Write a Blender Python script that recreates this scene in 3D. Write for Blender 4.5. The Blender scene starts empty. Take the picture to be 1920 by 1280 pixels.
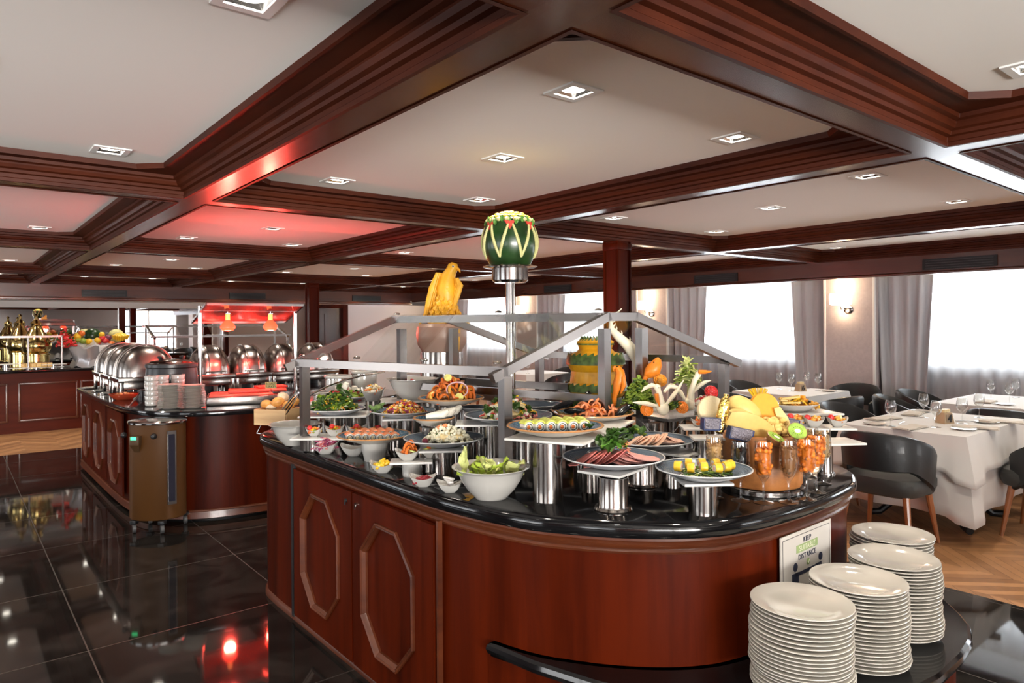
import bpy, bmesh, math, random
from mathutils import Vector, Matrix, Euler, noise
random.seed(7)
scn = bpy.context.scene
COL = scn.collection
R_ = math.radians
# ------------------------------------------------------------ camera
CF, CX, CY, CH = 1300.0, 960.0, 607.0, 1.55
YAW, ROLL = R_(39.15), R_(-0.4)
_r0 = Vector((math.cos(YAW), -math.sin(YAW), 0)); FWD = Vector((math.sin(YAW), math.cos(YAW), 0)); _u0 = Vector((0, 0, 1))
RGT = math.cos(ROLL)*_r0 + math.sin(ROLL)*_u0
UPV = -math.sin(ROLL)*_r0 + math.cos(ROLL)*_u0
cam = bpy.data.cameras.new('camera'); camo = bpy.data.objects.new('camera', cam); COL.objects.link(camo)
m = Matrix((RGT, UPV, -FWD)).transposed().to_4x4(); m.translation = Vector((0, 0, CH)); camo.matrix_world = m
cam.sensor_width = 36; cam.lens = CF/1920*36; cam.shift_y = -(640-CY)/1920; cam.clip_start = .05; cam.clip_end = 80
scn.camera = camo
scn.view_settings.view_transform = 'Standard'; scn.view_settings.look = 'None'
scn.view_settings.gamma = 1; scn.view_settings.use_curve_mapping = False
scn.view_settings.exposure = 1.27
scn.cycles.max_bounces = 10; scn.cycles.diffuse_bounces = 4; scn.cycles.glossy_bounces = 4
scn.cycles.transmission_bounces = 8; scn.cycles.transparent_max_bounces = 14
scn.cycles.caustics_reflective = False; scn.cycles.caustics_refractive = False
scn.cycles.sample_clamp_indirect = 4; scn.cycles.use_denoising = True
# ------------------------------------------------------------ world (daylight outside)
w = bpy.data.worlds.new('world'); scn.world = w; w.use_nodes = True
w.node_tree.nodes['Background'].inputs[0].default_value = (.85, .92, 1, 1)
w.node_tree.nodes['Background'].inputs[1].default_value = 1.6
# ------------------------------------------------------------ area lights outside the windows; left and most rear ones are added fill
WIN_Y = [2.51, 5.63, 8.75, 11.85, -.6, -3.7]
DAY = 40.0
def area(name, loc, rot, sx, sy, power, col):
    l = bpy.data.lights.new(name, 'AREA'); l.shape = 'RECTANGLE'; l.size = sx; l.size_y = sy; l.energy = power; l.color = col
    o = bpy.data.objects.new(name, l); COL.objects.link(o); o.location = loc; o.rotation_euler = rot; return o
for y in WIN_Y:
    area('daylight_fill', (9.75, y, 1.50), (0, R_(90+14), 0), 1.15, 2.3, DAY*1.15, (.90, .96, 1))
REAR_WIN_FILL = [-2.95, -.45, 7.2]  # first two added for fill light; the last shows in the mirror
for x in REAR_WIN_FILL:
    o = area('daylight_fill', (x, -6.75, .95), (R_(90+44), 0, 0), 2.4, 1.6, 400.0 if x < 3 else 40.0, (1, .96, .91)); o.data.spread = R_(120)
LEFT_FILL = [-2.0, 2.2, 6.4, 10.6]  # invented window positions, added to brighten the ceiling from the left
for y in LEFT_FILL:
    o = area('daylight_fill', (-4.65, y, .95), (0, R_(-90-34), 0), 1.6, 2.4, 21.0, (1, .96, .91)); o.data.spread = R_(125)
# ------------------------------------------------------------ pixel -> place helpers
def ray(px, py): return FWD + RGT*((px-CX)/CF) + UPV*((CY-py)/CF)
def at(px, py, z):
    d = ray(px, py); t = (z-CH)/d.z; return Vector((d.x*t, d.y*t, z))
def depth(p): return Vector((p[0], p[1], 0)).dot(FWD)
def zat(px, py, p): return CH + ray(px, py).z*depth(p)
def atd(px, py, d): return ray(px, py)*d + Vector((0, 0, CH))
def wid(px, wpx, p): # real width of wpx pixels around column px at the depth of p
    return wpx/CF*depth(p)*math.cos(math.atan((px-CX)/CF))
# ------------------------------------------------------------ materials
MATS = {}
def nodes(name):
    mt = bpy.data.materials.new(name); mt.use_nodes = True
    return mt, mt.node_tree, mt.node_tree.nodes['Principled BSDF']
def mat(name, col, rough=.5, metal=0, bump=0, bscale=60, var=0, vscale=8, coat=0, trans=0, ior=1.45, sub=0, emit=None, es=0, sheen=0, spec=None):
    if name in MATS: return MATS[name]
    mt, nt, b = nodes(name)
    c = (*col, 1) if len(col) == 3 else col
    b.inputs['Base Color'].default_value = c; b.inputs['Roughness'].default_value = rough; b.inputs['Metallic'].default_value = metal
    b.inputs['Coat Weight'].default_value = coat; b.inputs['Coat Roughness'].default_value = .08
    b.inputs['Transmission Weight'].default_value = trans; b.inputs['IOR'].default_value = ior
    if spec is not None: b.inputs['Specular IOR Level'].default_value = spec
    if sub: b.inputs['Subsurface Weight'].default_value = sub; b.inputs['Subsurface Radius'].default_value = (.02, .01, .006)
    if sheen: b.inputs['Sheen Weight'].default_value = sheen
    if emit: b.inputs['Emission Color'].default_value = (*emit, 1); b.inputs['Emission Strength'].default_value = es
    tc = nt.nodes.new('ShaderNodeTexCoord')
    if var:
        n = nt.nodes.new('ShaderNodeTexNoise'); n.inputs['Scale'].default_value = vscale; n.inputs['Detail'].default_value = 4
        nt.links.new(tc.outputs['Object'], n.inputs['Vector'])
        r = nt.nodes.new('ShaderNodeValToRGB'); r.color_ramp.elements[0].position = .3; r.color_ramp.elements[1].position = .7
        r.color_ramp.elements[0].color = tuple(max(0, v*(1-var)) for v in c[:3])+(1,); r.color_ramp.elements[1].color = tuple(min(1, v*(1+var)) for v in c[:3])+(1,)
        nt.links.new(n.outputs['Fac'], r.inputs['Fac']); nt.links.new(r.outputs['Color'], b.inputs['Base Color'])
    if bump:
        n2 = nt.nodes.new('ShaderNodeTexNoise'); n2.inputs['Scale'].default_value = bscale; n2.inputs['Detail'].default_value = 3
        nt.links.new(tc.outputs['Object'], n2.inputs['Vector'])
        bp = nt.nodes.new('ShaderNodeBump'); bp.inputs['Strength'].default_value = bump; bp.inputs['Distance'].default_value = .01
        nt.links.new(n2.outputs['Fac'], bp.inputs['Height']); nt.links.new(bp.outputs['Normal'], b.inputs['Normal'])
    MATS[name] = mt; return mt
def wood(name, c1, c2, scale=(14, 14, 1.2), rough=.3, coat=.3, k=1.0, spec=.5):
    mt, nt, b = nodes(name)
    tc = nt.nodes.new('ShaderNodeTexCoord'); mp = nt.nodes.new('ShaderNodeMapping'); mp.inputs['Scale'].default_value = scale
    n = nt.nodes.new('ShaderNodeTexNoise'); n.inputs['Scale'].default_value = 1.5*k; n.inputs['Detail'].default_value = 6; n.inputs['Roughness'].default_value = .65; n.inputs['Distortion'].default_value = .4
    n2 = nt.nodes.new('ShaderNodeTexNoise'); n2.inputs['Scale'].default_value = .35*k; n2.inputs['Detail'].default_value = 2
    mx = nt.nodes.new('ShaderNodeMath'); mx.operation = 'MULTIPLY_ADD'; mx.inputs[1].default_value = .6
    r = nt.nodes.new('ShaderNodeValToRGB'); r.color_ramp.elements[0].position = .5; r.color_ramp.elements[1].position = 1.1-.2
    r.color_ramp.elements[0].color = (*c1, 1); r.color_ramp.elements[1].color = (*c2, 1)
    nt.links.new(tc.outputs['Object'], mp.inputs['Vector']); nt.links.new(mp.outputs[0], n.inputs['Vector']); nt.links.new(mp.outputs[0], n2.inputs['Vector'])
    nt.links.new(n.outputs['Fac'], mx.inputs[0]); nt.links.new(n2.outputs['Fac'], mx.inputs[2]); nt.links.new(mx.outputs[0], r.inputs['Fac'])
    nt.links.new(r.outputs['Color'], b.inputs['Base Color'])
    b.inputs['Roughness'].default_value = rough; b.inputs['Coat Weight'].default_value = coat; b.inputs['Coat Roughness'].default_value = .12; b.inputs['Specular IOR Level'].default_value = spec
    MATS[name] = mt; return mt
def mathn(nt, op, a=None, b=None, va=0, vb=0):
    n = nt.nodes.new('ShaderNodeMath'); n.operation = op
    n.inputs[0].default_value = va; n.inputs[1].default_value = vb
    if a: nt.links.new(a, n.inputs[0])
    if b: nt.links.new(b, n.inputs[1])
    return n.outputs[0]
DK1, DK2 = (.011, .0010, .0003), (.070, .0075, .0012)
W_V = wood('mahogany_vertical', DK1, DK2, (12, 12, .8), .34, .0, spec=.07)
W_Y = wood('mahogany_beam_long', (.022, .0042, .0015), (.07, .014, .004), (12, .7, 12), .26, .12)
W_X = wood('mahogany_beam_cross', (.022, .0042, .0015), (.07, .014, .004), (.7, 12, 12), .26, .12)
W_M = wood('mahogany_coffer_moulding', (.02, .0035, .0015), (.06, .012, .004), (4, 2, 12), .5, 0, spec=.12)
W_BACK = wood('mahogany_panel', (.035, .004, .0015), (.10, .014, .004), (.8, .8, 8), .42, .0, spec=.1)
W_LEG = wood('beech_leg', (.16, .05, .015), (.30, .10, .03), (20, 20, 3), .35, .3)
W_LIGHT = wood('light_oak', (.42, .24, .10), (.62, .40, .20), (3, 3, 25), .55, 0)
W_STUMP_ = wood('baked_crust', (.33, .12, .035), (.60, .27, .09), (8, 8, 4), .5, .1)
PLASTER = mat('ceiling_plaster', (.86, .83, .785), .8, bump=.05, bscale=15)
WHITE = mat('white_china', (.43, .415, .385), .12, coat=.6)
WHITE2 = mat('white_melamine_tile', (.60, .585, .555), .25)
CLOTH = mat('white_table_linen', (.58, .565, .55), .85, bump=.15, bscale=8, sheen=.2)
NAPK = mat('cream_napkin_linen', (.54, .49, .43), .9, bump=.2, bscale=90)
def brushed(name, col, rough, sc):
    mt, nt, b = nodes(name); b.inputs['Base Color'].default_value = (*col, 1); b.inputs['Metallic'].default_value = 1
    tc = nt.nodes.new('ShaderNodeTexCoord'); mp = nt.nodes.new('ShaderNodeMapping'); mp.inputs['Scale'].default_value = sc
    n = nt.nodes.new('ShaderNodeTexNoise'); n.inputs['Scale'].default_value = 6; n.inputs['Detail'].default_value = 5
    mr = nt.nodes.new('ShaderNodeMapRange'); mr.inputs[3].default_value = rough*.6; mr.inputs[4].default_value = rough*1.5
    nt.links.new(tc.outputs['Object'], mp.inputs[0]); nt.links.new(mp.outputs[0], n.inputs['Vector']); nt.links.new(n.outputs['Fac'], mr.inputs[0]); nt.links.new(mr.outputs[0], b.inputs['Roughness'])
    MATS[name] = mt; return mt
STEEL = brushed('brushed_steel', (.30, .275, .255), .17, (60, 60, 1))
POLI = mat('polished_steel', (.52, .49, .46), .13, 1)
ALU = mat('satin_steel_frame', (.23, .21, .20), .27, 1)
BRASS = mat('polished_brass', (.70, .52, .20), .15, 1)
GOLD = mat('gold_foil', (.90, .62, .16), .18, 1, bump=1.0, bscale=45)
BLKM = mat('black_plastic', (.012, .012, .013), .35)
LIDM = mat('satin_lid', (.36, .33, .31), .24, 1)
LEATH = mat('charcoal_leather', (.010, .011, .012), .46, bump=.06, bscale=200, coat=.1)
LEATH2 = mat('grey_leather_seat', (.035, .036, .034), .48, bump=.06, bscale=200)
IRON = mat('black_cast_iron', (.008, .008, .009), .3)
VENT = mat('vent_black', (.006, .007, .008), .6)
MIRR = mat('mirror_silver', (.80, .80, .80), .01, 1)
WALLP = mat('mauve_wallpaper', (.43, .375, .375), .8, bump=.08, bscale=120, var=.06, vscale=30)
WPAINT = mat('white_paint', (.72, .71, .69), .6)
GREYW = mat('grey_wall_paint', (.30, .28, .28), .7)
DRAPE = mat('taupe_drape', (.47, .465, .49), .85, sheen=.3)
def glassmat(name, tint=(1, 1, 1), refl=.12, rough=0.0, mul=.45, p=5):
    mt = bpy.data.materials.new(name); mt.use_nodes = True; nt = mt.node_tree
    for n in list(nt.nodes):
        if n.type != 'OUTPUT_MATERIAL': nt.nodes.remove(n)
    out = [n for n in nt.nodes if n.type == 'OUTPUT_MATERIAL'][0]
    t = nt.nodes.new('ShaderNodeBsdfTransparent'); t.inputs[0].default_value = (*tint, 1)
    g = nt.nodes.new('ShaderNodeBsdfGlossy'); g.inputs['Roughness'].default_value = rough
    f = nt.nodes.new('ShaderNodeLayerWeight'); f.inputs[0].default_value = .5
    mx = nt.nodes.new('ShaderNodeMixShader')
    pw = mathn(nt, 'POWER', f.outputs['Facing'], None, vb=p)
    s = mathn(nt, 'MULTIPLY_ADD', pw); s.node.inputs[1].default_value = mul; s.node.inputs[2].default_value = refl*.2
    nt.links.new(s, mx.inputs[0]); nt.links.new(t.outputs[0], mx.inputs[1]); nt.links.new(g.outputs[0], mx.inputs[2]); nt.links.new(mx.outputs[0], out.inputs[0])
    MATS[name] = mt; return mt
PANE = glassmat('window_glass')
GUARD = glassmat('clear_guard_glass', (.97, .98, .975), .25)
GLASS = glassmat('drinking_glass', (.97, .975, .97), .5, mul=.85, p=3)
def sheer():
    mt = bpy.data.materials.new('sheer_voile'); mt.use_nodes = True; nt = mt.node_tree
    for n in list(nt.nodes):
        if n.type != 'OUTPUT_MATERIAL': nt.nodes.remove(n)
    out = [n for n in nt.nodes if n.type == 'OUTPUT_MATERIAL'][0]
    t = nt.nodes.new('ShaderNodeBsdfTransparent'); tl = nt.nodes.new('ShaderNodeBsdfTranslucent'); df = nt.nodes.new('ShaderNodeBsdfDiffuse')
    tl.inputs[0].default_value = (.86, .87, .88, 1); df.inputs[0].default_value = (.62, .60, .60, 1)
    a = nt.nodes.new('ShaderNodeMixShader'); a.inputs[0].default_value = .4; nt.links.new(tl.outputs[0], a.inputs[1]); nt.links.new(df.outputs[0], a.inputs[2])
    b = nt.nodes.new('ShaderNodeMixShader'); b.inputs[0].default_value = .62; nt.links.new(t.outputs[0], b.inputs[1]); nt.links.new(a.outputs[0], b.inputs[2])
    nt.links.new(b.outputs[0], out.inputs[0]); return mt
SHEER = sheer()
def marble(name, tiled):
    mt, nt, b = nodes(name)
    tc = nt.nodes.new('ShaderNodeTexCoord'); n = nt.nodes.new('ShaderNodeTexNoise'); n.inputs['Scale'].default_value = 3.5; n.inputs['Detail'].default_value = 9; n.inputs['Distortion'].default_value = 1.2
    nt.links.new(tc.outputs['Object'], n.inputs['Vector'])
    r = nt.nodes.new('ShaderNodeValToRGB'); r.color_ramp.elements[0].position = .42; r.color_ramp.elements[1].position = .8
    r.color_ramp.elements[0].color = (.0035, .0035, .004, 1) if not tiled else (.009, .008, .0075, 1)
    r.color_ramp.elements[1].color = (.012, .012, .013, 1) if not tiled else (.03, .026, .023, 1)
    nt.links.new(n.outputs['Fac'], r.inputs['Fac'])
    b.inputs['Roughness'].default_value = .05 if tiled else .09; b.inputs['Specular IOR Level'].default_value = .32 if tiled else .45
    if tiled:
        sp = nt.nodes.new('ShaderNodeSeparateXYZ'); nt.links.new(tc.outputs['Object'], sp.inputs[0])
        def line(o, off):
            a = mathn(nt, 'ADD', o, None, vb=off); a = mathn(nt, 'DIVIDE', a, None, vb=.985); a = mathn(nt, 'FRACT', a)
            a = mathn(nt, 'SUBTRACT', a, None, vb=.5); a = mathn(nt, 'ABSOLUTE', a); return mathn(nt, 'GREATER_THAN', a, None, vb=.4968)
        g = mathn(nt, 'MAXIMUM', line(sp.outputs[0], 100*.985-1.50), line(sp.outputs[1], 100*.985-3.86))
        mx = nt.nodes.new('ShaderNodeMix'); mx.data_type = 'RGBA'; nt.links.new(g, mx.inputs[0]); nt.links.new(r.outputs[0], mx.inputs[6]); mx.inputs[7].default_value = (.045, .038, .033, 1)
        nt.links.new(mx.outputs[2], b.inputs['Base Color'])
        rr = mathn(nt, 'MULTIPLY_ADD', g); rr.node.inputs[1].default_value = .5; rr.node.inputs[2].default_value = .045; nt.links.new(rr, b.inputs['Roughness'])
    else: nt.links.new(r.outputs[0], b.inputs['Base Color'])
    MATS[name] = mt; return mt
FLOORB = marble('black_marble_tiles', True); GRAN = marble('black_granite_top', False)
def parquet():
    mt, nt, b = nodes('chevron_parquet'); tc = nt.nodes.new('ShaderNodeTexCoord'); sp = nt.nodes.new('ShaderNodeSeparateXYZ'); nt.links.new(tc.outputs['Object'], sp.inputs[0])
    u = mathn(nt, 'PINGPONG', sp.outputs[0], None, vb=.38)
    v = mathn(nt, 'ADD', sp.outputs[1], u); v = mathn(nt, 'DIVIDE', v, None, vb=.09)
    fl = mathn(nt, 'FLOOR', v); fr = mathn(nt, 'FRACT', v)
    cell = mathn(nt, 'FLOOR', mathn(nt, 'DIVIDE', sp.outputs[0], None, vb=.38))
    cb = nt.nodes.new('ShaderNodeCombineXYZ'); nt.links.new(fl, cb.inputs[0]); nt.links.new(cell, cb.inputs[1])
    wn = nt.nodes.new('ShaderNodeTexWhiteNoise'); nt.links.new(cb.outputs[0], wn.inputs[0])
    n = nt.nodes.new('ShaderNodeTexNoise'); n.inputs['Scale'].default_value = 9; n.inputs['Detail'].default_value = 6; nt.links.new(tc.outputs['Object'], n.inputs['Vector'])
    s = mathn(nt, 'MULTIPLY_ADD', wn.outputs[0]); s.node.inputs[1].default_value = .55; nt.links.new(mathn(nt, 'MULTIPLY', n.outputs['Fac'], None, vb=.45), s.node.inputs[2])
    r = nt.nodes.new('ShaderNodeValToRGB'); r.color_ramp.elements[0].color = (.16, .07, .03, 1); r.color_ramp.elements[1].color = (.52, .27, .12, 1); nt.links.new(s, r.inputs[0])
    gap = mathn(nt, 'LESS_THAN', fr, None, vb=.04)
    mx = nt.nodes.new('ShaderNodeMix'); mx.data_type = 'RGBA'; nt.links.new(gap, mx.inputs[0]); nt.links.new(r.outputs[0], mx.inputs[6]); mx.inputs[7].default_value = (.05, .02, .01, 1)
    nt.links.new(mx.outputs[2], b.inputs['Base Color']); b.inputs['Roughness'].default_value = .33; return mt
PARQ = parquet()
# ------------------------------------------------------------ mesh builder
class MB:
    def __init__(s): s.bm = bmesh.new(); s.mi = 0
    def _set(s, fs):
        for f in fs: f.material_index = s.mi
    def faces(s, vs, fs, M=None):
        v = [s.bm.verts.new((M @ Vector(p)) if M else p) for p in vs]; out = []
        for f in fs:
            try: out.append(s.bm.faces.new([v[i] for i in f]))
            except ValueError: pass
        s._set(out); return s
    def box(s, c, d, rz=0, bev=0, M=None):
        x, y, z = d[0]/2, d[1]/2, d[2]/2
        T = Matrix.Translation(c) @ Matrix.Rotation(rz, 4, 'Z')
        if M: T = M @ T
        if bev:
            b = min(bev, x*.9, y*.9, z*.9); tmp = bmesh.new(); bmesh.ops.create_cube(tmp, size=1)
            for v in tmp.verts: v.co = Vector((v.co.x*d[0], v.co.y*d[1], v.co.z*d[2]))
            bmesh.ops.bevel(tmp, geom=tmp.edges[:], offset=b, segments=2, profile=.6, affect='EDGES')
            tmp.verts.index_update(); vs = [v.co.copy() for v in tmp.verts]; fs = [[v.index for v in f.verts] for f in tmp.faces]; tmp.free()
            return s.faces(vs, fs, T)
        return s.faces([(-x,-y,-z),(x,-y,-z),(x,y,-z),(-x,y,-z),(-x,-y,z),(x,-y,z),(x,y,z),(-x,y,z)],
                       [(0,3,2,1),(4,5,6,7),(0,1,5,4),(1,2,6,5),(2,3,7,6),(3,0,4,7)], T)
    def lathe(s, prof, c=(0,0,0), n=24, sx=1, sy=1, M=None):
        T = (M or Matrix()) @ Matrix.Translation(c); rings = []
        for r, z in prof:
            if r < 1e-5: rings.append([s.bm.verts.new(T @ Vector((0, 0, z)))])
            else: rings.append([s.bm.verts.new(T @ Vector((r*sx*math.cos(2*math.pi*i/n), r*sy*math.sin(2*math.pi*i/n), z))) for i in range(n)])
        fs = []
        for a, b in zip(rings, rings[1:]):
            for i in range(n):
                j = (i+1) % n
                if len(a) == 1 and len(b) == 1: continue
                if len(a) == 1: q = [a[0], b[j], b[i]]
                elif len(b) == 1: q = [a[i], a[j], b[0]]
                else: q = [a[i], a[j], b[j], b[i]]
                try: fs.append(s.bm.faces.new(q))
                except ValueError: pass
        s._set(fs); return s
    def cyl(s, c, r, h, n=16, r2=None, M=None):
        r2 = r if r2 is None else r2
        return s.lathe([(0, 0), (r, 0), (r2, h), (0, h)], c, n, M=M)
    def ell(s, c, r, n=8, m=6, M=None, jit=0):
        if isinstance(r, (int, float)): r = (r, r, r)
        T = Matrix.Translation(c) @ (M or Matrix()); pr = []; vs = []; fs = []
        for i in range(m+1):
            t = math.pi*i/m
            for j in range(n):
                a = 2*math.pi*j/n; k = 1+random.uniform(-jit, jit)
                vs.append(T @ Vector((r[0]*math.sin(t)*math.cos(a)*k, r[1]*math.sin(t)*math.sin(a)*k, -r[2]*math.cos(t))))
        for i in range(m):
            for j in range(n): fs.append((i*n+j, i*n+(j+1) % n, (i+1)*n+(j+1) % n, (i+1)*n+j))
        return s.faces(vs, fs)
    def tube(s, pts, r, n=8, M=None, cap=True):
        pts = [Vector(p) for p in pts]; rr = r if isinstance(r, (list, tuple)) else [r]*len(pts); rings = []
        up = Vector((0, 0, 1)); prev = None
        for i, p in enumerate(pts):
            t = (pts[min(i+1, len(pts)-1)]-pts[max(i-1, 0)]).normalized()
            if prev is None:
                a = t.cross(up); a = a if a.length > .1 else t.cross(Vector((1, 0, 0)))
            else: a = prev - t*prev.dot(t)
            a.normalize(); prev = a; b = t.cross(a)
            rings.append([(p + (a*math.cos(2*math.pi*k/n) + b*math.sin(2*math.pi*k/n))*rr[i]) for k in range(n)])
        vs = [v for q in rings for v in q]; fs = []
        for i in range(len(rings)-1):
            for k in range(n): fs.append((i*n+k, i*n+(k+1) % n, (i+1)*n+(k+1) % n, (i+1)*n+k))
        if cap: fs.append(tuple(range(n-1, -1, -1))); fs.append(tuple(range(len(vs)-n, len(vs))))
        return s.faces(vs, fs, M)
    def prism(s, poly, z0, z1, M=None):
        n = len(poly); vs = [(x, y, z0) for x, y in poly] + [(x, y, z1) for x, y in poly]
        fs = [tuple(range(n-1, -1, -1)), tuple(range(n, 2*n))] + [(i, (i+1) % n, n+(i+1) % n, n+i) for i in range(n)]
        return s.faces(vs, fs, M)
    def loft(s, rings, cap0=True, cap1=True, M=None):
        n = len(rings[0]); vs = [v for q in rings for v in q]; fs = []
        for i in range(len(rings)-1):
            for k in range(n): fs.append((i*n+k, i*n+(k+1) % n, (i+1)*n+(k+1) % n, (i+1)*n+k))
        if cap0: fs.append(tuple(range(n-1, -1, -1)))
        if cap1: fs.append(tuple(range(len(vs)-n, len(vs))))
        return s.faces(vs, fs, M)
    def bar(s, a, b, w, h=None, M=None):   # rectangular bar between two points
        a, b = Vector(a), Vector(b); t = (b-a).normalized(); h = h or w
        sd = t.cross(Vector((0, 0, 1))); sd = sd.normalized() if sd.length > .05 else Vector((1, 0, 0)); up = sd.cross(t)
        vs = [p+sd*i*w/2+up*j*h/2 for p in (a, b) for i, j in ((-1,-1),(1,-1),(1,1),(-1,1))]
        return s.faces(vs, [(0,3,2,1),(4,5,6,7),(0,1,5,4),(1,2,6,5),(2,3,7,6),(3,0,4,7)], M)
    def build(s, name, mats, parent=None, loc=None, rz=0, smooth=35):
        bmesh.ops.recalc_face_normals(s.bm, faces=s.bm.faces[:])
        me = bpy.data.meshes.new(name); s.bm.to_mesh(me); s.bm.free()
        for mt in (mats if isinstance(mats, (list, tuple)) else [mats]): me.materials.append(mt)
        if smooth: me.shade_smooth(); me.set_sharp_from_angle(angle=R_(smooth))
        o = bpy.data.objects.new(name, me); COL.objects.link(o)
        if parent: o.parent = parent
        if loc is not None: o.location = loc
        if rz: o.rotation_euler = (0, 0, rz)
        return o
def tag(o, label, cat, group=None, kind=None):
    if label: o['label'] = label
    if cat: o['category'] = cat
    if group: o['group'] = group
    if kind: o['kind'] = kind
    return o
def thing(name, label, cat, loc=(0, 0, 0), rz=0, group=None):
    o = bpy.data.objects.new(name, None); COL.objects.link(o); o.empty_display_size = .05
    o.location = loc; o.rotation_euler = (0, 0, rz); return tag(o, label, cat, group)
def struct(o, label=None, cat=None):
    o['kind'] = 'structure'; return tag(o, label, cat)
def dup(root, loc, rz=None, label=None, group=None, scale=None):
    r = root.copy(); COL.objects.link(r); r.location = loc
    if rz is not None: r.rotation_euler = (0, 0, rz)
    if scale: r.scale = (scale,)*3 if isinstance(scale, (int, float)) else scale
    if label: r['label'] = label
    if group: r['group'] = group
    for ch in list(root.children):
        c = ch.copy(); COL.objects.link(c); c.parent = r
        for g in list(ch.children):
            d = g.copy(); COL.objects.link(d); d.parent = c
    return r
def smooth_closed(pts, k=4):
    n = len(pts); out = []
    for i in range(n):
        p0, p1, p2, p3 = [Vector((*pts[(i+j-1) % n], 0)) for j in range(4)]
        for q in range(k):
            t = q/k; v = .5*((2*p1)+(p2-p0)*t+(2*p0-5*p1+4*p2-p3)*t*t+(3*p1-p0-3*p2+p3)*t**3); out.append((v.x, v.y))
    return out
def offset(poly, d):   # positive d moves outwards for a counter-clockwise polygon
    n = len(poly); out = []
    for i in range(n):
        a, b, c = Vector(poly[i-1]), Vector(poly[i]), Vector(poly[(i+1) % n])
        e1, e2 = (b-a), (c-b)
        if e1.length < 1e-6: e1 = e2
        if e2.length < 1e-6: e2 = e1
        e1.normalize(); e2.normalize()
        nn = Vector((e1.y+e2.y, -(e1.x+e2.x))); nn.normalize(); k = 1/max(.5, nn.dot(Vector((e1.y, -e1.x))))
        out.append((b.x+nn.x*d*k, b.y+nn.y*d*k))
    return out
def ccw(p):
    a = sum(p[i-1][0]*p[i][1]-p[i][0]*p[i-1][1] for i in range(len(p))); return p if a > 0 else p[::-1]
def ringz(poly, d, z): return [(x, y, z) for x, y in offset(poly, d)]
# ============================================================ THE SETTING
TRIM = [0]
def trim(mb, mt, smooth=35):
    TRIM[0] += 1; o = mb.build('trim_%d' % TRIM[0], mt, smooth=smooth); o['kind'] = 'structure'; return o
X0, X1, Y0, Y1 = -4.2, 9.3, -6.3, 14.6
fl = MB(); fl.box(((X0+4.5)/2, (Y0+10.4)/2, -.05), (4.5-X0, 10.4-Y0, .1)); struct(fl.build('floor', FLOORB))
fl = MB(); fl.prism([(4.5, Y0), (X1, Y0), (X1, Y1), (X0, Y1), (X0, 10.4), (4.5, 10.4)], -.1, 0); struct(fl.build('floor', PARQ))
ZT, ZB = 2.385, 2.27
XS = [(-4.2, -3.13-.02), (-3.13, -1.12), (-.97, 1.043), (1.188, 3.207), (3.358, 6.08), (6.25, 8.24)]
YS = [(-6.3, -5.3), (-5.15, -2.05), (-1.9, 1.09), (1.22, 4.19), (4.335, 7.51), (7.68, 11.22), (11.37, 13.8)]
# long beams and cross beams (flat glossy soffits)
for a, b in zip(XS, XS[1:]):
    mb = MB(); mb.box(((a[1]+b[0])/2, (Y0+13.8)/2, (ZB+ZT)/2+.01), (b[0]-a[1], 13.8-Y0, ZT-ZB+.02)); trim(mb, W_Y)
for a, b in zip(YS, YS[1:]):
    for x in XS:
        mb = MB(); mb.box(((x[0]+x[1])/2, (a[1]+b[0])/2, (ZB+ZT)/2+.01), (x[1]-x[0]-.001, b[0]-a[1], ZT-ZB+.02)); trim(mb, W_X)
def octring(x0, x1, y0, y1, ins, z, c):
    x0 += ins; x1 -= ins; y0 += ins; y1 -= ins
    return [(x0+c, y0, z), (x1-c, y0, z), (x1, y0+c, z), (x1, y1-c, z), (x1-c, y1, z), (x0+c, y1, z), (x0, y1-c, z), (x0, y0+c, z)]
PROF = [(-.004, ZB-.004, .001), (.012, ZB-.004, .001), (.014, ZB+.012, .001), (.010, ZB+.016, .001), (.012, ZB+.034, .001), (.030, ZB+.038, .001), (.034, ZB+.052, .001),
        (.052, ZB+.058, .001), (.060, ZB+.074, .001), (.060, ZB+.082, .001), (.078, ZB+.088, .001), (.080, ZB+.104, .001),
        (.155, ZB+.106, .10), (.157, ZB+.099, .101), (.170, ZB+.099, .105), (.174, ZT+.012, .107)]
for i, x in enumerate(XS[1:]):
    for y in YS[1:]:
        mb = MB(); mb.loft([octring(x[0], x[1], y[0], y[1], a, z, c) for a, z, c in PROF], False, False); trim(mb, W_M, 25)
# soffit along the windows with white underside and cove
mb = MB(); mb.box((8.255, (Y0+13.8)/2, 2.24), (.03, 13.8-Y0, .30)); trim(mb, W_Y)
mb = MB(); mb.box((8.29, (Y0+13.8)/2, 2.075), (.05, 13.8-Y0, .03), bev=.008); trim(mb, W_Y)
mb = MB(); mb.box((8.605, (Y0+14.6)/2, 2.085+.02), (.58, 14.6-Y0, .03)); mb.box((9.1, (Y0+14.6)/2, 2.27), (.42, 14.6-Y0, .03)); mb.box((8.89, (Y0+14.6)/2, 2.19), (.02, 14.6-Y0, .15)); trim(mb, WPAINT)
# soffit at the back over the far buffet
mb = MB(); mb.box(((X0+8.24)/2, 13.815, 2.2), (8.24-X0, .03, .4)); trim(mb, W_X)
mb = MB(); mb.box(((X0+8.24)/2, 13.79, 2.03), (8.24-X0, .05, .05), bev=.01); trim(mb, W_X)
mb = MB(); mb.box(((X0+8.3)/2, 14.2, 2.015), (8.3-X0, .74, .03)); trim(mb, WPAINT)
mb = MB(); mb.box(((X0+5.5)/2, 14.5, 1.955), (5.5-X0, .06, .13)); trim(mb, mat('bulkhead_grey', (.42, .40, .38), .7))
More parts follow.
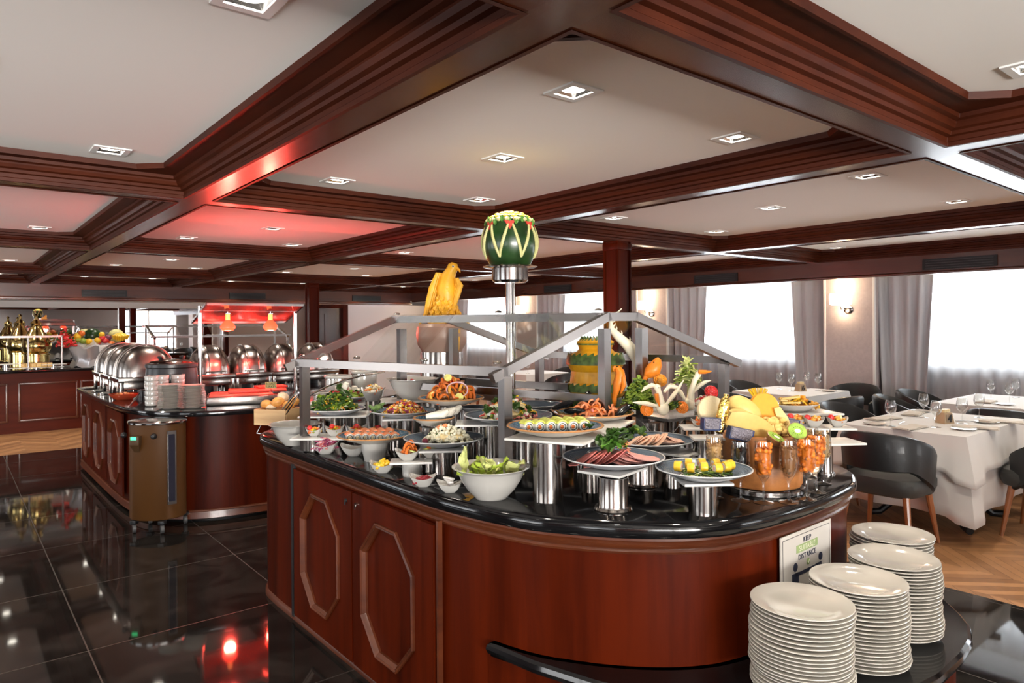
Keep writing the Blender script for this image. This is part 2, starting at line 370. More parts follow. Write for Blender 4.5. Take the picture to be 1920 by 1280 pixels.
# vents
def vent(c, sx, sy, label):
    mb = MB()
    if sx > sy:
        mb.box(c, (sx, .02, .115)); mb.mi = 1
        for k in range(4): mb.box((c[0], c[1]-.012, c[2]-.04+k*.026), (sx-.06, .01, .006))
    else:
        mb.box(c, (.02, sy, .115)); mb.mi = 1
        for k in range(4): mb.box((c[0]-.012, c[1], c[2]-.04+k*.026), (.01, sy-.06, .006))
    tag(mb.build('air_vent', [VENT, mat('vent_slat', (.03, .032, .035), .4)], smooth=0), label, 'vent', 'black air vents in the wooden soffits')
vent((8.23, 5.65, 2.16), .02, .69, 'black slot air vent in the soffit above the second window')
vent((8.23, 2.68, 2.16), .02, .69, 'wide black slot air vent in the soffit at the right edge of the room')
vent((8.23, 8.85, 2.16), .02, .69, 'small black slot air vent in the soffit left of the near column')
vent((2.12, 13.79, 2.13), .69, .02, 'black slot air vent above the brass pots and fruit display')
vent((4.56, 13.79, 2.13), .69, .02, 'black slot air vent above the red heat lamps')
vent((7.13, 13.79, 2.13), .69, .02, 'black slot air vent above the white far wall')
# walls
def wallpiece(mb, c, d): mb.box(c, d)
wr = MB(); HY = 1.02; WZ0, WZ1 = 1.06, 1.98
ys = sorted(WIN_Y); prev = Y0
wr.box((9.3, (Y0+Y1)/2, WZ0/2), (.1, Y1-Y0, WZ0)); wr.box((9.3, (Y0+Y1)/2, (WZ1+2.5)/2), (.1, Y1-Y0, 2.5-WZ1))
for y in ys: wr.box((9.3, (prev+y-HY)/2, (WZ0+WZ1)/2), (.1, y-HY-prev, WZ1-WZ0)); prev = y+HY
wr.box((9.3, (prev+Y1)/2, (WZ0+WZ1)/2), (.1, Y1-prev, WZ1-WZ0)); struct(wr.build('wall_right', GREYW, smooth=0))
for n, y in enumerate(WIN_Y):
    t = struct(bpy.data.objects.new('window_%d' % (n+1), None)); COL.objects.link(t); t.location = (9.3, y, WZ0); H = WZ1-WZ0
    f = MB()
    for q in (-HY+.02, 0, HY-.02): f.box((0, q, H/2), (.06, .05, H))
    for z in (.025, H-.025): f.box((0, 0, z), (.06, 2*HY, .05))
    f.build('window_frame', WPAINT, t); g = MB(); g.box((0, 0, H/2), (.006, 2*HY-.04, H-.04)); g.build('pane', PANE, t)
    g = MB(); g.box((-.09, 0, -.015), (.14, 2*HY+.1, .03)); g.build('window_sill', WPAINT, t)
WX = REAR_WIN_FILL
wl = MB(); wl.box(((X0+X1)/2, Y0-.05, .2), (X1-X0, .1, .4)); wl.box(((X0+X1)/2, Y0-.05, 2.4), (X1-X0, .1, .2)); prev = X0
for x in WX: wl.box(((prev+x-1.2)/2, Y0-.05, 1.35), (x-1.2-prev, .1, 1.9)); prev = x+1.2
wl.box(((prev+X1)/2, Y0-.05, 1.35), (X1-prev, .1, 1.9)); struct(wl.build('wall_front', GREYW, smooth=0))
for n, x in enumerate(WX):  # all but the last are made up to let the rear fill in
    t = struct(bpy.data.objects.new('window_%d' % (n+7), None)); COL.objects.link(t); t.location = (x, Y0-.05, .4)
    f = MB()
    for q in (-1.17, 0, 1.17): f.box((q, 0, .95), (.05, .06, 1.9))
    for z in (.03, 1.87): f.box((0, 0, z), (2.4, .06, .05))
    f.build('window_frame', WPAINT, t); g = MB(); g.box((0, 0, .95), (2.34, .006, 1.84)); g.build('pane', PANE, t)
wl = MB(); wl.box((X0-.05, (Y0+Y1)/2, .2), (.1, Y1-Y0, .4)); wl.box((X0-.05, (Y0+Y1)/2, 2.4), (.1, Y1-Y0, .2)); prev = Y0
for y in LEFT_FILL: wl.box((X0-.05, (prev+y-1.2)/2, 1.35), (.1, y-1.2-prev, 1.9)); prev = y+1.2
wl.box((X0-.05, (prev+Y1)/2, 1.35), (.1, Y1-prev, 1.9)); struct(wl.build('wall_left', W_BACK, smooth=0))
for n, y in enumerate(LEFT_FILL):  # made-up openings for the left ceiling fill
    t = struct(bpy.data.objects.new('window_%d' % (n+11), None)); COL.objects.link(t); t.location = (X0-.05, y, .4)
    f = MB()
    for q in (-1.17, 0, 1.17): f.box((0, q, .95), (.06, .05, 1.9))
    for z in (.03, 1.87): f.box((0, 0, z), (.06, 2.4, .05))
    f.build('window_frame', WPAINT, t); g = MB(); g.box((0, 0, .95), (.006, 2.34, 1.84)); g.build('pane', PANE, t)
wb = MB(); wb.box(((X0+X1)/2, Y1+.1, 1.25), (X1-X0, .1, 2.5)); struct(wb.build('wall_back', GREYW, smooth=0))
# back wall: mirrors, panelled bay, door and white panel
mb = MB(); mb.box((.9, 14.54, 1.38), (6.9, .02, 1.04)); o = mb.build('wall_mirror', MIRR, smooth=0); tag(o, 'wide wall mirror behind the far buffet counter', 'mirror')
mb = MB()
for x in (-2.56, .55, 2.5, 4.38): mb.box((x, 14.5, 1.38), (.10, .06, 1.04))
mb.box((.9, 14.5, .88), (7, .07, .05)); trim(mb, W_V)
mb = MB(); mb.box((5.2, 14.5, 1.0), (1.6, .08, 2.0)); struct(mb.build('wall_back_grey', mat('warm_grey_panel', (.33, .30, .28), .7), smooth=0))
mb = MB(); mb.box((7.95, 14.35, 1.0), (2.1, .1, 2.0)); struct(mb.build('wall_back_white', mat('pale_wall', (.80, .81, .86), .7), smooth=0))
d = struct(bpy.data.objects.new('door_1', None)); COL.objects.link(d); d.location = (6.45, 14.35, 0)
f = MB(); f.box((-.40, -.03, 1.0), (.12, .12, 2.0)); f.box((.40, -.03, 1.0), (.12, .12, 2.0)); f.box((0, -.03, 1.96), (.7, .12, .08)); f.build('door_frame', W_V, d)
f = MB(); f.box((0, .03, .96), (.68, .04, 1.92)); f.box((0, 0, 1.45), (.10, .02, .7)); f.build('door_leaf', wood('dark_door', (.02, .006, .003), (.06, .015, .007), (10, 10, 1)), d)
f = MB(); f.tube([(.28, -.0, 1.0), (.28, -.05, 1.0), (.18, -.05, 1.0)], .009); f.build('door_handle', POLI, d)
# pilasters on the window wall
PY = [4.07, 7.2, 10.3, 13.4, .95, -2.2, -5.3]
for y in PY:
    mb = MB(); mb.box((9.0, y, 1.05), (.5, .60, 2.1)); trim(mb, WALLP, 0)
    mb = MB()
    for s in (-1, 1): mb.box((8.755, y+s*.305, 1.05), (.03, .03, 2.1), bev=.005)
    trim(mb, WPAINT)
# columns
for (x, y, r) in ((4.60, 4.17, .155), (4.86, 11.4, .155)):
    t = MB(); t.box((x, y, 1.135), (r, r, 2.27)); trim(t, W_V, 0)
    t = MB()
    for sx in (-1, 1):
        for sy in (-1, 1): t.box((x+sx*r/2, y+sy*r/2, 1.135), (.022, .022, 2.27), bev=.006)
    t.box((x, y, .06), (r+.05, r+.05, .12), bev=.01); t.box((x, y, 2.22), (r+.03, r+.03, .06), bev=.01); trim(t, W_V)
# curtains
def wavy(x, y0, y1, z0, z1, amp, wl, seed, drift=0, skew=0):
    mb = MB(); n = int((y1-y0)/wl*10); rows = 7; rnd = random.Random(seed); ph = [rnd.uniform(-.8, .8) for _ in range(40)]
    vs = []; fs = []
    for j in range(rows+1):
        z = z0+(z1-z0)*j/rows; k = 1-.35*j/rows
        for i in range(n+1):
            y = y0+(y1-y0)*i/n; u = (y-y0)/wl
            a = math.sin(2*math.pi*u+ph[int(u) % 40]*.8)*amp*k*(1+.35*math.sin(u*1.7+seed))
            vs.append((x+a+drift*math.sin(u*.9+z*1.3), y+skew*(z-z0)*(i/n-.5), z))
    for j in range(rows):
        for i in range(n): q = j*(n+1)+i; fs.append((q, q+1, q+n+2, q+n+1))
    mb.faces(vs, fs); return mb
names = ['second window from the right', 'window behind the near column', 'third window', 'farthest window']
wn = {2.51: 'right-hand window, behind the numbered table', 5.63: 'window between the two lit sconces', 8.75: 'window seen through the glass guard', 11.85: 'farthest window along the wall', -.6: 'window beside the camera', -3.7: 'rear side window'}
for k, y in enumerate(WIN_Y):
    s = wavy(9.02, y-1.23, y+1.23, .04, 2.2, .022, .16, k).build('sheer_curtain', SHEER, smooth=180)
    tag(s, 'white sheer curtain across the %s' % wn[y], 'curtain', 'sheer curtains on the window wall')
    for q, sg in (('far', 1), ('near', -1)):
        a, b = (y+.78, y+1.24) if sg > 0 else (y-1.24, y-.80)
        s = wavy(8.93, a, b, .03, 2.2, .04, .105, k*2+sg, .01, .12).build('drape', DRAPE, smooth=180)
        tag(s, 'taupe gathered drape on the %s side of the %s' % (q, wn[y]), 'curtain', 'taupe drapes on the window wall')
# cove strip light
cove = mat('cove_strip', (1, .85, .5), .5, emit=(1, .78, .42), es=4)
mb = MB(); mb.box((8.93, 3.9, 2.235), (.02, 19.0, .012)); o = mb.build('light_strip', cove, smooth=0); tag(o, 'warm light strip hidden in the cove above the curtains', 'light')
# sconces
SH = mat('lit_lampshade', (.9, .85, .75), .8, emit=(1, .86, .66), es=1.3)
def sconce(y, label):
    t = thing('wall_sconce', label, 'lamp', (8.75, y, 1.70), 0, 'wall sconces on the pilasters')
    b = MB(); b.lathe([(0, 0), (.055, 0), (.055, .012), (.02, .022), (0, .024)], M=Matrix.Rotation(R_(-90), 4, 'Y')); b.build('back_plate', POLI, t)
    b = MB(); b.tube([(-.02, 0, 0), (-.075, .02, -.005), (-.10, .045, .0), (-.11, .05, .03), (-.11, .05, .06)], .006); b.build('arm', POLI, t)
    b = MB(); b.box((-.11, .05, .13), (.12, .25, .15), bev=.03); b.build('lamp_shade', SH, t)
    for z, e in ((.30, 2.2), (-.03, 1.3)):
        l = bpy.data.lights.new('sconce_light', 'POINT'); l.energy = e; l.color = (1, .72, .45); l.shadow_soft_size = .05
        lo = bpy.data.objects.new('sconce_light', l); COL.objects.link(lo); lo.parent = t; lo.location = (-.10, .05, z)
for y, s in ((4.07, 'lit wall sconce between the two large curtained windows'), (7.2, 'lit wall sconce just right of the near column'), (10.3, 'lit wall sconce behind the watermelon pole'), (13.4, 'lit wall sconce at the far end of the window wall'), (.95, 'lit wall sconce on the nearest pilaster, right of the frame')): sconce(y, s)
# downlights
LED = mat('downlight_lens', (1, 1, 1), .4, emit=(1, .93, .80), es=9)
def downlight():
    t = thing('downlight', 'x', 'light', (0, 0, 0), 0, 'square recessed downlights in the white coffers')
    f = MB(); q = .078; w_ = .052
    for s in (-1, 1): f.box((s*(q+w_)/2, 0, -.003), (q-w_, 2*q, .006)); f.box((0, s*(q+w_)/2, -.003), (2*w_, q-w_, .006))
    f.build('frame', WPAINT, t, smooth=0)
    f = MB(); f.faces([(-w_,-w_,0),(w_,-w_,0),(w_,w_,0),(-w_,w_,0),(-.03,-.03,.028),(.03,-.03,.028),(.03,.03,.028),(-.03,.03,.028)], [(0,1,5,4),(1,2,6,5),(2,3,7,6),(3,0,4,7)]); f.build('reflector', mat('satin_reflector', (.8, .8, .8), .25, 1), t, smooth=0)
    f = MB(); f.cyl((0, 0, .008), .043, .004, 20); f.build('bulb', LED, t)
    l = bpy.data.lights.new('beam', 'SPOT'); l.energy = 15; l.color = (1, .90, .76); l.spot_size = R_(110); l.spot_blend = .8; l.shadow_soft_size = .03
    lo = bpy.data.objects.new('beam', l); COL.objects.link(lo); lo.parent = t; lo.location = (0, 0, -.012)
    return t
# holes are not cut: the reflector sits in a shallow box under the plaster plane
DL = []
for (xa, xb, nm) in ((-.97, 1.043, 'left'), (1.188, 3.207, 'middle'), (3.358, 6.08, 'right'), (6.25, 8.24, 'window-side')):
    for (ya, yb, nn) in ((-5.15, -2.05, 'rear'), (-1.9, 1.09, 'overhead'), (1.22, 4.19, 'nearest'), (4.335, 7.51, 'second'), (7.68, 11.22, 'third'), (11.37, 13.8, 'farthest')):
        for u, v, c in ((.29, .20, 'near left'), (.80, .20, 'near right'), (.5, .52, 'centre'), (.29, .865, 'far left'), (.80, .865, 'far right')):
            x, y = xa+(xb-xa)*u, ya+(yb-ya)*v
            if xa < 0: x = xa+(xb-xa)*(.785 if u > .7 else .22 if u < .4 else .5)
            DL.append((x, y, '%s corner downlight' % c if c != 'centre' else 'centre downlight', nn, nm))
proto = None
for (x, y, c, nn, nm) in DL:
    if nm == 'window-side' and c.startswith('centre'): continue
    lab = 'square recessed %s of the %s coffer in the %s row' % (c, nn, nm)
    p = (x, y, ZT+.010)
    if proto is None: proto = downlight(); proto.location = p; proto['label'] = lab
    else: dup(proto, p, label=lab)

# plaster ceiling with square holes for the downlights
hx = sorted({round(d[0], 4) for d in DL}); hy = sorted({round(d[1], 4) for d in DL}); hole = {(round(d[0], 4), round(d[1], 4)) for d in DL if not (d[4] == 'window-side' and d[2].startswith('centre'))}
gx = [X0]+[v for h in hx for v in (h-.0521, h+.0521)]+[8.3]; gy = [Y0]+[v for h in hy for v in (h-.0521, h+.0521)]+[13.9]
ce = MB()
vv = {}
def cv(i, j):
    if (i, j) not in vv: vv[(i, j)] = ce.bm.verts.new((gx[i], gy[j], ZT+.010))
    return vv[(i, j)]
for i in range(len(gx)-1):
    for j in range(len(gy)-1):
        if i % 2 == 1 and j % 2 == 1 and (hx[i//2], hy[j//2]) in hole: continue
        ce.bm.faces.new([cv(i, j), cv(i, j+1), cv(i+1, j+1), cv(i+1, j)])
ce.box(((X0+X1)/2, (Y0+Y1)/2, 2.48), (X1-X0+.2, Y1-Y0+.2, .06))
struct(ce.build('ceiling', PLASTER, smooth=0))
# ============================================================ MAIN BUFFET ISLAND
CT = .92
C1 = [(1.40, 4.05), (1.378, 3.85), (1.378, 3.6), (1.380, 3.3), (1.383, 2.9), (1.387, 2.5), (1.402, 2.11), (1.472, 1.78), (1.569, 1.600), (1.67, 1.47), (1.80, 1.355), (1.95, 1.28), (2.17, 1.243), (2.457, 1.238), (2.69, 1.257), (2.835, 1.290), (2.966, 1.365), (3.079, 1.506), (3.15, 1.72), (3.18, 2.0), (3.19, 2.6), (3.19, 3.4), (3.18, 3.9), (3.08, 4.15), (2.8, 4.28), (2.3, 4.31), (1.8, 4.30), (1.52, 4.22)]
C1 = ccw(smooth_closed(C1, 4))
isl = thing('buffet_island', 'large curved mahogany salad island with black granite top, nearest the camera', 'buffet counter', (0, 0, 0))
mb = MB(); mb.loft([ringz(C1, d, CT+z) for d, z in ((-.030, -.058), (-.010, -.055), (-.002, -.045), (0, -.03), (-.003, -.014), (-.013, -.003), (-.022, 0))]); mb.build('granite_top', GRAN, isl)
mb = MB(); mb.loft([ringz(C1, d, CT+z) for d, z in ((-.050, -.115), (-.034, -.112), (-.030, -.104), (-.034, -.097), (-.024, -.090), (-.018, -.076), (-.026, -.068), (-.026, -.060), (-.04, -.058))]); mb.build('cornice_moulding', wood('mahogany_moulding', (.03, .005, .0015), (.10, .024, .007), (2, 2, 14), .34, .15), isl)
mb = MB(); mb.loft([ringz(C1, -.040, CT-.110), ringz(C1, -.040, .0)], False, False); mb.loft([ringz(C1, -.06, CT-.09), ringz(C1, -.06, 0)]); mb.build('curved_body', W_V, isl)
mb = MB(); mb.loft([ringz(C1, d, z) for d, z in ((-.040, .0), (-.028, .0), (-.028, .022), (-.034, .032), (-.040, .036))], False, False); mb.build('base_moulding', MATS['mahogany_moulding'], isl)
XF = 1.418
def octdoor(parent, x, ya, yb, z0, z1, cy, cz, hw, hh, ch, cvz, name, keyh=False, sgn=-1):
    """a door in the plane x with a recessed elongated-octagon panel; faces towards -x"""
    dr = thing(name, None, None, (x, cy, 0)); del_ = dr; dr.parent = parent
    oc = [(-hw+ch, -hh), (hw-ch, -hh), (hw, -hh+cvz), (hw, hh-cvz), (hw-ch, hh), (-hw+ch, hh), (-hw, hh-cvz), (-hw, -hh+cvz)]
    return dr, oc
def door_mesh(parent, x, ya, yb, z0, z1, cy, cz, hw, hh, ch, cvz, t=.018):
    oc = [(-hw+ch, -hh), (hw-ch, -hh), (hw, -hh+cvz), (hw, hh-cvz), (hw-ch, hh), (-hw+ch, hh), (-hw, hh-cvz), (-hw, -hh+cvz)]
    P_ = lambda q, dx, k=0: (x+dx, cy+q[0]*(1-k/hw), cz+q[1]*(1-k/hh))
    mb = MB(); ou = [(ya, z0), (yb, z0), (yb, z0+.3*(z1-z0)), (yb, z0+.7*(z1-z0)), (yb, z1), (ya, z1), (ya, z0+.7*(z1-z0)), (ya, z0+.3*(z1-z0))]
    vs = [(x-t, a, b) for a, b in ou] + [P_(q, -t) for q in oc] + [(x, a, b) for a, b in ou]
    fs = [(i, (i+1) % 8, 8+(i+1) % 8, 8+i) for i in range(8)] + [(16+i, 16+(i+1) % 8, (i+1) % 8, i) for i in range(8)]
    mb.faces(vs, fs)
    dr = mb.build('door', W_V, parent, smooth=20)
    mb = MB(); prof = [(0, -t), (0, -t-.010), (.006, -t-.014), (.012, -t-.008), (.016, -t-.010), (.022, -t-.002), (.026, -t+.004), (.026, .004)]
    mb.loft([[P_(q, dx, k) for q in oc] for k, dx in prof], False, False); mb.build('octagon_moulding', MATS['mahogany_moulding'], dr, smooth=20)
    mb = MB(); mb.faces([P_(q, -.004, .024) for q in oc], [tuple(range(8))]); mb.build('recessed_panel', W_V, dr, smooth=0)
    return dr
for ya, yb, cy in ((3.54, 2.875, 3.215), (2.86, 2.195, 2.55)):
    d = door_mesh(isl, XF, yb, ya, .035, .80, cy, .43, .22, .285, .135, .14)
    l = MB(); ky = 2.82 if ya < 3 else 2.92; l.cyl((0, 0, 0), .009, .006, 12, M=Matrix.Translation((XF-.018, ky, .755)) @ Matrix.Rotation(R_(-90), 4, 'Y')); l.box((XF-.026, ky, .745), (.004, .006, .02)); l.build('lock', POLI if ya < 3 else BLKM, d)
mb = MB(); mb.box((XF-.008, 3.565, .42), (.02, .025, .80)); mb.build('dark_joint', BLKM, isl)
mb = MB(); mb.box((XF-.004, 2.175, .42), (.02, .012, .80)); mb.build('corner_bead', MATS['mahogany_moulding'], isl)
# plate ledge
LZ = .445
edge = [at(907, 1188, .457), at(961, 1223, LZ), at(1042, 1251, LZ), at(1164, 1279, LZ)]
LP = [(1.443, 1.93), (1.475, 1.72), (1.54, 1.50), (1.66, 1.24), (1.80, 1.05), (1.98, .93), (2.2, .86), (2.4, .835), (2.6, .840), (2.75, .86), (2.88, .905), (2.97, .965), (3.06, 1.04), (3.13, 1.15), (3.165, 1.35)]
LPo = [(a.x, a.y) for i in range(len(LP)-1) for a in [Vector(LP[i]).lerp(Vector(LP[i+1]), q/3) for q in range(3)]]+[LP[-1]]
LPi = [p for p in offset(C1, -.034) if p[1] < 1.96 and p[0] < 3.135]; LPi.sort(key=lambda p: -math.atan2(p[1]-2.4, p[0]-2.3) % (2*math.pi))
if LPi[0][0] < LPi[-1][0]: LPi = LPi[::-1]
LPs = ccw(LPo+LPi)
lg = thing('plate_ledge', 'low curved black granite ledge carrying the dinner plate stacks', 'shelf', (0, 0, 0))
mb = MB(); mb.loft([ringz(LPs, d, LZ+z) for d, z in ((-.022, -.042), (-.006, -.038), (0, -.022), (-.004, -.008), (-.014, 0))]); mb.build('granite_slab', GRAN, lg)
mb = MB(); LPc = ccw([((p[0]-2.35)*.955+2.35, (p[1]-1.9)*.955+1.9) for p in LPo]+[(3.07, 1.52)]+[(p[0], p[1]) for p in LPi]); mb.prism(LPc, 0, LZ-.04); mb.build('curved_cabinet', W_V, lg)
# dinner plates
PP = [(.0, .004), (.046, .004), (.05, 0), (.056, 0), (.060, .004), (.096, .0095), (.104, .013), (.145, .0205), (.1475, .0225), (.1465, .0245), (.142, .0245), (.104, .0165), (.094, .0125), (.0, .0105)]
pm = MB(); pm.lathe([(r, z) for r, z in PP], n=56); PLATE = pm.build('dinner_plate', mat('ivory_china', (.56, .53, .475), .10, coat=.6)).data
bpy.data.objects.remove(bpy.data.objects['dinner_plate'])
def plate_stack(cx, cy, n, who, seed, pitch=.0115, base=LZ, me=PLATE, grp='stacked ivory dinner plates', nm='dinner_plate'):
    rnd = random.Random(seed); dx = dy = 0
    for k in range(n):
        if k: dx = dx*.7+rnd.uniform(-.0035, .0035); dy = dy*.7+rnd.uniform(-.0035, .0035)
        o = bpy.data.objects.new(nm, me); COL.objects.link(o); o.location = (cx+dx+(.006*math.sin(k*.35+seed)), cy+dy, base+k*pitch); o.rotation_euler = (0, 0, rnd.uniform(0, 6))
        if k == n-1: tag(o, 'ivory dinner plate on top of %s' % who, 'plate', grp)
        elif k == 0: tag(o, 'ivory dinner plate at the bottom of %s' % who, 'plate', grp)
        else: tag(o, 'ivory dinner plate, %s down in %s' % (ORD(n-1-k), who), 'plate', grp)
def ORD(i):
    i += 1
    w_ = {1: 'first', 2: 'second', 3: 'third', 4: 'fourth', 5: 'fifth', 6: 'sixth', 7: 'seventh', 8: 'eighth', 9: 'ninth', 10: 'tenth', 11: 'eleventh', 12: 'twelfth', 13: 'thirteenth', 14: 'fourteenth', 15: 'fifteenth', 16: 'sixteenth', 17: 'seventeenth', 18: 'eighteenth', 19: 'nineteenth', 20: 'twentieth', 21: 'twenty-first', 22: 'twenty-second', 23: 'twenty-third', 24: 'twenty-fourth', 25: 'twenty-fifth'}
    return w_.get(i, str(i))
plate_stack(1.985, 1.075, 22, 'the nearest, leftmost dinner plate stack', 1)
plate_stack(2.300, 1.045, 22, 'the second dinner plate stack from the left', 2)
plate_stack(2.62, 1.060, 22, 'the third dinner plate stack, under the sign', 3)
plate_stack(2.90, 1.190, 22, 'the farthest dinner plate stack, by the dining chairs', 5)
# sign on the curved body, slightly bent around it
sg0, sg1 = Vector((2.33, 1.262, 0)), Vector((2.72, 1.288, 0))
def sign():
    """paper notice in a clear holder, stuck on the curved front of the island"""
    a, b = Vector((2.205, 1.264)), Vector((2.575, 1.272))
    dirv = (b-a).normalized(); ang = math.atan2(dirv.y, dirv.x); Wd = (b-a).length; Ht = .36
    t = thing('distancing_notice', 'white paper notice reading keep suitable distance, on the curved island front', 'sign', (a.x, a.y, .450), ang)
    mb = MB(); mb.box((Wd/2, 0, Ht/2), (Wd, .004, Ht)); mb.build('paper', mat('notice_paper', (.50, .47, .43), .35, coat=.4), t)
    mb = MB(); e = .014; z0, z1 = e, Ht-e
    for c, d in (((Wd/2, -.0025, z1), (Wd-2*e, .001, .0015)), ((Wd/2, -.0025, z0), (Wd-2*e, .001, .0015)), ((e, -.0025, Ht/2), (.0015, .001, Ht-2*e)), ((Wd-e, -.0025, Ht/2), (.0015, .001, Ht-2*e))): mb.box(c, d)
    mb.build('border_line', BLKM, t)
    navy = mat('navy_print', (.02, .025, .05), .5); grn = mat('green_print', (.25, .33, .14), .5)
    mb = MB(); mb.box((Wd*.5, -.0026, Ht-.0625), (.155, .0012, .027)); mb.build('green_band', grn, t)
    def text(s, x, z, size, mt, nm):
        cu = bpy.data.curves.new(nm, 'FONT'); cu.body = s; cu.size = size; cu.align_x = 'CENTER'; cu.extrude = .0005; cu.offset = .0; cu.space_character = 1.08
        o = bpy.data.objects.new(nm, cu); COL.objects.link(o)
        dg = bpy.context.evaluated_depsgraph_get(); me = bpy.data.meshes.new_from_object(o.evaluated_get(dg)); bpy.data.objects.remove(o)
        me.materials.clear(); me.materials.append(mt); q = bpy.data.objects.new(nm, me); COL.objects.link(q); q.parent = t
        q.location = (x, -.0034, z); q.rotation_euler = (R_(90), 0, 0)
    text('KEEP', Wd*.5, Ht-.043, .025, navy, 'lettering'); text('SUITABLE', Wd*.5, Ht-.071, .026, mat('pale_print', (.62, .62, .48), .5), 'lettering'); text('DISTANCE', Wd*.5, Ht-.101, .026, navy, 'lettering')
    def rotcyl(x, z, r, mt, nm):
        m_ = MB(); m_.cyl((0, 0, 0), r, .0012, 20, M=Matrix.Translation((x, -.0022, z)) @ Matrix.Rotation(R_(90), 4, 'X')); m_.build(nm, mt, t)
    rotcyl(Wd*.27, .238, .015, navy, 'figure_head'); rotcyl(Wd*.77, .238, .015, navy, 'figure_head'); rotcyl(Wd*.52, .240, .012, grn, 'tick_badge')
    for sx in (-1, 1):
        m_ = MB(); x = Wd/2+sx*Wd*.23; m_.box((x, -.0026, .175), (.046, .0012, .085), bev=.0); m_.box((x-sx*.045, -.0026, .210), (.09, .0012, .012)); m_.box((x, -.0026, .09), (.04, .0012, .10)); m_.build('figure_body', navy, t)
    m_ = MB(); m_.bar((Wd*.52-.006, -.0036, .240), (Wd*.52-.001, -.0036, .234), .003, .001); m_.bar((Wd*.52-.001, -.0036, .234), (Wd*.52+.008, -.0036, .247), .003, .001); m_.build('tick_mark', mat('tick_white', (.8, .8, .7), .5), t)
sign()
def xyd(px, d, z=0): v = ray(px, 607)*d; return Vector((v.x, v.y, z))
# ============================================================ GLASS SNEEZE GUARD
def guard():
    t = thing('sneeze_guard', 'stainless steel pitched sneeze guard with glass panes over the salad island', 'sneeze guard', (0, 0, 0))
    ZR = 1.362; s = (CH-ZR)/(CH-1.38)
    FR, FL, BR, BL = [Vector((x*s, y*s, ZR)) for x, y in ((1.529, 1.925), (1.214+.02, 3.075), (2.731, 1.798), (2.551, 2.891))]
    def rp(px, f, a, b, zz=1.578):   # a ridge point above the line a-b, in the column px
        d = ray(px, 600); d = Vector((d.x, d.y)); A = Vector(a[:2]); B = Vector(b[:2])-A
        k = (A.y*d.x-A.x*d.y)/(B.x*d.y-B.y*d.x); q = A+B*k; return Vector((q.x, q.y, zz))
    R1, R2 = rp(1137, 0, FR, BR), rp(1192, 0, FR, BR)
    R2 = R1+(BR-FR).normalized()*.17; R2.z = 1.578
    ax = (FL-FR); L1 = R1+ax*1.0; ax2 = (BL-BR); L2 = R2+ax2*1.0; L1.z = L2.z = 1.578
    w_ = .036
    def bar(a, b, nm='rail', ww=w_, h=None):
        m_ = MB(); m_.bar(a, b, ww, h or ww); return m_.build(nm, ALU, t, smooth=0)
    ex = (FR-FL).normalized()*.02
    bar(FL-ex, FR+ex, 'front_rail'); bar(BL, BR, 'back_rail'); bar(L1, R1, 'ridge_rail'); bar(L2, R2, 'ridge_rail')
    bar(R1, R2, 'ridge_end'); bar(L1, L2, 'ridge_end')
    for a, b in ((FR, R1), (FL, L1), (BR, R2), (BL, L2)):
        e = (b-a).normalized(); bar(a-e*.06, b+e*.012, 'gable_rafter')
    dn = lambda v, z: Vector((v.x, v.y, z))
    def post(v, zb, lean=(0, 0)):
        bar(Vector((v.x+lean[0], v.y+lean[1], zb)), Vector((v.x, v.y, v.z-w_*.5)), 'post', .040)
    inn = lambda v, c, k: v+(c-v)*k
    cen = (FR+BL)/2; fr, fl_, br, bl = [inn(v, Vector((cen.x, cen.y, v.z)), .035) for v in (FR, FL, BR, BL)]
    for v in (fr, fl_, br, bl): post(v, CT)
    g1, g2 = FR+(BR-FR)*.385, FR+(BR-FR)*.55
    h1, h2 = FL+(BL-FL)*.385, FL+(BL-FL)*.6
    zr1 = 1.545
    for v, z in ((g1, zr1), (g2, zr1), (h1, zr1), (h2, zr1)): post(Vector((v.x, v.y, z)), CT)
    # inner shelf rails
    zs = 1.205
    zs = 1.222; axn = (FL-FR); bar(dn(g1, zs), dn(h1, zs), 'inner_rail', .03, .034)
    qa = xyd(1066, 3.55, 1.225); kx = (qa.x-g1.x)*.0; bar(qa, qa+Vector((axn.x, axn.y, 0))*.92, 'inner_rail', .03, .036)
    m_ = MB(); m_.bar(qa+Vector((0, 0, -.015)), Vector((qa.x, qa.y, CT)), .03); m_.build('inner_post', ALU, t, smooth=0); qb = qa+Vector((axn.x, axn.y, 0))*.9; m_ = MB(); m_.bar(qb+Vector((0, 0, -.015)), Vector((qb.x, qb.y, CT)), .03); m_.build('inner_post', ALU, t, smooth=0)
    # glass: front and back slopes, flat top
    def pane(a, b, c, d, nm):
        n = (b-a).cross(d-a).normalized(); 
        if n.z < 0: n = -n
        o = n*(w_/2+.003); th = n*.006
        m_ = MB(); v = [p+o for p in (a, b, c, d)]+[p+o+th for p in (a, b, c, d)]
        m_.faces(v, [(0,3,2,1),(4,5,6,7),(0,1,5,4),(1,2,6,5),(2,3,7,6),(3,0,4,7)]); return m_.build(nm, GUARD, t, smooth=0)
    pane(FL, FR, R1, L1, 'glass_pane'); pane(BL, BR, R2, L2, 'glass_pane')
    for a, b, q in ((FL, FR, .02), (FL, FR, .33), (FL, FR, .66), (FL, FR, .965)):
        p = a+(b-a)*q; m_ = MB(); m_.lathe([(0, 0), (.016, 0), (.018, .005), (.012, .010), (0, .012)], (p.x+.02, p.y+.01, p.z+w_/2+.012), 12); m_.build('glass_clip', POLI, t)
    for q in (.02, .55, .97):
        p = L1+(R1-L1)*q; m_ = MB(); m_.lathe([(0, 0), (.016, 0), (.018, .005), (.012, .010), (0, .012)], (p.x, p.y, p.z+w_/2+.008), 12); m_.build('glass_clip', POLI, t)
    return cen
CEN = guard()
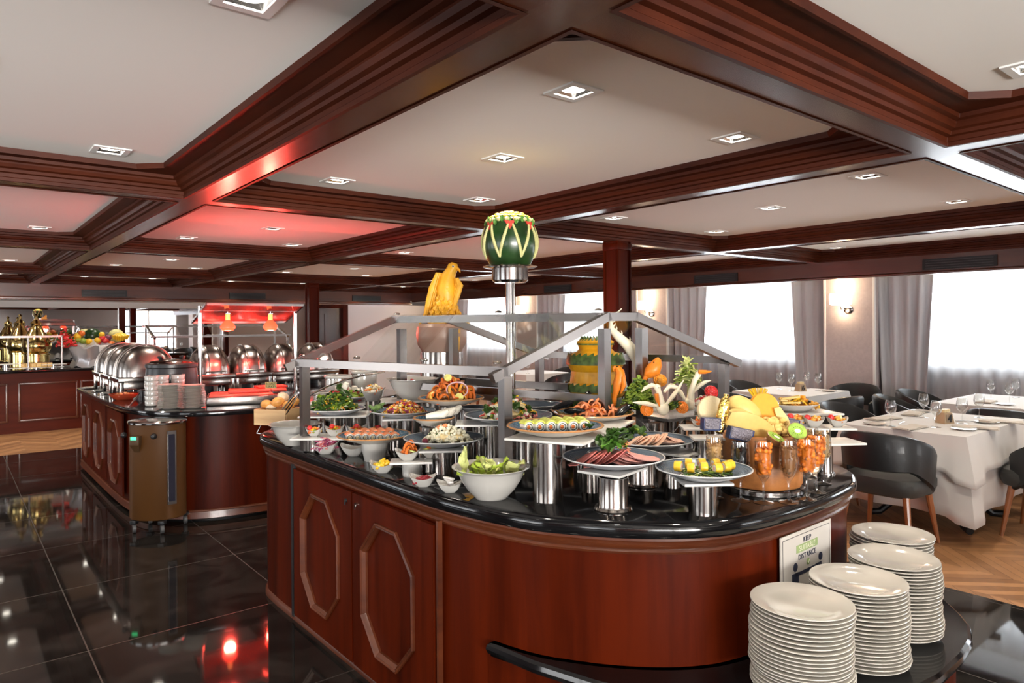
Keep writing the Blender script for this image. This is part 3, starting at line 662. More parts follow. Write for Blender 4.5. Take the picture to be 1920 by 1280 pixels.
# ============================================================ SECOND ISLAND (hot food)
K2 = 1.063; CT2 = .88
C2 = [(x*K2, y*K2) for x, y in [(1.03, 8.30), (1.03, 7.6), (1.035, 6.8), (1.045, 6.3), (1.075, 6.0), (1.15, 5.74), (1.288, 5.54), (1.47, 5.42), (1.7, 5.36), (2.0, 5.33), (2.5, 5.34), (2.9, 5.40), (3.15, 5.52), (3.3, 5.75), (3.36, 6.1), (3.38, 7.0), (3.38, 8.0), (3.3, 8.33), (3.1, 8.46), (2.2, 8.5), (1.2, 8.5), (1.05, 8.44)]]
C2 = ccw(smooth_closed(C2, 4))
is2 = thing('buffet_island', 'mahogany hot-food island with chafing dishes and red heat lamps, left of centre', 'buffet counter', (0, 0, 0))
mb = MB(); mb.loft([ringz(C2, d, CT2+z) for d, z in ((-.03, -.045), (-.006, -.042), (0, -.024), (-.004, -.008), (-.014, 0))]); mb.build('granite_top', GRAN, is2)
mb = MB(); mb.loft([ringz(C2, -.045, CT2-.04), ringz(C2, -.045, .09)], True, True); mb.build('curved_body', W_V, is2)
mb = MB(); mb.loft([ringz(C2, d, z-.07) for d, z in ((-.05, .17), (-.036, .165), (-.032, .155), (-.038, .150), (-.030, .10), (-.05, .09))]); mb.build('base_moulding', MATS['mahogany_moulding'], is2)
mb = MB(); mb.loft([ringz(C2, -.12, .08), ringz(C2, -.12, 0)]); mb.build('plinth', BLKM, is2)
for cy, hw in ((8.50, .20), (7.72, .24), (6.92, .24)):
    door_mesh(is2, 1.141, cy-hw-.12, cy+hw+.12, .13, .82, cy, .46, hw, .275, .13, .125, .014)
# ============================================================ FAR BUFFET COUNTER
bc = thing('far_buffet_counter', 'long mahogany buffet counter with black top along the mirrored far wall', 'buffet counter', (0, 0, 0))
mb = MB(); mb.box((-.4, 12.93, CT-.02), (5.4, 1.16, .04), bev=.008); mb.build('granite_top', GRAN, bc)
mb = MB(); mb.box((-.4, 12.96, .44), (5.34, 1.05, .88)); mb.build('cabinet_body', W_BACK, bc)
for x in (-2.4, -1.5, -.6, .3, 1.17, 1.95):
    mb = MB(); hw = .36
    for a, b in (((x, 12.425, .72), (2*hw, .02, .03)), ((x, 12.425, .18), (2*hw, .02, .03)), ((x-hw, 12.425, .45), (.03, .02, .57)), ((x+hw, 12.425, .45), (.03, .02, .57))): mb.box(a, b, bev=.006)
    mb.build('door_panel', MATS['mahogany_moulding'], bc)

# ============================================================ FOOD DISPLAY ON THE MAIN ISLAND
def xyd(px, d, z=0): v = ray(px, 607)*d; return Vector((v.x, v.y, z))
def zpx(px, py, d): return CH+ray(px, py).z*d
def back(p, r):   # move a point away from the camera by r
    h = Vector((p.x, p.y, 0)).normalized(); return p+h*r
RS = 'brushed steel risers under the platters'
def riser(px, fy, ty, wpx, label, flange=False, d=None, base=None):
    base = CT if base is None else base
    if d: p = xyd(px, d, base); r = wid(px, wpx, p)/2
    else:
        p = at(px, fy, base); r = wid(px, wpx, p)/2; p = back(p, r*(1.25 if flange else 1))
    h = zat(px, ty, p)-base
    mb = MB(); pr = [(0, 0), (r, 0), (r, h), (r-.003, h), (r-.003, h-.004), (0, h-.004)]
    if flange: pr = [(0, 0), (r*1.24, 0), (r*1.27, .006), (r*1.2, .013), (r*1.04, .012), (r, .018)]+pr[2:]
    mb.lathe(pr, n=32); o = mb.build('steel_riser', STEEL, loc=p); tag(o, label, 'riser', RS); o.rotation_euler.z = random.random()*6
    return p, base+h
TG = 'white square display tiles'
def tile3(c1, c2, c3, z, label, t=.009):
    a, b, c = at(*c1, z), at(*c2, z), at(*c3, z); u = (b-a); n = Vector((-u.y, u.x, 0)).normalized(); dpt = (c-b).dot(n); L = u.length
    if dpt < 0: n = -n; dpt = -dpt
    ctr = a+u/2+n*dpt/2; mb = MB(); mb.box((0, 0, 0), (L, dpt, t), bev=.0025); o = mb.build('display_tile', WHITE2, loc=(ctr.x, ctr.y, z-t/2)); o.rotation_euler.z = math.atan2(u.y, u.x)
    return tag(o, label, 'tile', TG)
def tile(c, z, sx, sy, rz, label, t=.009):
    mb = MB(); mb.box((0, 0, 0), (sx, sy, t), bev=.0025); o = mb.build('display_tile', WHITE2, loc=(c[0], c[1], z-t/2)); o.rotation_euler.z = R_(rz); return tag(o, label, 'tile', TG)
AZ = None
def platemats():
    mt, nt, b = nodes('blue_mosaic_glaze'); tc = nt.nodes.new('ShaderNodeTexCoord'); v = nt.nodes.new('ShaderNodeTexVoronoi'); v.inputs['Scale'].default_value = 110; nt.links.new(tc.outputs['Object'], v.inputs['Vector'])
    r = nt.nodes.new('ShaderNodeValToRGB'); r.color_ramp.elements[0].color = (.30, .36, .40, 1); r.color_ramp.elements[1].color = (.03, .10, .17, 1); r.color_ramp.elements[1].position = .55
    nt.links.new(v.outputs['Distance'], r.inputs[0]); nt.links.new(r.outputs[0], b.inputs['Base Color']); b.inputs['Roughness'].default_value = .12; return mt
MOSA = platemats(); RIMO = mat('amber_glazed_rim', (.42, .20, .08), .25, coat=.3)
SLATE = mat('slate_blue_glaze', (.13, .17, .22), .22, coat=.3); STONE = mat('cream_stoneware', (.58, .53, .46), .35)
GREYG = mat('pale_grey_glaze', (.36, .37, .39), .25, coat=.3)
def plate(kind, px, py, wpx, z, label, name='serving_plate', loc=None, D=None, h=.032):
    p = loc or at(px, py, z); r = (D or wid(px, wpx, p))/2; z0 = z-h
    t = thing(name, label, 'plate', (p.x, p.y, z0), 0, 'round serving plates on the salad island')
    mb = MB(); mb.lathe([(0, .003), (r*.42, .003), (r*.44, 0), (r*.48, 0), (r*.52, .004), (r*.78, h*.48), (r, h), (r-.002, h+.003)], n=48); mb.build('underside', STONE if kind == 'mosaic' else GREYG, t)
    mb = MB()
    if kind == 'mosaic':
        mb.lathe([(r-.009, h+.0015), (r*.80, h*.62), (r*.6, .012), (0, .010)], n=48); mb.build('glazed_surface', MOSA, t)
        mb = MB(); mb.lathe([(r-.0005, h-.002), (r+.0012, h+.001), (r-.002, h+.0045), (r-.010, h+.002)], n=48); mb.build('rim', RIMO, t)
    else:
        pr = [(r-.001, h+.003)]; k = r*.93
        pr += [(r*.96, h*.95)]
        for i in range(9): q = r*(.93-.035*i); zz = h*(.86-.055*i); pr += [(q, zz+.0012), (q-.0012, zz-.0006), (q-.004, zz-.0006)]
        pr += [(r*.56, .013), (0, .011)]
        mb.lathe(pr, n=48); mb.build('glazed_surface', SLATE, t)
        mb = MB(); mb.lathe([(r-.0005, h-.001), (r+.0008, h+.001), (r-.001, h+.0035), (r-.005, h+.002)], n=48); mb.build('rim', mat('white_rim', (.5, .5, .5), .3), t)
    return Vector((p.x, p.y, z0+.011)), r
# ---- food pieces
FM = {}
def fm(n, c, **k):
    k.setdefault('rough', .38); k.setdefault('var', .22); k.setdefault('vscale', 60); return mat('food_'+n, c, **k)
F_GREEN = fm('lettuce', (.19, .27, .03), sub=.1); F_DGREEN = fm('dark_leaf', (.035, .085, .012)); F_PALE = fm('pale_lettuce', (.52, .55, .20), sub=.15)
F_RED = fm('red', (.55, .015, .015), coat=.4, var=.1); F_YEL = fm('yellow', (.70, .42, .02), var=.1); F_ORG = fm('orange', (.58, .13, .015), var=.2)
F_WHT = fm('white', (.74, .70, .60), var=.05); F_CREAM = fm('cream', (.70, .56, .30)); F_PINK = fm('pink', (.62, .20, .17)); F_BROWN = fm('brown', (.20, .07, .02)); F_SALM = fm('salmon', (.66, .21, .08))
F_BLACK = fm('black', (.006, .006, .007), rough=.2, var=0); F_PURP = fm('purple', (.25, .03, .09)); F_RICE = fm('rice', (.72, .70, .64), bump=.6, bscale=240, var=.05); F_TURK = fm('turkey', (.76, .48, .34)); F_GOLD = fm('golden', (.72, .34, .05))
F_KIWI = fm('kiwi', (.20, .36, .03)); F_APR = fm('apricot', (.75, .19, .012), coat=.3); F_WAL = fm('walnut', (.28, .12, .04)); F_NUT = fm('peanut', (.52, .30, .12)); F_CHEESE = fm('cheese', (.64, .44, .13), var=.05, rough=.45); F_CHED = fm('cheddar', (.72, .30, .015), var=.04, rough=.45); F_BRIE = fm('brie', (.72, .60, .34), var=.08)
def leafp(mb, c, L, W, tilt, rz, curl=.5, th=.0015):
    M = Matrix.Translation(c) @ Matrix.Rotation(rz, 4, 'Z') @ Matrix.Rotation(-tilt, 4, 'Y'); n, k = 5, 4; vs = []
    ph = random.random()*6
    for s in (0, 1):
        for i in range(n+1):
            u = i/n; w_ = W*math.sin(math.pi*min(.97, u*.9+.08))
            for j in range(k+1):
                v = (j/k-.5); x = L*u; z = curl*L*.35*u*u+abs(v)*w_*.5+.12*W*math.sin(j*2.1+i*1.9+ph)-s*th
                vs.append((x, v*w_, z))
    q = (n+1)*(k+1); fs = []
    for i in range(n):
        for j in range(k):
            a = i*(k+1)+j; fs += [(a, a+1, a+k+2, a+k+1), (q+a, q+a+k+1, q+a+k+2, q+a+1)]
    for i in range(n): fs += [(i*(k+1), (i+1)*(k+1), q+(i+1)*(k+1), q+i*(k+1)), (i*(k+1)+k, q+i*(k+1)+k, q+(i+1)*(k+1)+k, (i+1)*(k+1)+k)]
    mb.faces(vs, fs, M)
def prawn(mb, c, s, rz, tilt=0):
    M = Matrix.Translation(c) @ Matrix.Rotation(rz, 4, 'Z') @ Matrix.Rotation(tilt, 4, 'X'); n = 7
    pts = [(s*math.cos(a)*.5, 0, s*math.sin(a)*.5) for a in [R_(200-i*210/n) for i in range(n+1)]]
    mb.tube(pts, [s*(.16-.014*i) if i < n else s*.10 for i in range(n+1)], 6, M)
def piece(mb, kind, c, s):
    rz = random.random()*6.28
    if kind == 'cube': mb.box((0, 0, 0), (s, s, s), bev=s*.12, M=Matrix.Translation(c) @ Euler((random.uniform(-.5, .5), random.uniform(-.5, .5), rz)).to_matrix().to_4x4())
    elif kind == 'ball': mb.ell(c, (s*.5, s*.5*random.uniform(.8, 1.1), s*.45), 8, 6, jit=.05)
    elif kind == 'bit': mb.ell(c, (s*.5, s*.3, s*.3), 6, 4, M=Euler((0, random.uniform(-1, 1), rz)).to_matrix().to_4x4(), jit=.15)
    elif kind == 'strip':
        a = Vector((math.cos(rz), math.sin(rz), random.uniform(-.2, .4)))*s*.5; b = Vector((random.uniform(-.2, .2), random.uniform(-.2, .2), .3))*s*.4
        mb.tube([Vector(c)-a, Vector(c)-a*.3+b, Vector(c)+a*.4+b, Vector(c)+a], s*.055, 5)
    elif kind == 'leaf': leafp(mb, Vector(c)-Vector((math.cos(rz), math.sin(rz), 0))*s*.35, s, s*.75, random.uniform(-.1, .7), rz)
    elif kind == 'prawn': prawn(mb, c, s, rz, random.uniform(-.6, .6))
    elif kind == 'ring':
        M = Matrix.Translation(c) @ Euler((random.uniform(-.5, .5), random.uniform(-.5, .5), rz)).to_matrix().to_4x4(); n = 14
        mb.tube([(s*.5*math.cos(2*math.pi*i/n), s*.5*math.sin(2*math.pi*i/n), 0) for i in range(n+1)], s*.05, 5, M)
    elif kind == 'slice': mb.cyl((0, 0, 0), s*.5, s*.14, 14, M=Matrix.Translation(c) @ Euler((random.uniform(-.4, .4), random.uniform(-.4, .4), rz)).to_matrix().to_4x4())
def heap(name, label, cat, c, rx, ry, h, items, core=None, rz=0, kind='stuff', pw=1.8, seed=None, parent=None):
    if seed is not None: random.seed(seed)
    mb = MB(); mats = [core or items[0][3]]
    if core is not False:
        mb.mi = 0; mb.ell((0, 0, h*.28), (rx*.80, ry*.80, h*.34), 16, 8, jit=.06)
    for n, kd, s, mt in items:
        if mt not in mats: mats.append(mt)
        mb.mi = mats.index(mt)
        for _ in range(n):
            r = math.sqrt(random.random()); a = random.random()*6.283; z = h*(1-r**pw)*random.uniform(.66, 1)
            piece(mb, kd, Vector((rx*r*math.cos(a), ry*r*math.sin(a), z+s*.2)), s*random.uniform(.8, 1.2))
    o = mb.build(name, mats, parent=parent, loc=c, rz=rz)
    if label: tag(o, label, cat, None, kind)
    return o
# ---- dishes
BOWLD = {}
def white_bowl(p, D, h, label):
    r = D/2; mb = MB()
    mb.lathe([(0, .004), (r*.36, .004), (r*.37, 0), (r*.41, 0), (r*.44, .006), (r*.62, h*.28), (r*.78, h*.60), (r*.86, h*.85), (r*.93, h*.95), (r, h*.985), (r*1.0, h*1.0), (r*.92, h*.985), (r*.84, h*.88), (r*.74, h*.58), (r*.56, h*.25), (r*.3, .012), (0, .010)], n=56)
    o = mb.build('serving_bowl', WHITE, loc=p); return tag(o, label, 'bowl', 'large white serving bowls')
def boat(p, L, label, rz=0, W=None, h=None, grp='small white wavy dishes'):
    W = W or L*.8; h = h or L*.36; n = 32; pr = [(.34, 0), (.38, 0), (.55, .18), (.80, .55), (1, 1), (.96, 1.0), (.76, .60), (.5, .2), (.3, .1)]
    rings = []
    for rr, z in pr:
        ring = []
        for i in range(n):
            a = 2*math.pi*i/n; sq = 1/max(abs(math.cos(a)), abs(math.sin(a)))**.45; wv = 1+.16*math.cos(2*a)*z if z > .5 else 1
            zz = z*h*(1+(.22*math.cos(2*a) if z > .5 else 0)*z)
            ring.append((L/2*rr*math.cos(a)*sq*.92, W/2*rr*math.sin(a)*sq*.92, zz))
        rings.append(ring)
    mb = MB(); mb.loft(rings); o = mb.build('wavy_dish', WHITE, loc=p, rz=rz); return tag(o, label, 'dish', grp)
def crock(p, r, h, label):
    t = thing('crock_pot', label, 'pot', p, 0, 'white crock pots')
    mb = MB(); mb.lathe([(0, 0), (r*.8, 0), (r*.95, h*.2), (r, h*.7), (r*.98, h*.85), (r*.9, h*.85), (r*.88, h*.3), (0, h*.15)], n=32); mb.build('body', WHITE, t)
    mb = MB(); mb.lathe([(r*.97, h*.84), (r*1.03, h*.86), (r*1.03, h*.88), (r*.97, h*.89)], n=32); mb.build('steel_band', POLI, t)
    mb = MB(); mb.lathe([(r*.9, h*.88), (r*1.06, h*.9), (r*1.08, h*.97), (r*1.0, h), (r*.86, h*.98), (r*.85, h*.9)], n=32); mb.build('rim', WHITE, t)
    return t
# ===== front-left: white bowl, dishes, sushi
p = back(at(554, 836, CT), .06); D = wid(554, 103, p); white_bowl(p, D, zat(554, 793, p)-CT, 'large empty white serving bowl at the left tip of the salad island')
def dish(px, fy, wpx, label, z=CT, rz=0, **k):
    p = at(px, fy, z); L = wid(px, wpx, p); p = back(p, L*.2); return boat(p, L, label, rz, **k), p, L
VZ = R_(-39)
_, p, L = dish(611, 852, 57, 'small white wavy dish of shredded red onion beside the empty bowl', rz=VZ)
heap('shredded_onion', 'heap of shredded purple onion in the small wavy dish', 'salad', p+Vector((0, 0, L*.12)), L*.34, L*.30, L*.32, [(90, 'strip', .045, F_PURP), (60, 'strip', .04, F_PINK), (30, 'strip', .04, fm('onion_white', (.6, .42, .5)))], seed=1)
_, p, L = dish(664, 856, 56, 'small plain white dish half under the salmon sushi plate', rz=VZ)
_, p, L = dish(718, 888, 55, 'small white wavy dish of yellow pickled peppers on the granite', rz=VZ)
heap('pickled_peppers', 'yellow pickled peppers heaped in a small white dish', 'pickles', p+Vector((0, 0, L*.16)), L*.33, L*.26, L*.2, [(26, 'bit', .03, F_YEL), (12, 'bit', .028, fm('olive_green', (.35, .38, .04)))], seed=2)
_, p, L = dish(794, 914, 58, 'small white wavy dish of red kidney beans', rz=VZ)
heap('kidney_beans', 'dark red kidney beans in a small white dish', 'beans', p+Vector((0, 0, L*.14)), L*.32, L*.26, L*.16, [(60, 'bit', .02, fm('bean', (.22, .012, .02), coat=.5, var=.1))], seed=3)
_, p, L = dish(844, 925, 56, 'small white dish of wrapped sachets next to the lettuce bowl', rz=VZ)
for i in range(5):
    mb = MB(); mb.box((0, 0, 0), (.045, .018, .006), bev=.002); o = mb.build('sachet', mat('sachet_paper', (.62, .60, .58), .4), loc=p+Vector((random.uniform(-.015, .015), random.uniform(-.015, .015), L*.22+i*.007))); o.rotation_euler = (random.uniform(-.2, .2), random.uniform(-.2, .2), random.random()*3)
    tag(o, 'white paper sachet in the small dish beside the lettuce bowl', 'sachet', 'white paper sachets')
mb = MB(); q = p+Vector((0, 0, L*.3)); mb.tube([q+RGT*.01, q+RGT*.035+Vector((0, 0, .01)), q+RGT*.06+FWD*.02+Vector((0, 0, .022))], [.004, .0025, .003], 6); tag(mb.build('teaspoon', POLI), 'small steel spoon resting in the dish of sachets', 'spoon')
# lettuce bowl
p = back(at(921, 941, CT), .07); D = wid(921, 147, p); hb = zat(921, 873, p)-CT; white_bowl(p, D, hb, 'large white bowl of lettuce leaves at the front of the island')
random.seed(11)
lb = MB(); 
for i in range(26):
    a = random.random()*6.28; r = random.uniform(0, .085); lb.mi = 0 if random.random() < .55 else 1
    leafp(lb, Vector((r*math.cos(a)-.02*math.cos(a+1), r*math.sin(a), hb*.50+random.uniform(0, .03))), random.uniform(.05, .08), random.uniform(.05, .075), random.uniform(-.1, .9), random.random()*6.28, .7)
lb.mi = 0; q = -RGT*.095; leafp(lb, Vector((q.x, q.y, hb*.75)), .10, .045, 1.45, R_(10), .3); q = RGT*.065-FWD*.01; leafp(lb, Vector((q.x, q.y, hb*.78)), .09, .085, .45, R_(-80), .4)
tag(lb.build('lettuce', [F_PALE, fm('leaf_bright', (.33, .43, .05))], loc=p), 'loose pale green lettuce leaves in the large white bowl', 'lettuce', None, 'stuff')
# salmon sushi plate on a white cup pedestal
p = back(at(702, 867, CT), .055); rc = wid(702, 47, p)/2
mb = MB(); mb.lathe([(0, 0), (rc*.8, 0), (rc*.84, .01), (rc, .05), (rc*1.05, .085), (0, .085)], n=28); tag(mb.build('upturned_cup', WHITE, loc=p), 'white upturned cup propping up the salmon sushi plate', 'cup', 'white cups used as plate stands')
zP = CT+.085+.033
cS, rS = plate('mosaic', 700, 822, 140, zP, 'blue mosaic plate with amber rim holding salmon sushi', loc=xyd(700, depth(p)+.01, zP))
def roll_proto(nm, top, fill, label, r=.021, L=.032):
    t = thing(nm, label, 'sushi roll', (0, 0, -5))
    M = Matrix.Rotation(R_(90), 4, 'Y')
    mb = MB(); mb.lathe([(0, -L/2), (r*.92, -L/2), (r, -L/2+.002), (r, L/2-.002), (r*.92, L/2), (0, L/2)], n=18, M=M); mb.build('rice', F_RICE, t)
    mb = MB(); mb.lathe([(r*.62, L/2+.0004), (r*.70, L/2+.0012), (r*.62, L/2+.0016), (r*.56, L/2+.0004)], n=16, M=M); mb.lathe([(r*.62, -L/2-.0004), (r*.70, -L/2-.0012), (r*.62, -L/2-.0016), (r*.56, -L/2-.0004)], n=16, M=M); mb.build('seaweed', F_BLACK, t)
    mb = MB()
    for s in (-1, 1): mb.ell((s*(L/2), .002, 0), (.002, r*.4, r*.4), 8, 6, jit=.2)
    mb.build('filling', fill, t)
    mb = MB(); n = 8; ring = []
    for x in (-L/2-.001, 0, L/2+.001):
        ring.append([(x, (r+k)*math.sin(a), (r+k)*math.cos(a)) for k, s in ((.001, 1), (.006, -1)) for a in [R_(s*(-58+116*i/n)) for i in range(n+1)]])
    mb.loft(ring); mb.build('topping', top, t); return t
def rolls(proto, c, zb, spots, labf, grp, first=[True]):
    for i, (u, v, a) in enumerate(spots):
        loc = c+RGT*u+FWD*v; loc.z = zb
        lab = labf
        dup(proto, loc, R_(a), lab, grp)
sal = roll_proto('sushi_roll', F_SALM, F_CREAM, 'x', .017, .032); rng = random.Random(5)
sp = [(-.105+.035*i, -.05+.006*math.sin(i), 12+8*rng.random()) for i in range(7)]+[(-.07+.036*i, .0, 15) for i in range(5)]+[(-.05+.038*i, .045, 20) for i in range(4)]
for i, (u, v, a) in enumerate(sp):
    loc = cS+RGT*u+FWD*v; loc.z = cS.z+.018+(.004 if i > 6 else 0); dup(sal, loc, R_(a+60), 'salmon-topped sushi roll, %s from the left in the %s row' % ((ORD(i), 'front') if i < 7 else (ORD(i-7), 'middle') if i < 12 else (ORD(i-12), 'back')), 'salmon sushi rolls on the left plate')
def kill(t):
    for c in list(t.children): bpy.data.objects.remove(c)
    bpy.data.objects.remove(t)
kill(sal)
heap('pepper_garnish', 'green sprig garnish behind the salmon sushi', 'garnish', cS+FWD*.06+RGT*.045, .02, .02, .03, [(6, 'leaf', .03, F_DGREEN), (2, 'ball', .012, F_RED)], core=False, seed=4)
# prawn dish on its small stand
p = back(at(772, 895, CT), .04); rc = wid(772, 36, p)/2
mb = MB(); mb.lathe([(0, 0), (rc*.95, 0), (rc, .01), (rc, .055), (0, .055)], n=28); tag(mb.build('upturned_cup', WHITE, loc=p), 'white upturned cup under the prawn dish tile', 'cup', 'white cups used as plate stands')
tile(p, CT+.064, .175, .105, -34, 'white tile under the small prawn dish')
q = p-RGT*.015; q.z = CT+.064; L = wid(764, 54, p); boat(q, L, 'small white wavy dish of fried prawns on its own stand', VZ)
heap('fried_prawns', 'orange fried prawns with lime in the small white dish', 'prawns', q+Vector((0, 0, L*.2)), L*.34, L*.26, L*.34, [(9, 'prawn', .036, F_ORG), (5, 'bit', .03, F_BROWN), (1, 'slice', .03, fm('lime', (.45, .5, .12)))], seed=6)
q = p+RGT*.075+FWD*.05; q.z = CT+.064; boat(q, L*.8, 'second small dish with lime wedges behind the prawn dish', VZ); heap('lime_wedges', 'lime wedges and orange relish in the dish behind the prawns', 'limes', q+Vector((0, 0, L*.2)), L*.25, L*.2, L*.15, [(5, 'slice', .035, MATS['food_lime']), (5, 'bit', .03, F_ORG)], seed=7)
riser(800, 0, 846, 36, 'steel riser hidden behind the prawn dish stand', d=depth(p)+.1)
# row of tomato dishes on a long tile
dT = 3.46; zT_ = zpx(620, 820, dT)
for px in (584, 690): riser(px, 0, 821, 34, 'short steel riser under the long tile of tomato dishes, %s end' % ('left' if px < 600 else 'right'), d=dT+.05)
c = (xyd(560, dT+.03)+xyd(715, dT+.03))/2; L_ = (xyd(560, dT)-xyd(715, dT)).length
tile(c, zT_+.004, L_+.05, .17, -39, 'long white tile carrying a row of tomato dishes')
for i, (px, w_) in enumerate(((588, 36), (626, 42), (668, 42), (706, 36))):
    q = xyd(px, dT+.02, zT_+.004); L = wid(px, w_, q); nth = ['first', 'second', 'third', 'fourth'][i]
    boat(q, L, 'small white dish of cherry tomatoes, %s from the left in the row' % nth, VZ+.2*i, h=L*.42)
    heap('vegetable_relish', 'orange and yellow relish in the %s tomato dish from the left' % nth, 'relish', q+Vector((0, 0, L*.2)), L*.36, L*.28, L*.22, [(14, 'bit', .022, F_ORG), (10, 'bit', .02, F_YEL), (8, 'bit', .02, F_GREEN), (6, 'bit', .02, F_RED)], seed=20+i)
    mb = MB(); mb.ell((0, 0, 0), .0135, 12, 8); tag(mb.build('cherry_tomato', F_RED, loc=q+Vector((0, 0, L*.45))-RGT*(.02-.01*i)-FWD*.01), 'red cherry tomato on the %s small dish from the left' % nth, 'tomato', 'cherry tomatoes on the small dishes')
# green salad
d1 = 3.78; z1 = zpx(628, 765, d1); c = xyd(628, d1, z1)
tile(c+FWD*.02, z1-.032, .36, .24, -37, 'white tile under the green leaf salad plate')
for px, w_ in ((625, 38), (671, 38)): riser(px, 0, 776, w_, 'steel riser under the green salad plate, %s one' % ('left' if px < 650 else 'right'), d=d1+.02)
cc, rr = plate('slate', 0, 0, 0, z1, 'slate blue plate of green leaf salad, left of the front row', loc=c, D=wid(628, 114, c))
heap('leaf_salad', 'green leaf salad with orange peppers and tuna on a slate plate', 'salad', cc-RGT*.01, rr*.78, rr*.62, .085, [(60, 'leaf', .05, F_DGREEN), (55, 'leaf', .045, F_GREEN), (34, 'strip', .05, F_YEL), (16, 'strip', .05, F_PINK), (14, 'bit', .03, F_GOLD), (10, 'strip', .04, F_WHT)], core=F_DGREEN, seed=31)
# corn and bean salad
d2 = 3.52; z2 = zpx(754, 769, d2); c = xyd(754, d2, z2)
riser(743, 0, 781, 36, 'steel riser under the corn and bean salad plate', d=d2)
tile(c, z2-.031, .20, .20, -30, 'white tile under the corn and bean salad plate')
cc, rr = plate('slate', 0, 0, 0, z2, 'slate blue plate of corn and bean salad', loc=c, D=wid(754, 124, c))
heap('corn_salad', 'corn, tuna and bean salad heaped on a slate blue plate', 'salad', cc+RGT*.008, rr*.72, rr*.55, .07, [(170, 'bit', .017, F_YEL), (120, 'bit', .018, F_ORG), (70, 'bit', .020, F_PURP), (110, 'bit', .018, F_CREAM), (60, 'bit', .018, F_BROWN), (24, 'bit', .018, F_RED)], core=F_BROWN, seed=32)
heap('green_leaves', 'green leaf sprig at the left of the corn salad', 'leaves', cc-RGT*rr*.72, .04, .035, .03, [(9, 'leaf', .05, fm('sage', (.16, .25, .08)))], core=False, seed=33)
# feta salad
d3 = 4.22; z3 = zpx(646, 742, d3); c = xyd(646, d3, z3)
tile(c+RGT*.03, z3-.032, .48, .26, -39, 'white tile behind the green salad carrying the feta plate'); 
for px in (620, 680): riser(px, 0, 752, 36, 'steel riser under the feta salad tile, %s one' % ('left' if px < 650 else 'right'), d=d3)
cc, rr = plate('slate', 0, 0, 0, z3, 'slate blue plate of feta cube salad', loc=c, D=wid(646, 98, c))
heap('feta_salad', 'Greek salad bed of cucumber, tomato and leaves under the feta', 'salad', cc, rr*.8, rr*.6, .065, [(26, 'cube', .022, F_GREEN), (22, 'cube', .022, F_RED), (16, 'leaf', .05, F_DGREEN), (12, 'bit', .02, F_PURP)], core=F_GREEN, seed=34)
rf = random.Random(3)
for i in range(16):
    a = rf.random()*6.28; r_ = math.sqrt(rf.random())*.8; mb = MB(); s_ = .026; mb.box((0, 0, 0), (s_, s_, s_), bev=.002)
    q = cc+Vector((rr*.72*r_*math.cos(a), rr*.5*r_*math.sin(a), .072*(1-r_**1.8)+.016)); o = mb.build('feta_cube', F_WHT, loc=q); o.rotation_euler = (rf.uniform(-.5, .5), rf.uniform(-.5, .5), rf.random()*3); tag(o, 'white feta cube on the Greek salad, %s one from the %s' % (ORD(i%8), 'left' if i < 8 else 'right'), 'feta cube', 'feta cubes on the Greek salad')
q = xyd(699, d3-.12, z3-.03); L = wid(699, 50, q); boat(q, L, 'grey-white wavy dish of shredded cheese and peppers beside the feta plate', VZ, h=L*.5)
riser(699, 0, 751, 30, 'steel riser under the shredded cheese dish', d=d3-.12)
heap('shredded_cheese', 'shredded white cheese with orange peppers in the wavy dish', 'salad', q+Vector((0, 0, L*.35)), L*.36, L*.28, L*.3, [(26, 'strip', .045, F_WHT), (12, 'strip', .045, F_ORG), (8, 'strip', .04, F_YEL), (6, 'leaf', .03, F_CREAM)], seed=35)
# crock pots behind
for px, py, w_, d_, lab in ((634, 703, 50, 4.38, 'white crock pot with steel band behind the feta salad'), (682, 694, 48, 4.46, 'taller white crock pot behind the feta salad, to the right'), (535, 771, 44, 4.1, 'white crock pot beside the wooden bread box'), (608, 733, 42, 4.35, 'white crock pot behind the left post of the guard')):
    q = xyd(px, d_, CT); r = wid(px, w_, q)/2; zt = zpx(px, py, d_); 
    h_ = .16 if px != 535 else zt-CT
    if zt-h_ > CT+.02: riser(px, 0, py+h_*1300/d_, w_*.8, 'steel riser under a white crock pot, %s' % ({634: 'centre', 682: 'right', 608: 'left'}[px]), d=d_)
    crock(xyd(px, d_, zt-h_), r, h_, lab)
# ladles leaning in the pots
for a, b, c_, lab in (((528, 770, 4.05), (556, 735, 4.0), (560, 728, 4.0), 'long steel tongs leaning out of the crock by the bread'), ((577, 742, 3.9), (640, 706, 3.95), (722, 697, 4.1), 'long curved ladle handle arching over the feta salad')):
    mb = MB(); P3 = [atd(*q) for q in (a, b, c_)]; pts = [P3[0].lerp(P3[1], t/4).lerp(P3[1].lerp(P3[2], t/4), t/4) for t in range(5)]; mb.tube(pts, .005, 8); tag(mb.build('serving_ladle', POLI), lab, 'ladle')
# tall white bowl
d4 = 3.78; q = xyd(773, d4, zpx(773, 748, d4)); D = wid(773, 99, q); white_bowl(q, D, zpx(773, 709, d4)-q.z, 'white bowl raised on a tile behind the corn salad')
tile(q, q.z, .34, .22, -30, 'white tile under the raised white bowl'); riser(773, 0, 751, 44, 'steel riser under the raised white bowl', d=d4)
heap('tomato_sauce', 'red sauce just visible inside the raised white bowl', 'sauce', q+Vector((0, 0, .07)), .06, .06, .035, [(10, 'bit', .03, F_RED)], core=F_RED, seed=36)
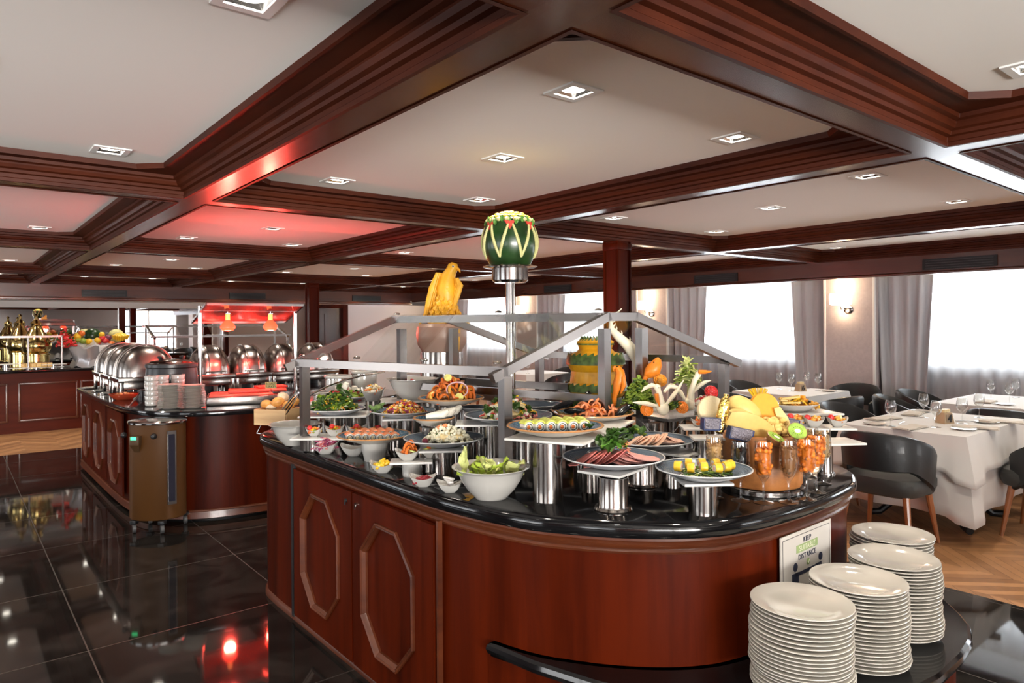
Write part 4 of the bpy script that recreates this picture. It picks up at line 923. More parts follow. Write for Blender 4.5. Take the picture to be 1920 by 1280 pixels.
# prawns plate
d5 = 3.32; z5 = zpx(845, 745, d5); c = xyd(845, d5, z5); riser(842, 0, 762, 40, 'steel riser under the fried prawn platter', d=d5)
cc, rr = plate('mosaic', 0, 0, 0, z5, 'blue mosaic plate piled with fried prawns, behind the cheese plates', loc=c, D=wid(845, 124, c))
heap('fried_prawns', 'big pile of red-orange fried prawns with onion rings and lemon', 'prawns', cc, rr*.74, rr*.6, .12, [(46, 'prawn', .046, F_ORG), (70, 'bit', .036, F_BROWN), (16, 'prawn', .045, F_GOLD), (26, 'bit', .03, F_ORG), (10, 'strip', .05, F_RED)], core=F_BROWN, seed=37, pw=1.4)
for i, (u, v, zz, k, mt, nm) in enumerate(((.035, -.075, .065, .045, 'onion', 'onion_ring'), (.045, -.085, .03, .034, 'lemon', 'lemon_slice'), (-.01, -.05, .12, .03, 'lemon', 'lemon_slice'))):
    mb = MB()
    if nm == 'onion_ring': mb.tube([(k*math.cos(2*math.pi*j/20)*1.1, 0, k*math.sin(2*math.pi*j/20)*.8) for j in range(21)], .0035, 6)
    else: mb.cyl((0, 0, 0), k*.6, .005, 18, M=Matrix.Rotation(R_(70), 4, 'X'))
    o = mb.build(nm, fm('onion_ring', (.60, .38, .42)) if mt == 'onion' else fm('lemon', (.66, .60, .18)), loc=cc+RGT*u+FWD*v+Vector((0, 0, zz))); o.rotation_euler.z = -YAW
    tag(o, ['pink onion ring on the front of the fried prawn pile', 'lemon slice at the foot of the fried prawn pile', 'lemon slice near the top of the fried prawn pile'][i], ['onion ring', 'lemon slice', 'lemon slice'][i])
# cheese plates
p, zt = riser(829, 890, 843, 43, 'steel riser under the crumbled blue cheese plate')
d6 = depth(p); tile(p, zt+.009, .19, .15, -35, 'white tile under the crumbled blue cheese plate')
z6 = zt+.009+.034; c = xyd(831, d6+.06, z6); riser(866, 0, 836, 40, 'second steel riser behind the cheese riser', d=d6+.22)
cc, rr = plate('slate', 0, 0, 0, z6, 'wide slate blue plate of crumbled blue cheese', loc=c, D=wid(831, 152, c))
heap('crumbled_cheese', 'crumbled blue-veined white cheese heaped on the wide plate', 'cheese', cc+RGT*.015, rr*.62, rr*.36, .075, [(200, 'bit', .022, fm('curd', (.66, .62, .46), var=.1)), (22, 'bit', .012, F_DGREEN), (3, 'bit', .03, F_SALM)], core=F_CREAM, rz=-YAW, seed=38)
q = cc-RGT*rr*.42-FWD*rr*.35; mb = MB(); mb.ell((0, 0, .014), .014, 12, 8); tag(mb.build('grape', fm('grape', (.18, .01, .03), coat=.5), loc=q), 'dark red grape at the left of the crumbled cheese', 'grape')
c7 = xyd(800, d6+.2, z6+.055); riser(805, 0, 800, 40, 'steel riser under the white cheese log plate', d=d6+.22)
cc, rr = plate('mosaic', 0, 0, 0, zpx(812, 783, d6+.2), 'blue mosaic plate with white soft cheese logs', loc=xyd(812, d6+.2, 0), D=.19)
for i in range(3):
    mb = MB(); mb.tube([(0, 0, 0), (.03, 0, .004), (.075, 0, .012), (.10, 0, .03)], [.018, .021, .019, .010], 10); o = mb.build('soft_cheese_log', F_WHT, loc=cc-RGT*(.03-.03*i)+FWD*(.02*i-.02)+Vector((0, 0, .024+.006*i))); o.rotation_euler.z = -YAW+R_(12*i); tag(o, 'white soft cheese log, %s of three on the mosaic plate' % ('left', 'middle', 'right')[i], 'cheese', 'white soft cheese logs')
# mixed salad behind the front post
d8 = 3.05; z8 = zpx(952, 777, d8); c = xyd(952, d8, z8); riser(921, 0, 797, 30, 'slim steel riser left of the front post of the guard', d=d8-.06); riser(985, 0, 797, 46, 'steel riser right of the front post of the guard', d=d8+.02)
tile(c-RGT*.03, z8-.032, .40, .17, -38, 'white tile under the mixed seafood salad plate')
cc, rr = plate('slate', 0, 0, 0, z8, 'wide slate blue plate of mixed seafood salad behind the front post', loc=c, D=wid(952, 166, c))
heap('seafood_salad', 'mixed seafood salad with green peppers, split by the front post', 'salad', cc, rr*.68, rr*.5, .10, [(60, 'bit', .034, F_CREAM), (40, 'bit', .03, F_PINK), (30, 'leaf', .05, F_DGREEN), (16, 'strip', .06, F_YEL), (20, 'strip', .05, F_RED), (16, 'cube', .024, F_WHT), (16, 'bit', .03, F_GREEN), (14, 'bit', .03, F_PURP)], core=F_CREAM, seed=39, pw=1.5)
c = xyd(1000, 3.55, zpx(1000, 757, 3.55)); riser(1000, 0, 768, 44, 'steel riser under the rear empty slate plate', d=3.55); plate('slate', 0, 0, 0, c.z, 'empty slate blue plate behind the mixed seafood salad', loc=c, D=.30)
c = xyd(893, 3.35, zpx(893, 763, 3.35)); riser(893, 0, 775, 40, 'steel riser behind the crumbled cheese plate', d=3.35); plate('slate', 0, 0, 0, c.z, 'small slate blue plate between the prawns and the seafood salad', loc=c, D=.16)
# avocado sushi plate and mussels
p, zt = riser(1027, 944, 828, 57, 'tall wide steel riser under the avocado sushi plate')
tile3((945, 821), (1093, 832), (1182, 787), zt+.009, 'large white tile under the avocado sushi plate, at the very front')
zA = zt+.009+.034
cc, rr = plate('mosaic', 1041, 797, 182, zA, 'blue mosaic plate with amber rim holding avocado sushi rolls')
avo = roll_proto('sushi_roll', fm('avocado', (.50, .52, .10)), F_ORG, 'x', .0195, .038)
sp = [(-.108+.0415*i, -.060+.004*i, 82-3*i) for i in range(6)]+[(-.035+.042*i, -.005, 70) for i in range(4)]
for i, (u, v, a) in enumerate(sp):
    loc = cc+RGT*u+FWD*v; loc.z = cc.z+.025+(.004 if i > 6 else 0); o = dup(avo, loc, R_(a-3), 'avocado-topped sushi roll, %s from the left in the %s row' % ((ORD(i), 'front') if i < 6 else (ORD(i-6), 'back')), 'avocado sushi rolls on the front plate')
kill(avo)
mb = MB(); leafp(mb, Vector((0, 0, .01)), .06, .04, .3, 0); q = cc+RGT*rr*.62-FWD*.03; tag(mb.build('green_leaf', F_DGREEN, loc=q, rz=-YAW-1.2), 'dark green leaf at the right end of the avocado sushi', 'leaf')
q = cc+RGT*rr*.45-FWD*.045; mb = MB(); mb.lathe([(0, 0), (.014, 0), (.016, .012), (.006, .014), (0, .006)], n=10); 
tag(mb.build('ginger_curl', F_SALM, loc=q), 'small pink pickled ginger curl beside the avocado rolls', 'ginger')
d9 = 3.02; z9 = zpx(1112, 773, d9); p2, zt2 = riser(1098, 0, 797, 52, 'steel riser under the mussel plate', d=d9-.04)
c = xyd(1112, d9, z9); tile(c, z9-.032, .30, .20, 25, 'white tile under the mussel plate')
cc, rr = plate('mosaic', 0, 0, 0, z9, 'mosaic plate of orange carrot curls and black mussels', loc=c, D=wid(1112, 150, c))
heap('carrot_curls', 'orange carrot curls piled between the mussels', 'carrots', cc, rr*.62, rr*.5, .065, [(46, 'prawn', .042, F_SALM), (30, 'bit', .03, F_ORG), (8, 'bit', .02, F_PINK)], core=F_SALM, seed=41)
for i, (u, v, zz, a, t_) in enumerate(((-.135, .02, .05, -15, .1), (-.085, -.02, .03, -28, -.2), (-.025, .055, .06, 60, .9), (.125, -.02, .035, 32, .3), (.0, -.095, .012, 70, .2), (.05, .06, .06, 20, .9), (-.05, -.09, .012, 100, .1))):
    M = Matrix.Rotation(R_(a)-YAW, 4, 'Z') @ Matrix.Rotation(-t_, 4, 'Y'); mb = MB(); s_ = 1 if i < 4 else .5
    rings = [[(x*s_, w_*s_*math.cos(2*math.pi*k/12), w_*.55*s_*math.sin(2*math.pi*k/12)+.01*s_*math.sin(x*30)) for k in range(12)] for x, w_ in ((-.05, .003), (-.042, .014), (-.02, .024), (.01, .027), (.035, .021), (.048, .010), (.053, .003))]
    mb.loft(rings, M=M); o = mb.build('mussel', F_BLACK, loc=cc+RGT*u+FWD*v+Vector((0, 0, zz))); tag(o, ['large black mussel shell at the left edge of the carrot curls', 'black mussel lying behind the avocado sushi', 'black mussel standing up behind the carrot curls', 'large black mussel at the right edge of the plate', 'small black mussel at the front of the carrot curls', 'black mussel standing at the back right of the plate', 'small black mussel at the front left of the carrot curls'][i], 'mussel', 'black mussels')
# ham plate
p, zt = riser(1150, 965, 893, 59, 'short flanged steel riser under the ham plate', True)
tile3((1082, 881), (1161, 893), (1196, 872), zt+.008, 'white tile under the sliced ham plate')
zB_ = zt+.008+.036; cc, rr = plate('slate', 1150, 855, 193, zB_, 'slate blue ridged plate of sliced ham, front centre')
def fan(c, n, u0, u1, v, r, mt, label, nm, grp, tilt=.35, dz=.0035, seed=0):
    rnd = random.Random(seed); me = None
    mb = MB(); k = 20; vs = []
    ring = lambda rr_, z: [(rr_*math.cos(2*math.pi*i/k)*(1+.05*math.sin(3*i)), rr_*.8*math.sin(2*math.pi*i/k), z+.004*math.sin(5*math.pi*i/k)) for i in range(k)]
    mb.loft([ring(r, 0), ring(r*1.0, .0022)]); o0 = mb.build(nm, mt); me = o0.data; bpy.data.objects.remove(o0)
    for i in range(n):
        u = u0+(u1-u0)*i/max(1, n-1); o = bpy.data.objects.new(nm, me); COL.objects.link(o); o.location = c+RGT*u+FWD*(v+.012*math.sin(i*1.3))+Vector((0, 0, .006+dz*i*(.3)+.006)); o.rotation_euler = (rnd.uniform(-.12, .12), -tilt+rnd.uniform(-.1, .1), -YAW+rnd.uniform(-.3, .3)); tag(o, label+', %s from the left' % ORD(i), 'ham slice' if 'ham' in nm else 'turkey slice', grp)
HAM = fm('ham', (.72, .36, .33), var=.15, vscale=25); HAM2 = fm('smoked_ham', (.50, .15, .13), var=.4, vscale=35)
fan(cc, 11, -.115, .01, -.02, .052, HAM2, 'dark smoked ham slice on the basil plate', 'ham_slice', 'smoked ham slices', .5, seed=1)
fan(cc, 10, .02, .105, -.02, .056, HAM, 'pink cooked ham slice on the basil plate', 'ham_slice', 'pink ham slices', -.25, seed=2)
heap('basil_sprig', 'fresh green basil sprig on the sliced ham', 'herb', cc-FWD*.005+Vector((0, 0, .03)), .05, .045, .06, [(14, 'leaf', .06, F_DGREEN), (8, 'leaf', .05, fm('basil', (.10, .26, .03)))], core=False, seed=43, kind=None)
heap('pepper_flower', 'orange pepper flower beside the basil on the ham', 'garnish', cc+RGT*.035+Vector((0, 0, .03)), .022, .02, .04, [(10, 'strip', .035, F_SALM)], core=False, seed=44, kind=None)
# turkey plate
p, zt = riser(1205, 918, 852, 49, 'flanged steel riser under the turkey plate', True)
z10 = zt+.008+.036; c = xyd(1222, depth(p)+.07, z10); tile(c+RGT*.05, zt+.008, .28, .15, -80, 'white tile jutting out right of the turkey plate')
cc, rr = plate('slate', 0, 0, 0, z10, 'slate blue ridged plate of sliced turkey, behind the ham', loc=xyd(1215, depth(p)+.1, z10), D=wid(1215, 170, c))
fan(cc, 9, -.08, .03, -.035, .046, F_TURK, 'rolled turkey slice with golden edge on the rear plate', 'turkey_slice', 'turkey slices', .5, seed=3)
fan(cc, 8, .03, .10, -.02, .048, fm('turkey_pale', (.74, .46, .36)), 'pale folded turkey slice at the right of the rear plate', 'turkey_slice', 'turkey slices, pale', -.3, seed=4)
heap('herb_sprig', 'green herb sprig at the back of the turkey plate', 'herb', cc-RGT*.04+FWD*.05+Vector((0, 0, .02)), .035, .03, .03, [(12, 'leaf', .04, F_DGREEN), (4, 'bit', .03, F_GREEN)], core=False, seed=45, kind=None)
riser(1262, 916, 862, 34, 'slim dark-looking steel riser between the ham and yellow roll plates')
riser(1108, 925, 880, 38, 'steel riser behind the ham plate, left side')
# yellow wrapped rolls plate
p, zt = riser(1318, 968, 907, 56, 'plain steel riser under the yellow roll plate')
tile3((1284, 908), (1377, 906), (1392, 880), zt+.008, 'white tile under the yellow roll plate')
z11 = zt+.008+.036; cc, rr = plate('slate', 1319, 877, 184, z11, 'slate blue ridged plate of yellow wrapped rolls, front right')
heap('dill_bed', 'bed of green dill and grated white radish under the yellow rolls', 'garnish', cc-FWD*.02, rr*.60, rr*.42, .014, [(90, 'strip', .04, F_DGREEN), (40, 'strip', .04, F_GREEN), (60, 'strip', .035, F_WHT)], core=F_WHT, seed=46)
yr = thing('sushi_roll', 'x', 'sushi roll', (0, 0, -5)); mb = MB(); Mx = Matrix.Rotation(R_(90), 4, 'Y'); mb.lathe([(.014, -.013), (.019, -.013), (.020, -.011), (.020, .011), (.019, .013), (.014, .013)], n=18, M=Mx); mb.build('yellow_wrapper', F_YEL, yr); mb = MB(); mb.lathe([(0, -.0135), (.0145, -.0135), (.0145, .0135), (0, .0135)], n=14, M=Mx); mb.build('rice', F_RICE, yr); mb = MB(); mb.ell((.014, 0, 0), (.002, .006, .006), 8, 6); mb.ell((-.014, 0, 0), (.002, .006, .006), 8, 6); mb.build('filling', F_PINK, yr)
for i, (u, v) in enumerate(((-.09, -.02), (-.055, -.05), (-.045, .02), (-.01, -.04), (.0, .02), (.03, -.06), (.045, .015), (.065, -.035), (.085, -.01))):
    loc = cc+RGT*u+FWD*v; loc.z = cc.z+.032; dup(yr, loc, R_(-40+u*300), 'yellow wrapped roll on the dill bed, %s from the left' % ORD(i), 'yellow wrapped rolls', .88)
kill(yr)
# ============================================================ CARVINGS, CHEESE STUMP, GLASSES
# pole with the watermelon
dp = 3.5; pp = xyd(957, dp, CT); zt = zpx(957, 530, dp)
t = thing('display_pole', 'steel pole with dish on top carrying the carved watermelon', 'stand', pp)
mb = MB(); mb.lathe([(0, 0), (.075, 0), (.078, .008), (.03, .014), (.0235, .02), (.0235, zt-CT), (0, zt-CT)], n=28); mb.build('pole', STEEL, t)
zc = zpx(957, 503, dp); r1 = wid(957, 68, pp)/2; r2 = wid(957, 103, pp)/2
mb = MB(); mb.lathe([(0, zt-CT), (r1*.85, zt-CT), (r1, zt-CT+.012), (r1*1.0, zc-CT), (0, zc-CT)], n=32); mb.build('steel_cup', POLI, t)
mb = MB(); mb.lathe([(r1*.9, zc-CT-.004), (r2*.9, zc-CT+.002), (r2, zc-CT+.008), (r2*.96, zc-CT+.012), (r1, zc-CT+.004), (0, zc-CT+.004)], n=40); mb.build('dish', POLI, t)
rm = wid(957, 102, pp)/2; zm0 = zpx(957, 500, dp); zm1 = zpx(957, 398, dp); H = zm1-zm0
wm = thing('carved_watermelon', 'carved green watermelon with zigzag cuts and petal crown on the pole', 'watermelon', (pp.x, pp.y, zc+.004))
def melon_r(z): # z 0..1
    return rm*math.sqrt(max(0, 1-((z-.47)/.62)**2))
pr = [(0, 0)]+[(melon_r(i/24), H*i/24) for i in range(1, 23)]+[(rm*.42, H*.95), (0, H*.95)]
WMG = mat('watermelon_rind', (.010, .036, .006), .30, coat=.15, var=.5, vscale=14)
mb = MB(); mb.lathe(pr, n=48); mb.build('rind', WMG, wm)
FL_ = mat('watermelon_white_flesh', (.55, .52, .22), .5, var=.2, vscale=40); FR_ = mat('watermelon_red_flesh', (.62, .06, .04), .45); YC = mat('crown_yellow', (.70, .52, .06), .5, var=.2, vscale=40)
mb = MB()
for k in range(7):   # V shaped grooves around the melon
    a0 = 2*math.pi*k/7
    for s, sg in ((0, 1), (0, -1)):
        pts = []
        for i in range(9):
            u = i/8; z = .74-.58*u; a = a0+sg*(.36-.36*u)+.02; r = melon_r(z)+.001; pts.append((r*math.cos(a), r*math.sin(a), H*z))
        mb.tube(pts, [.0055+.003*math.sin(3*i/8) for i in range(9)], 6)
mb.build('zigzag_cut', FL_, wm)
mb = MB()
for k in range(7):
    a = 2*math.pi*(k+.5)/7; z = .80; r = melon_r(z)+.002; c_ = Vector((r*math.cos(a), r*math.sin(a), H*z)); u_ = Vector((-math.sin(a), math.cos(a), 0))
    n_ = Vector((math.cos(a), math.sin(a), .35)).normalized(); dn_ = Vector((math.cos(a)*.25, math.sin(a)*.25, -1)).normalized()
    v = [c_-u_*.028+n_*.004, c_+u_*.028+n_*.004, c_+dn_*.045+n_*.003, c_-u_*.02-n_*.01, c_+u_*.02-n_*.01, c_+dn_*.035-n_*.01]
    mb.faces(v, [(0, 1, 2), (0, 3, 4, 1), (1, 4, 5, 2), (2, 5, 3, 0)])
mb.build('red_heart_cut', FR_, wm)
mb = MB()
for k in range(22):
    a = 2*math.pi*k/22; z = .765+.03*math.sin(a*7); r = melon_r(z)+.003; rz = a
    leafp(mb, Vector((r*math.cos(a), r*math.sin(a), H*z)), .035, .022, 1.2, rz+math.pi, .5)
mb.build('serrated_leaf_ring', [fm('rind_tooth', (.10, .25, .04))], wm)
mb = MB()
for ring, (rr_, zz, n, L) in enumerate(((.80, .84, 16, .035), (.66, .90, 14, .035), (.48, .95, 11, .035), (.28, .98, 8, .03), (.1, 1.0, 4, .02))):
    mb.mi = 0 if ring in (0,) else 1
    for k in range(n):
        a = 2*math.pi*(k+ring*.5)/n; mb.ell((rm*rr_*math.cos(a), rm*rr_*math.sin(a), H*zz), (.017, .017, .012), 8, 5)
mb.build('petal_crown', [FL_, YC], wm)
mb = MB(); mb.lathe([(rm*.78, H*.80), (rm*.80, H*.86), (rm*.6, H*.94), (0, H*.97)], n=32); mb.build('crown_core', FL_, wm)
# tiered carved yellow melon
dm = 3.62; mp = xyd(1116, dm); zb = zpx(1116, 762, dm); mp.z = zb; RM = wid(1116, 118, mp)/2; HM = zpx(1116, 633, dm)-zb
riser(1116, 0, 763, 70, 'wide steel riser under the tiered yellow melon', d=dm)
tm = thing('carved_pumpkin', 'tiered yellow pumpkin carving with green serrated bands', 'pumpkin', mp)
FY = mat('pumpkin_flesh', (.70, .34, .012), .35, coat=.2, var=.15, vscale=20); RG = fm('pumpkin_rind', (.06, .10, .02), var=.8, vscale=30)
prf = [(0, 0), (.80, 0), (.86, .06), (.84, .15), (.92, .20), (1.0, .27), (.94, .33), (.82, .36), (.80, .44), (.78, .52), (.86, .58), (.93, .66), (.88, .74), (.74, .78), (.60, .80), (.52, .84), (.56, .89), (.60, .94), (.45, .99), (0, 1.0)]
mb = MB(); mb.lathe([(a*RM, b*HM) for a, b in prf], n=48); mb.build('flesh', FY, tm)
for (za, zb2, ra, rb, lab) in ((.03, .12, .86, .88, 'a'), (.24, .33, 1.0, .95, 'b'), (.62, .75, .93, .86, 'c'), (.90, .99, .60, .42, 'd')):
    mb = MB(); n = 26; vs = []; fs = []
    for i in range(n*2):
        a = 2*math.pi*i/(2*n); tooth = (.045 if i % 2 else 0); k = a+.10*(1 if i % 2 else 0)
        for r_, z_ in ((ra, za), ((ra+rb)/2+.02, (za+zb2)/2), (rb, zb2+tooth)): vs.append(((r_*RM+.003)*math.cos(k if z_ > zb2-.01 else a), (r_*RM+.003)*math.sin(k if z_ > zb2-.01 else a), z_*HM))
    for i in range(2*n):
        j = (i+1) % (2*n)
        for q in range(2): fs.append((i*3+q, j*3+q, j*3+q+1, i*3+q+1))
    mb.faces(vs, fs); mb.build('serrated_rind_band', RG, tm)
# yellow bird on its carved base and big round pot
db = 4.15; bp = xyd(828, db); zp0 = zpx(828, 690, db)
mb = MB(); rb = wid(828, 96, bp)/2; zs0, zs1 = zpx(828, 662, db), zpx(828, 607, db)
potm = mat('terracotta_glaze', (.34, .20, .15), .35)
tp = thing('round_pot', 'large round brown pot on a steel base, seen through the guard glass', 'pot', (bp.x, bp.y, CT))
mb = MB(); mb.lathe([(0, 0), (rb*.84, 0), (rb*.84, zs0-CT+.01), (0, zs0-CT+.01)], n=32); mb.build('steel_base', STEEL, tp)
hh = zs1-zs0; mb = MB(); mb.lathe([(0, zs0-CT), (rb*.72, zs0-CT), (rb*.94, zs0-CT+hh*.30), (rb, zs0-CT+hh*.62), (rb*.96, zs0-CT+hh*.9), (rb*.85, zs0-CT+hh), (0, zs0-CT+hh)], n=36); mb.build('bowl_body', potm, tp)
YB = mat('carved_pumpkin_yellow', (.70, .35, .02), .42, bump=.25, bscale=60, var=.18, vscale=16)
bt = thing('carved_bird', 'yellow carved pumpkin bird with folded wings, perched on a feathered cone', 'carving', (bp.x, bp.y, zs1))
S_ = lambda px, py: RGT*((px-828)/CF*db)+Vector((0, 0, zpx(px, py, db)-zs1))
Fd = FWD*.0
pts = [S_(832, 604), S_(838, 585), S_(838, 560), S_(836, 540), S_(840, 520), S_(847, 507), S_(851, 499), S_(853, 493)]
mb = MB(); mb.tube(pts, [.02, .045, .058, .060, .046, .033, .034, .018], 18); mb.build('body', YB, bt)
mb = MB(); q = S_(862, 506); mb.tube([S_(855, 502)-FWD*.01, q-FWD*.012, S_(864, 511)-FWD*.012], [.014, .008, .002], 8); mb.build('beak', fm('beak', (.75, .33, .02)), bt)
for sx in (-1,):
    mb = MB(); mb.ell(S_(851, 500)-FWD*.031, .0075, 10, 6); mb.build('eye_ring', F_WHT, bt); mb = MB(); mb.ell(S_(851, 500)-FWD*.037, .0045, 8, 6); mb.build('eye', F_BLACK, bt)
for nm, A in (('left_wing', [(822, 512), (812, 540), (806, 562), (800, 590), (788, 608)]), ('right_wing', [(858, 522), (864, 535), (858, 555), (852, 575), (864, 600)])):
    mb = MB()
    for f in range(6):
        o_ = FWD*(-.035+.012*f)+RGT*((.008*f) if nm == 'left_wing' else -.006*f); k = 1-.12*f
        pts = [S_(*A[0])]; 
        for q in A[1:]: pts.append(S_(*A[0]).lerp(S_(*q), k))
        mb.tube([p_+o_ for p_ in pts], [.010, .019, .018, .014, .005], 8)
    mb.build('wing', YB, bt)
mb = MB(); mb.loft([[ (p.x+r*math.cos(a), p.y+r*math.sin(a), p.z) for a in [2*math.pi*i/28 for i in range(28)]] for p, r in ((S_(832, 606), .100), (S_(834, 596), .092), (S_(836, 580), .070), (S_(838, 562), .050))]); mb.build('cone_base', YB, bt)
mb = MB(); random.seed(5)
for row in range(5):
    for k in range(13):
        a = 2*math.pi*(k+row*.5)/13; z0 = S_(834, 604-row*9); r = .104-.012*row
        leafp(mb, Vector((z0.x+r*math.cos(a), z0.y+r*math.sin(a), z0.z+.005)), .045, .035, 1.25, a+math.pi, .3, .004)
mb.build('carved_feathers', YB, bt)
mb = MB()
for f in range(5): mb.tube([S_(836, 585)+FWD*(-.05+.01*f), S_(845+f*4, 620)+FWD*(-.09), S_(850+f*3, 655)-FWD*.10], [.014, .016, .005], 6)
mb.tube([S_(850, 600)-FWD*.02, S_(872, 606)-FWD*.03, S_(886, 614)-FWD*.03], [.02, .028, .006], 8)
mb.build('tail', YB, bt)
# cheese stump
pb = at(1430, 933, CT); RD = wid(1430, 166, pb)/2; pb = back(pb, RD*.97); dS = depth(pb)
mb = MB(); mb.lathe([(0, .012), (RD*.9, .012), (RD*.98, .016), (RD, .020), (RD*.985, .022), (RD*.985, .002), (RD*.9, 0), (0, 0)], n=48); tag(mb.build('round_tray', STEEL, loc=pb), 'round steel tray under the hollowed bread log', 'tray')
RL = wid(1425, 150, pb)/2; zl = zpx(1425, 812, dS-RL*.2)
LOG = wood('bread_log', (.10, .03, .008), (.40, .15, .04), (9, 9, 16), .45, .1)
mb = MB(); n = 40; rings = []
for z, k in ((.021, .90), (.04, .97), ((zl-CT)*.45, 1.0), ((zl-CT)*.9, .985), (zl-CT-.004, .96), (zl-CT, .90), (zl-CT-.012, .84)):
    rings.append([((RL*k+.006*math.sin(a*5+z*20))*math.cos(a), (RL*k+.005*math.sin(a*5+z*20+1))*math.sin(a), z) for a in [2*math.pi*i/n for i in range(n)]])
mb.loft(rings); tag(mb.build('bread_log', LOG, loc=pb), 'large round bread-brown log displaying cheeses at the right end', 'log')
base = Vector((pb.x, pb.y, zl)); cz = lambda px, py, dd=0: atd(px, py, dS+dd)
def cheese(name, label, fn, mt, group=None):
    mb = MB(); fn(mb); return tag(mb.build(name, mt), label, 'cheese', group)
def wedge(mb, c, L, W, H_, M):   # boat shaped melon-slice wedge of cheese
    n = 12; rings = []
    for i in range(n+1):
        u = -1+2*i/n; w_ = W*math.sqrt(max(.02, 1-u*u*.9)); h_ = H_*math.sqrt(max(.03, 1-u*u*.85))
        rings.append([(u*L/2, -w_/2, h_*.5), (u*L/2, w_/2, h_*.5), (u*L/2, w_*.42, -h_*.15), (u*L/2, w_*.15, -h_*.5), (u*L/2, -w_*.15, -h_*.5), (u*L/2, -w_*.42, -h_*.15)])
    mb.loft(rings, M=Matrix.Translation(c) @ M)
VW = Matrix.Rotation(-YAW, 4, 'Z')
cheese('cheese_wedge', 'long pale yellow cheese wedge slanting across the log', lambda m_: wedge(m_, cz(1405, 803, -.05), .21, .075, .11, VW @ Matrix.Rotation(R_(28), 4, 'Y') @ Matrix.Rotation(R_(15), 4, 'Z')), F_CHEESE)
cheese('cheese_half_round', 'pale half-round cheese lying on the long wedge', lambda m_: m_.ell(cz(1396, 769, .02), (.075, .04, .045), 20, 12, M=VW @ Matrix.Rotation(R_(38), 4, 'Y')), F_CHEESE)
cheese('cheddar_round', 'bright orange cheddar disc standing at the top of the pile', lambda m_: m_.lathe([(0, -.018), (.052, -.018), (.056, -.012), (.056, .012), (.052, .018), (0, .018)], n=36, M=Matrix.Translation(cz(1432, 764, .04)) @ VW @ Matrix.Rotation(R_(75), 4, 'X')), F_CHED)
cheese('cheese_slab', 'tall yellow cheese slab standing at the right of the pile', lambda m_: m_.loft([[(-.012, -.02, 0), (.03, -.02, 0), (.03, .02, 0), (-.012, .02, 0)], [(-.03, -.02, .05), (.012, -.02, .05), (.012, .02, .05), (-.03, .02, .05)], [(-.038, -.014, .085), (-.015, -.014, .09), (-.015, .014, .09), (-.038, .014, .085)]], M=Matrix.Translation(cz(1468, 806, .02)) @ VW), F_CHEESE)
cheese('brie_wheel', 'film-wrapped pale brie wheel leaning at the left of the pile', lambda m_: m_.lathe([(0, -.014), (.052, -.014), (.056, -.008), (.056, .008), (.052, .014), (0, .014)], n=32, M=Matrix.Translation(cz(1335, 770, -.02)) @ VW @ Matrix.Rotation(R_(72), 4, 'X')), mat('wrapped_brie', (.62, .50, .30), .2, coat=.8, bump=.4, bscale=40))
random.seed(8)
for i in range(34):
    a = cz(random.uniform(1432, 1475), random.uniform(783, 822), random.uniform(-.07, .0)); mb = MB(); mb.ell((0, 0, 0), (.017, .014, .012), 8, 6, jit=.12)
    tag(mb.build('cheese_chunk', F_CHEESE, loc=a), 'small golden cheese chunk in the heap right of the long wedge', 'cheese', 'small golden cheese chunks on the log')
mb = MB(); M = Matrix.Translation(cz(1354, 778, -.09)) @ VW @ Matrix.Rotation(R_(12), 4, 'Y'); mb.loft([[(r*math.cos(a)*1.0, r*.8*math.sin(a), z) for a in [2*math.pi*i/14 for i in range(14)]] for r, z in ((.008, -.068), (.018, -.060), (.019, -.03), (.021, 0), (.020, .035), (.017, .058), (.008, .066), (.010, .078))], M=M); tag(mb.build('foil_roll', GOLD), 'roll wrapped in crinkled gold foil standing before the brie', 'foil-wrapped cheese')
foil = mat('silver_foil_label', (.26, .24, .28), .4, .7, bump=1.0, bscale=160); navyb = mat('navy_wrapper', (.015, .03, .10), .35)
for (px, py, w_, a, lab) in ((1389, 814, .085, 12, 'silver and navy wrapped cheese block on the front of the log'), (1334, 795, .06, 3, 'silver and navy wrapped cheese block left of the gold foil roll'), (1484, 797, .05, 8, 'small wrapped cheese block at the right behind the kiwi')):
    c_ = cz(px, py, -.10 if px < 1450 else .02); t = thing('wrapped_cheese', lab, 'cheese', c_, -YAW+R_(6))
    mb = MB(); mb.box((0, .008, 0), (w_+.006, .04, .046), bev=.004); b_ = mb.build('navy_wrapper', navyb, t); b_.rotation_euler.y = R_(a)
    mb = MB(); mb.box((-.003, -.014, .002), (w_-.006, .006, .038), bev=.002); b_ = mb.build('silver_label', foil, t); b_.rotation_euler.y = R_(a)
for (px, py, ax, lab) in ((1495, 808, 55, 'kiwi half facing forward at the right of the cheese pile'), (1456, 820, 20, 'kiwi half tilted on the front rim of the log'), (1382, 754, 40, 'kiwi half behind the gold foil roll')):
    c_ = cz(px, py, (-.10 if px > 1480 else -.145) if py > 800 else .03); t = thing('kiwi_half', lab, 'kiwi', c_); t.scale = (1.5,)*3; t.rotation_euler = (R_(ax), R_(25 if px == 1456 else 0), -YAW)
    mb = MB(); mb.lathe([(0, -.020), (.012, -.018), (.021, -.009), (.0235, 0), (.022, .001)], n=24); mb.build('skin', F_WAL, t)
    mb = MB(); mb.lathe([(.0225, .0005), (.0215, .0018), (.009, .0020), (.0, .0020)], n=24); mb.build('green_flesh', fm('kiwi_green', (.25, .40, .05), var=.3, vscale=90), t)
    mb = MB(); mb.ell((0, 0, .002), (.0075, .0055, .0012), 12, 4); mb.build('white_core', F_WHT, t)
    mb = MB(); [mb.ell((.012*math.cos(q*.45), .0105*math.sin(q*.45), .0024), .0009, 5, 4) for q in range(14)]; mb.build('seeds', F_BLACK, t)['kind'] = 'stuff'
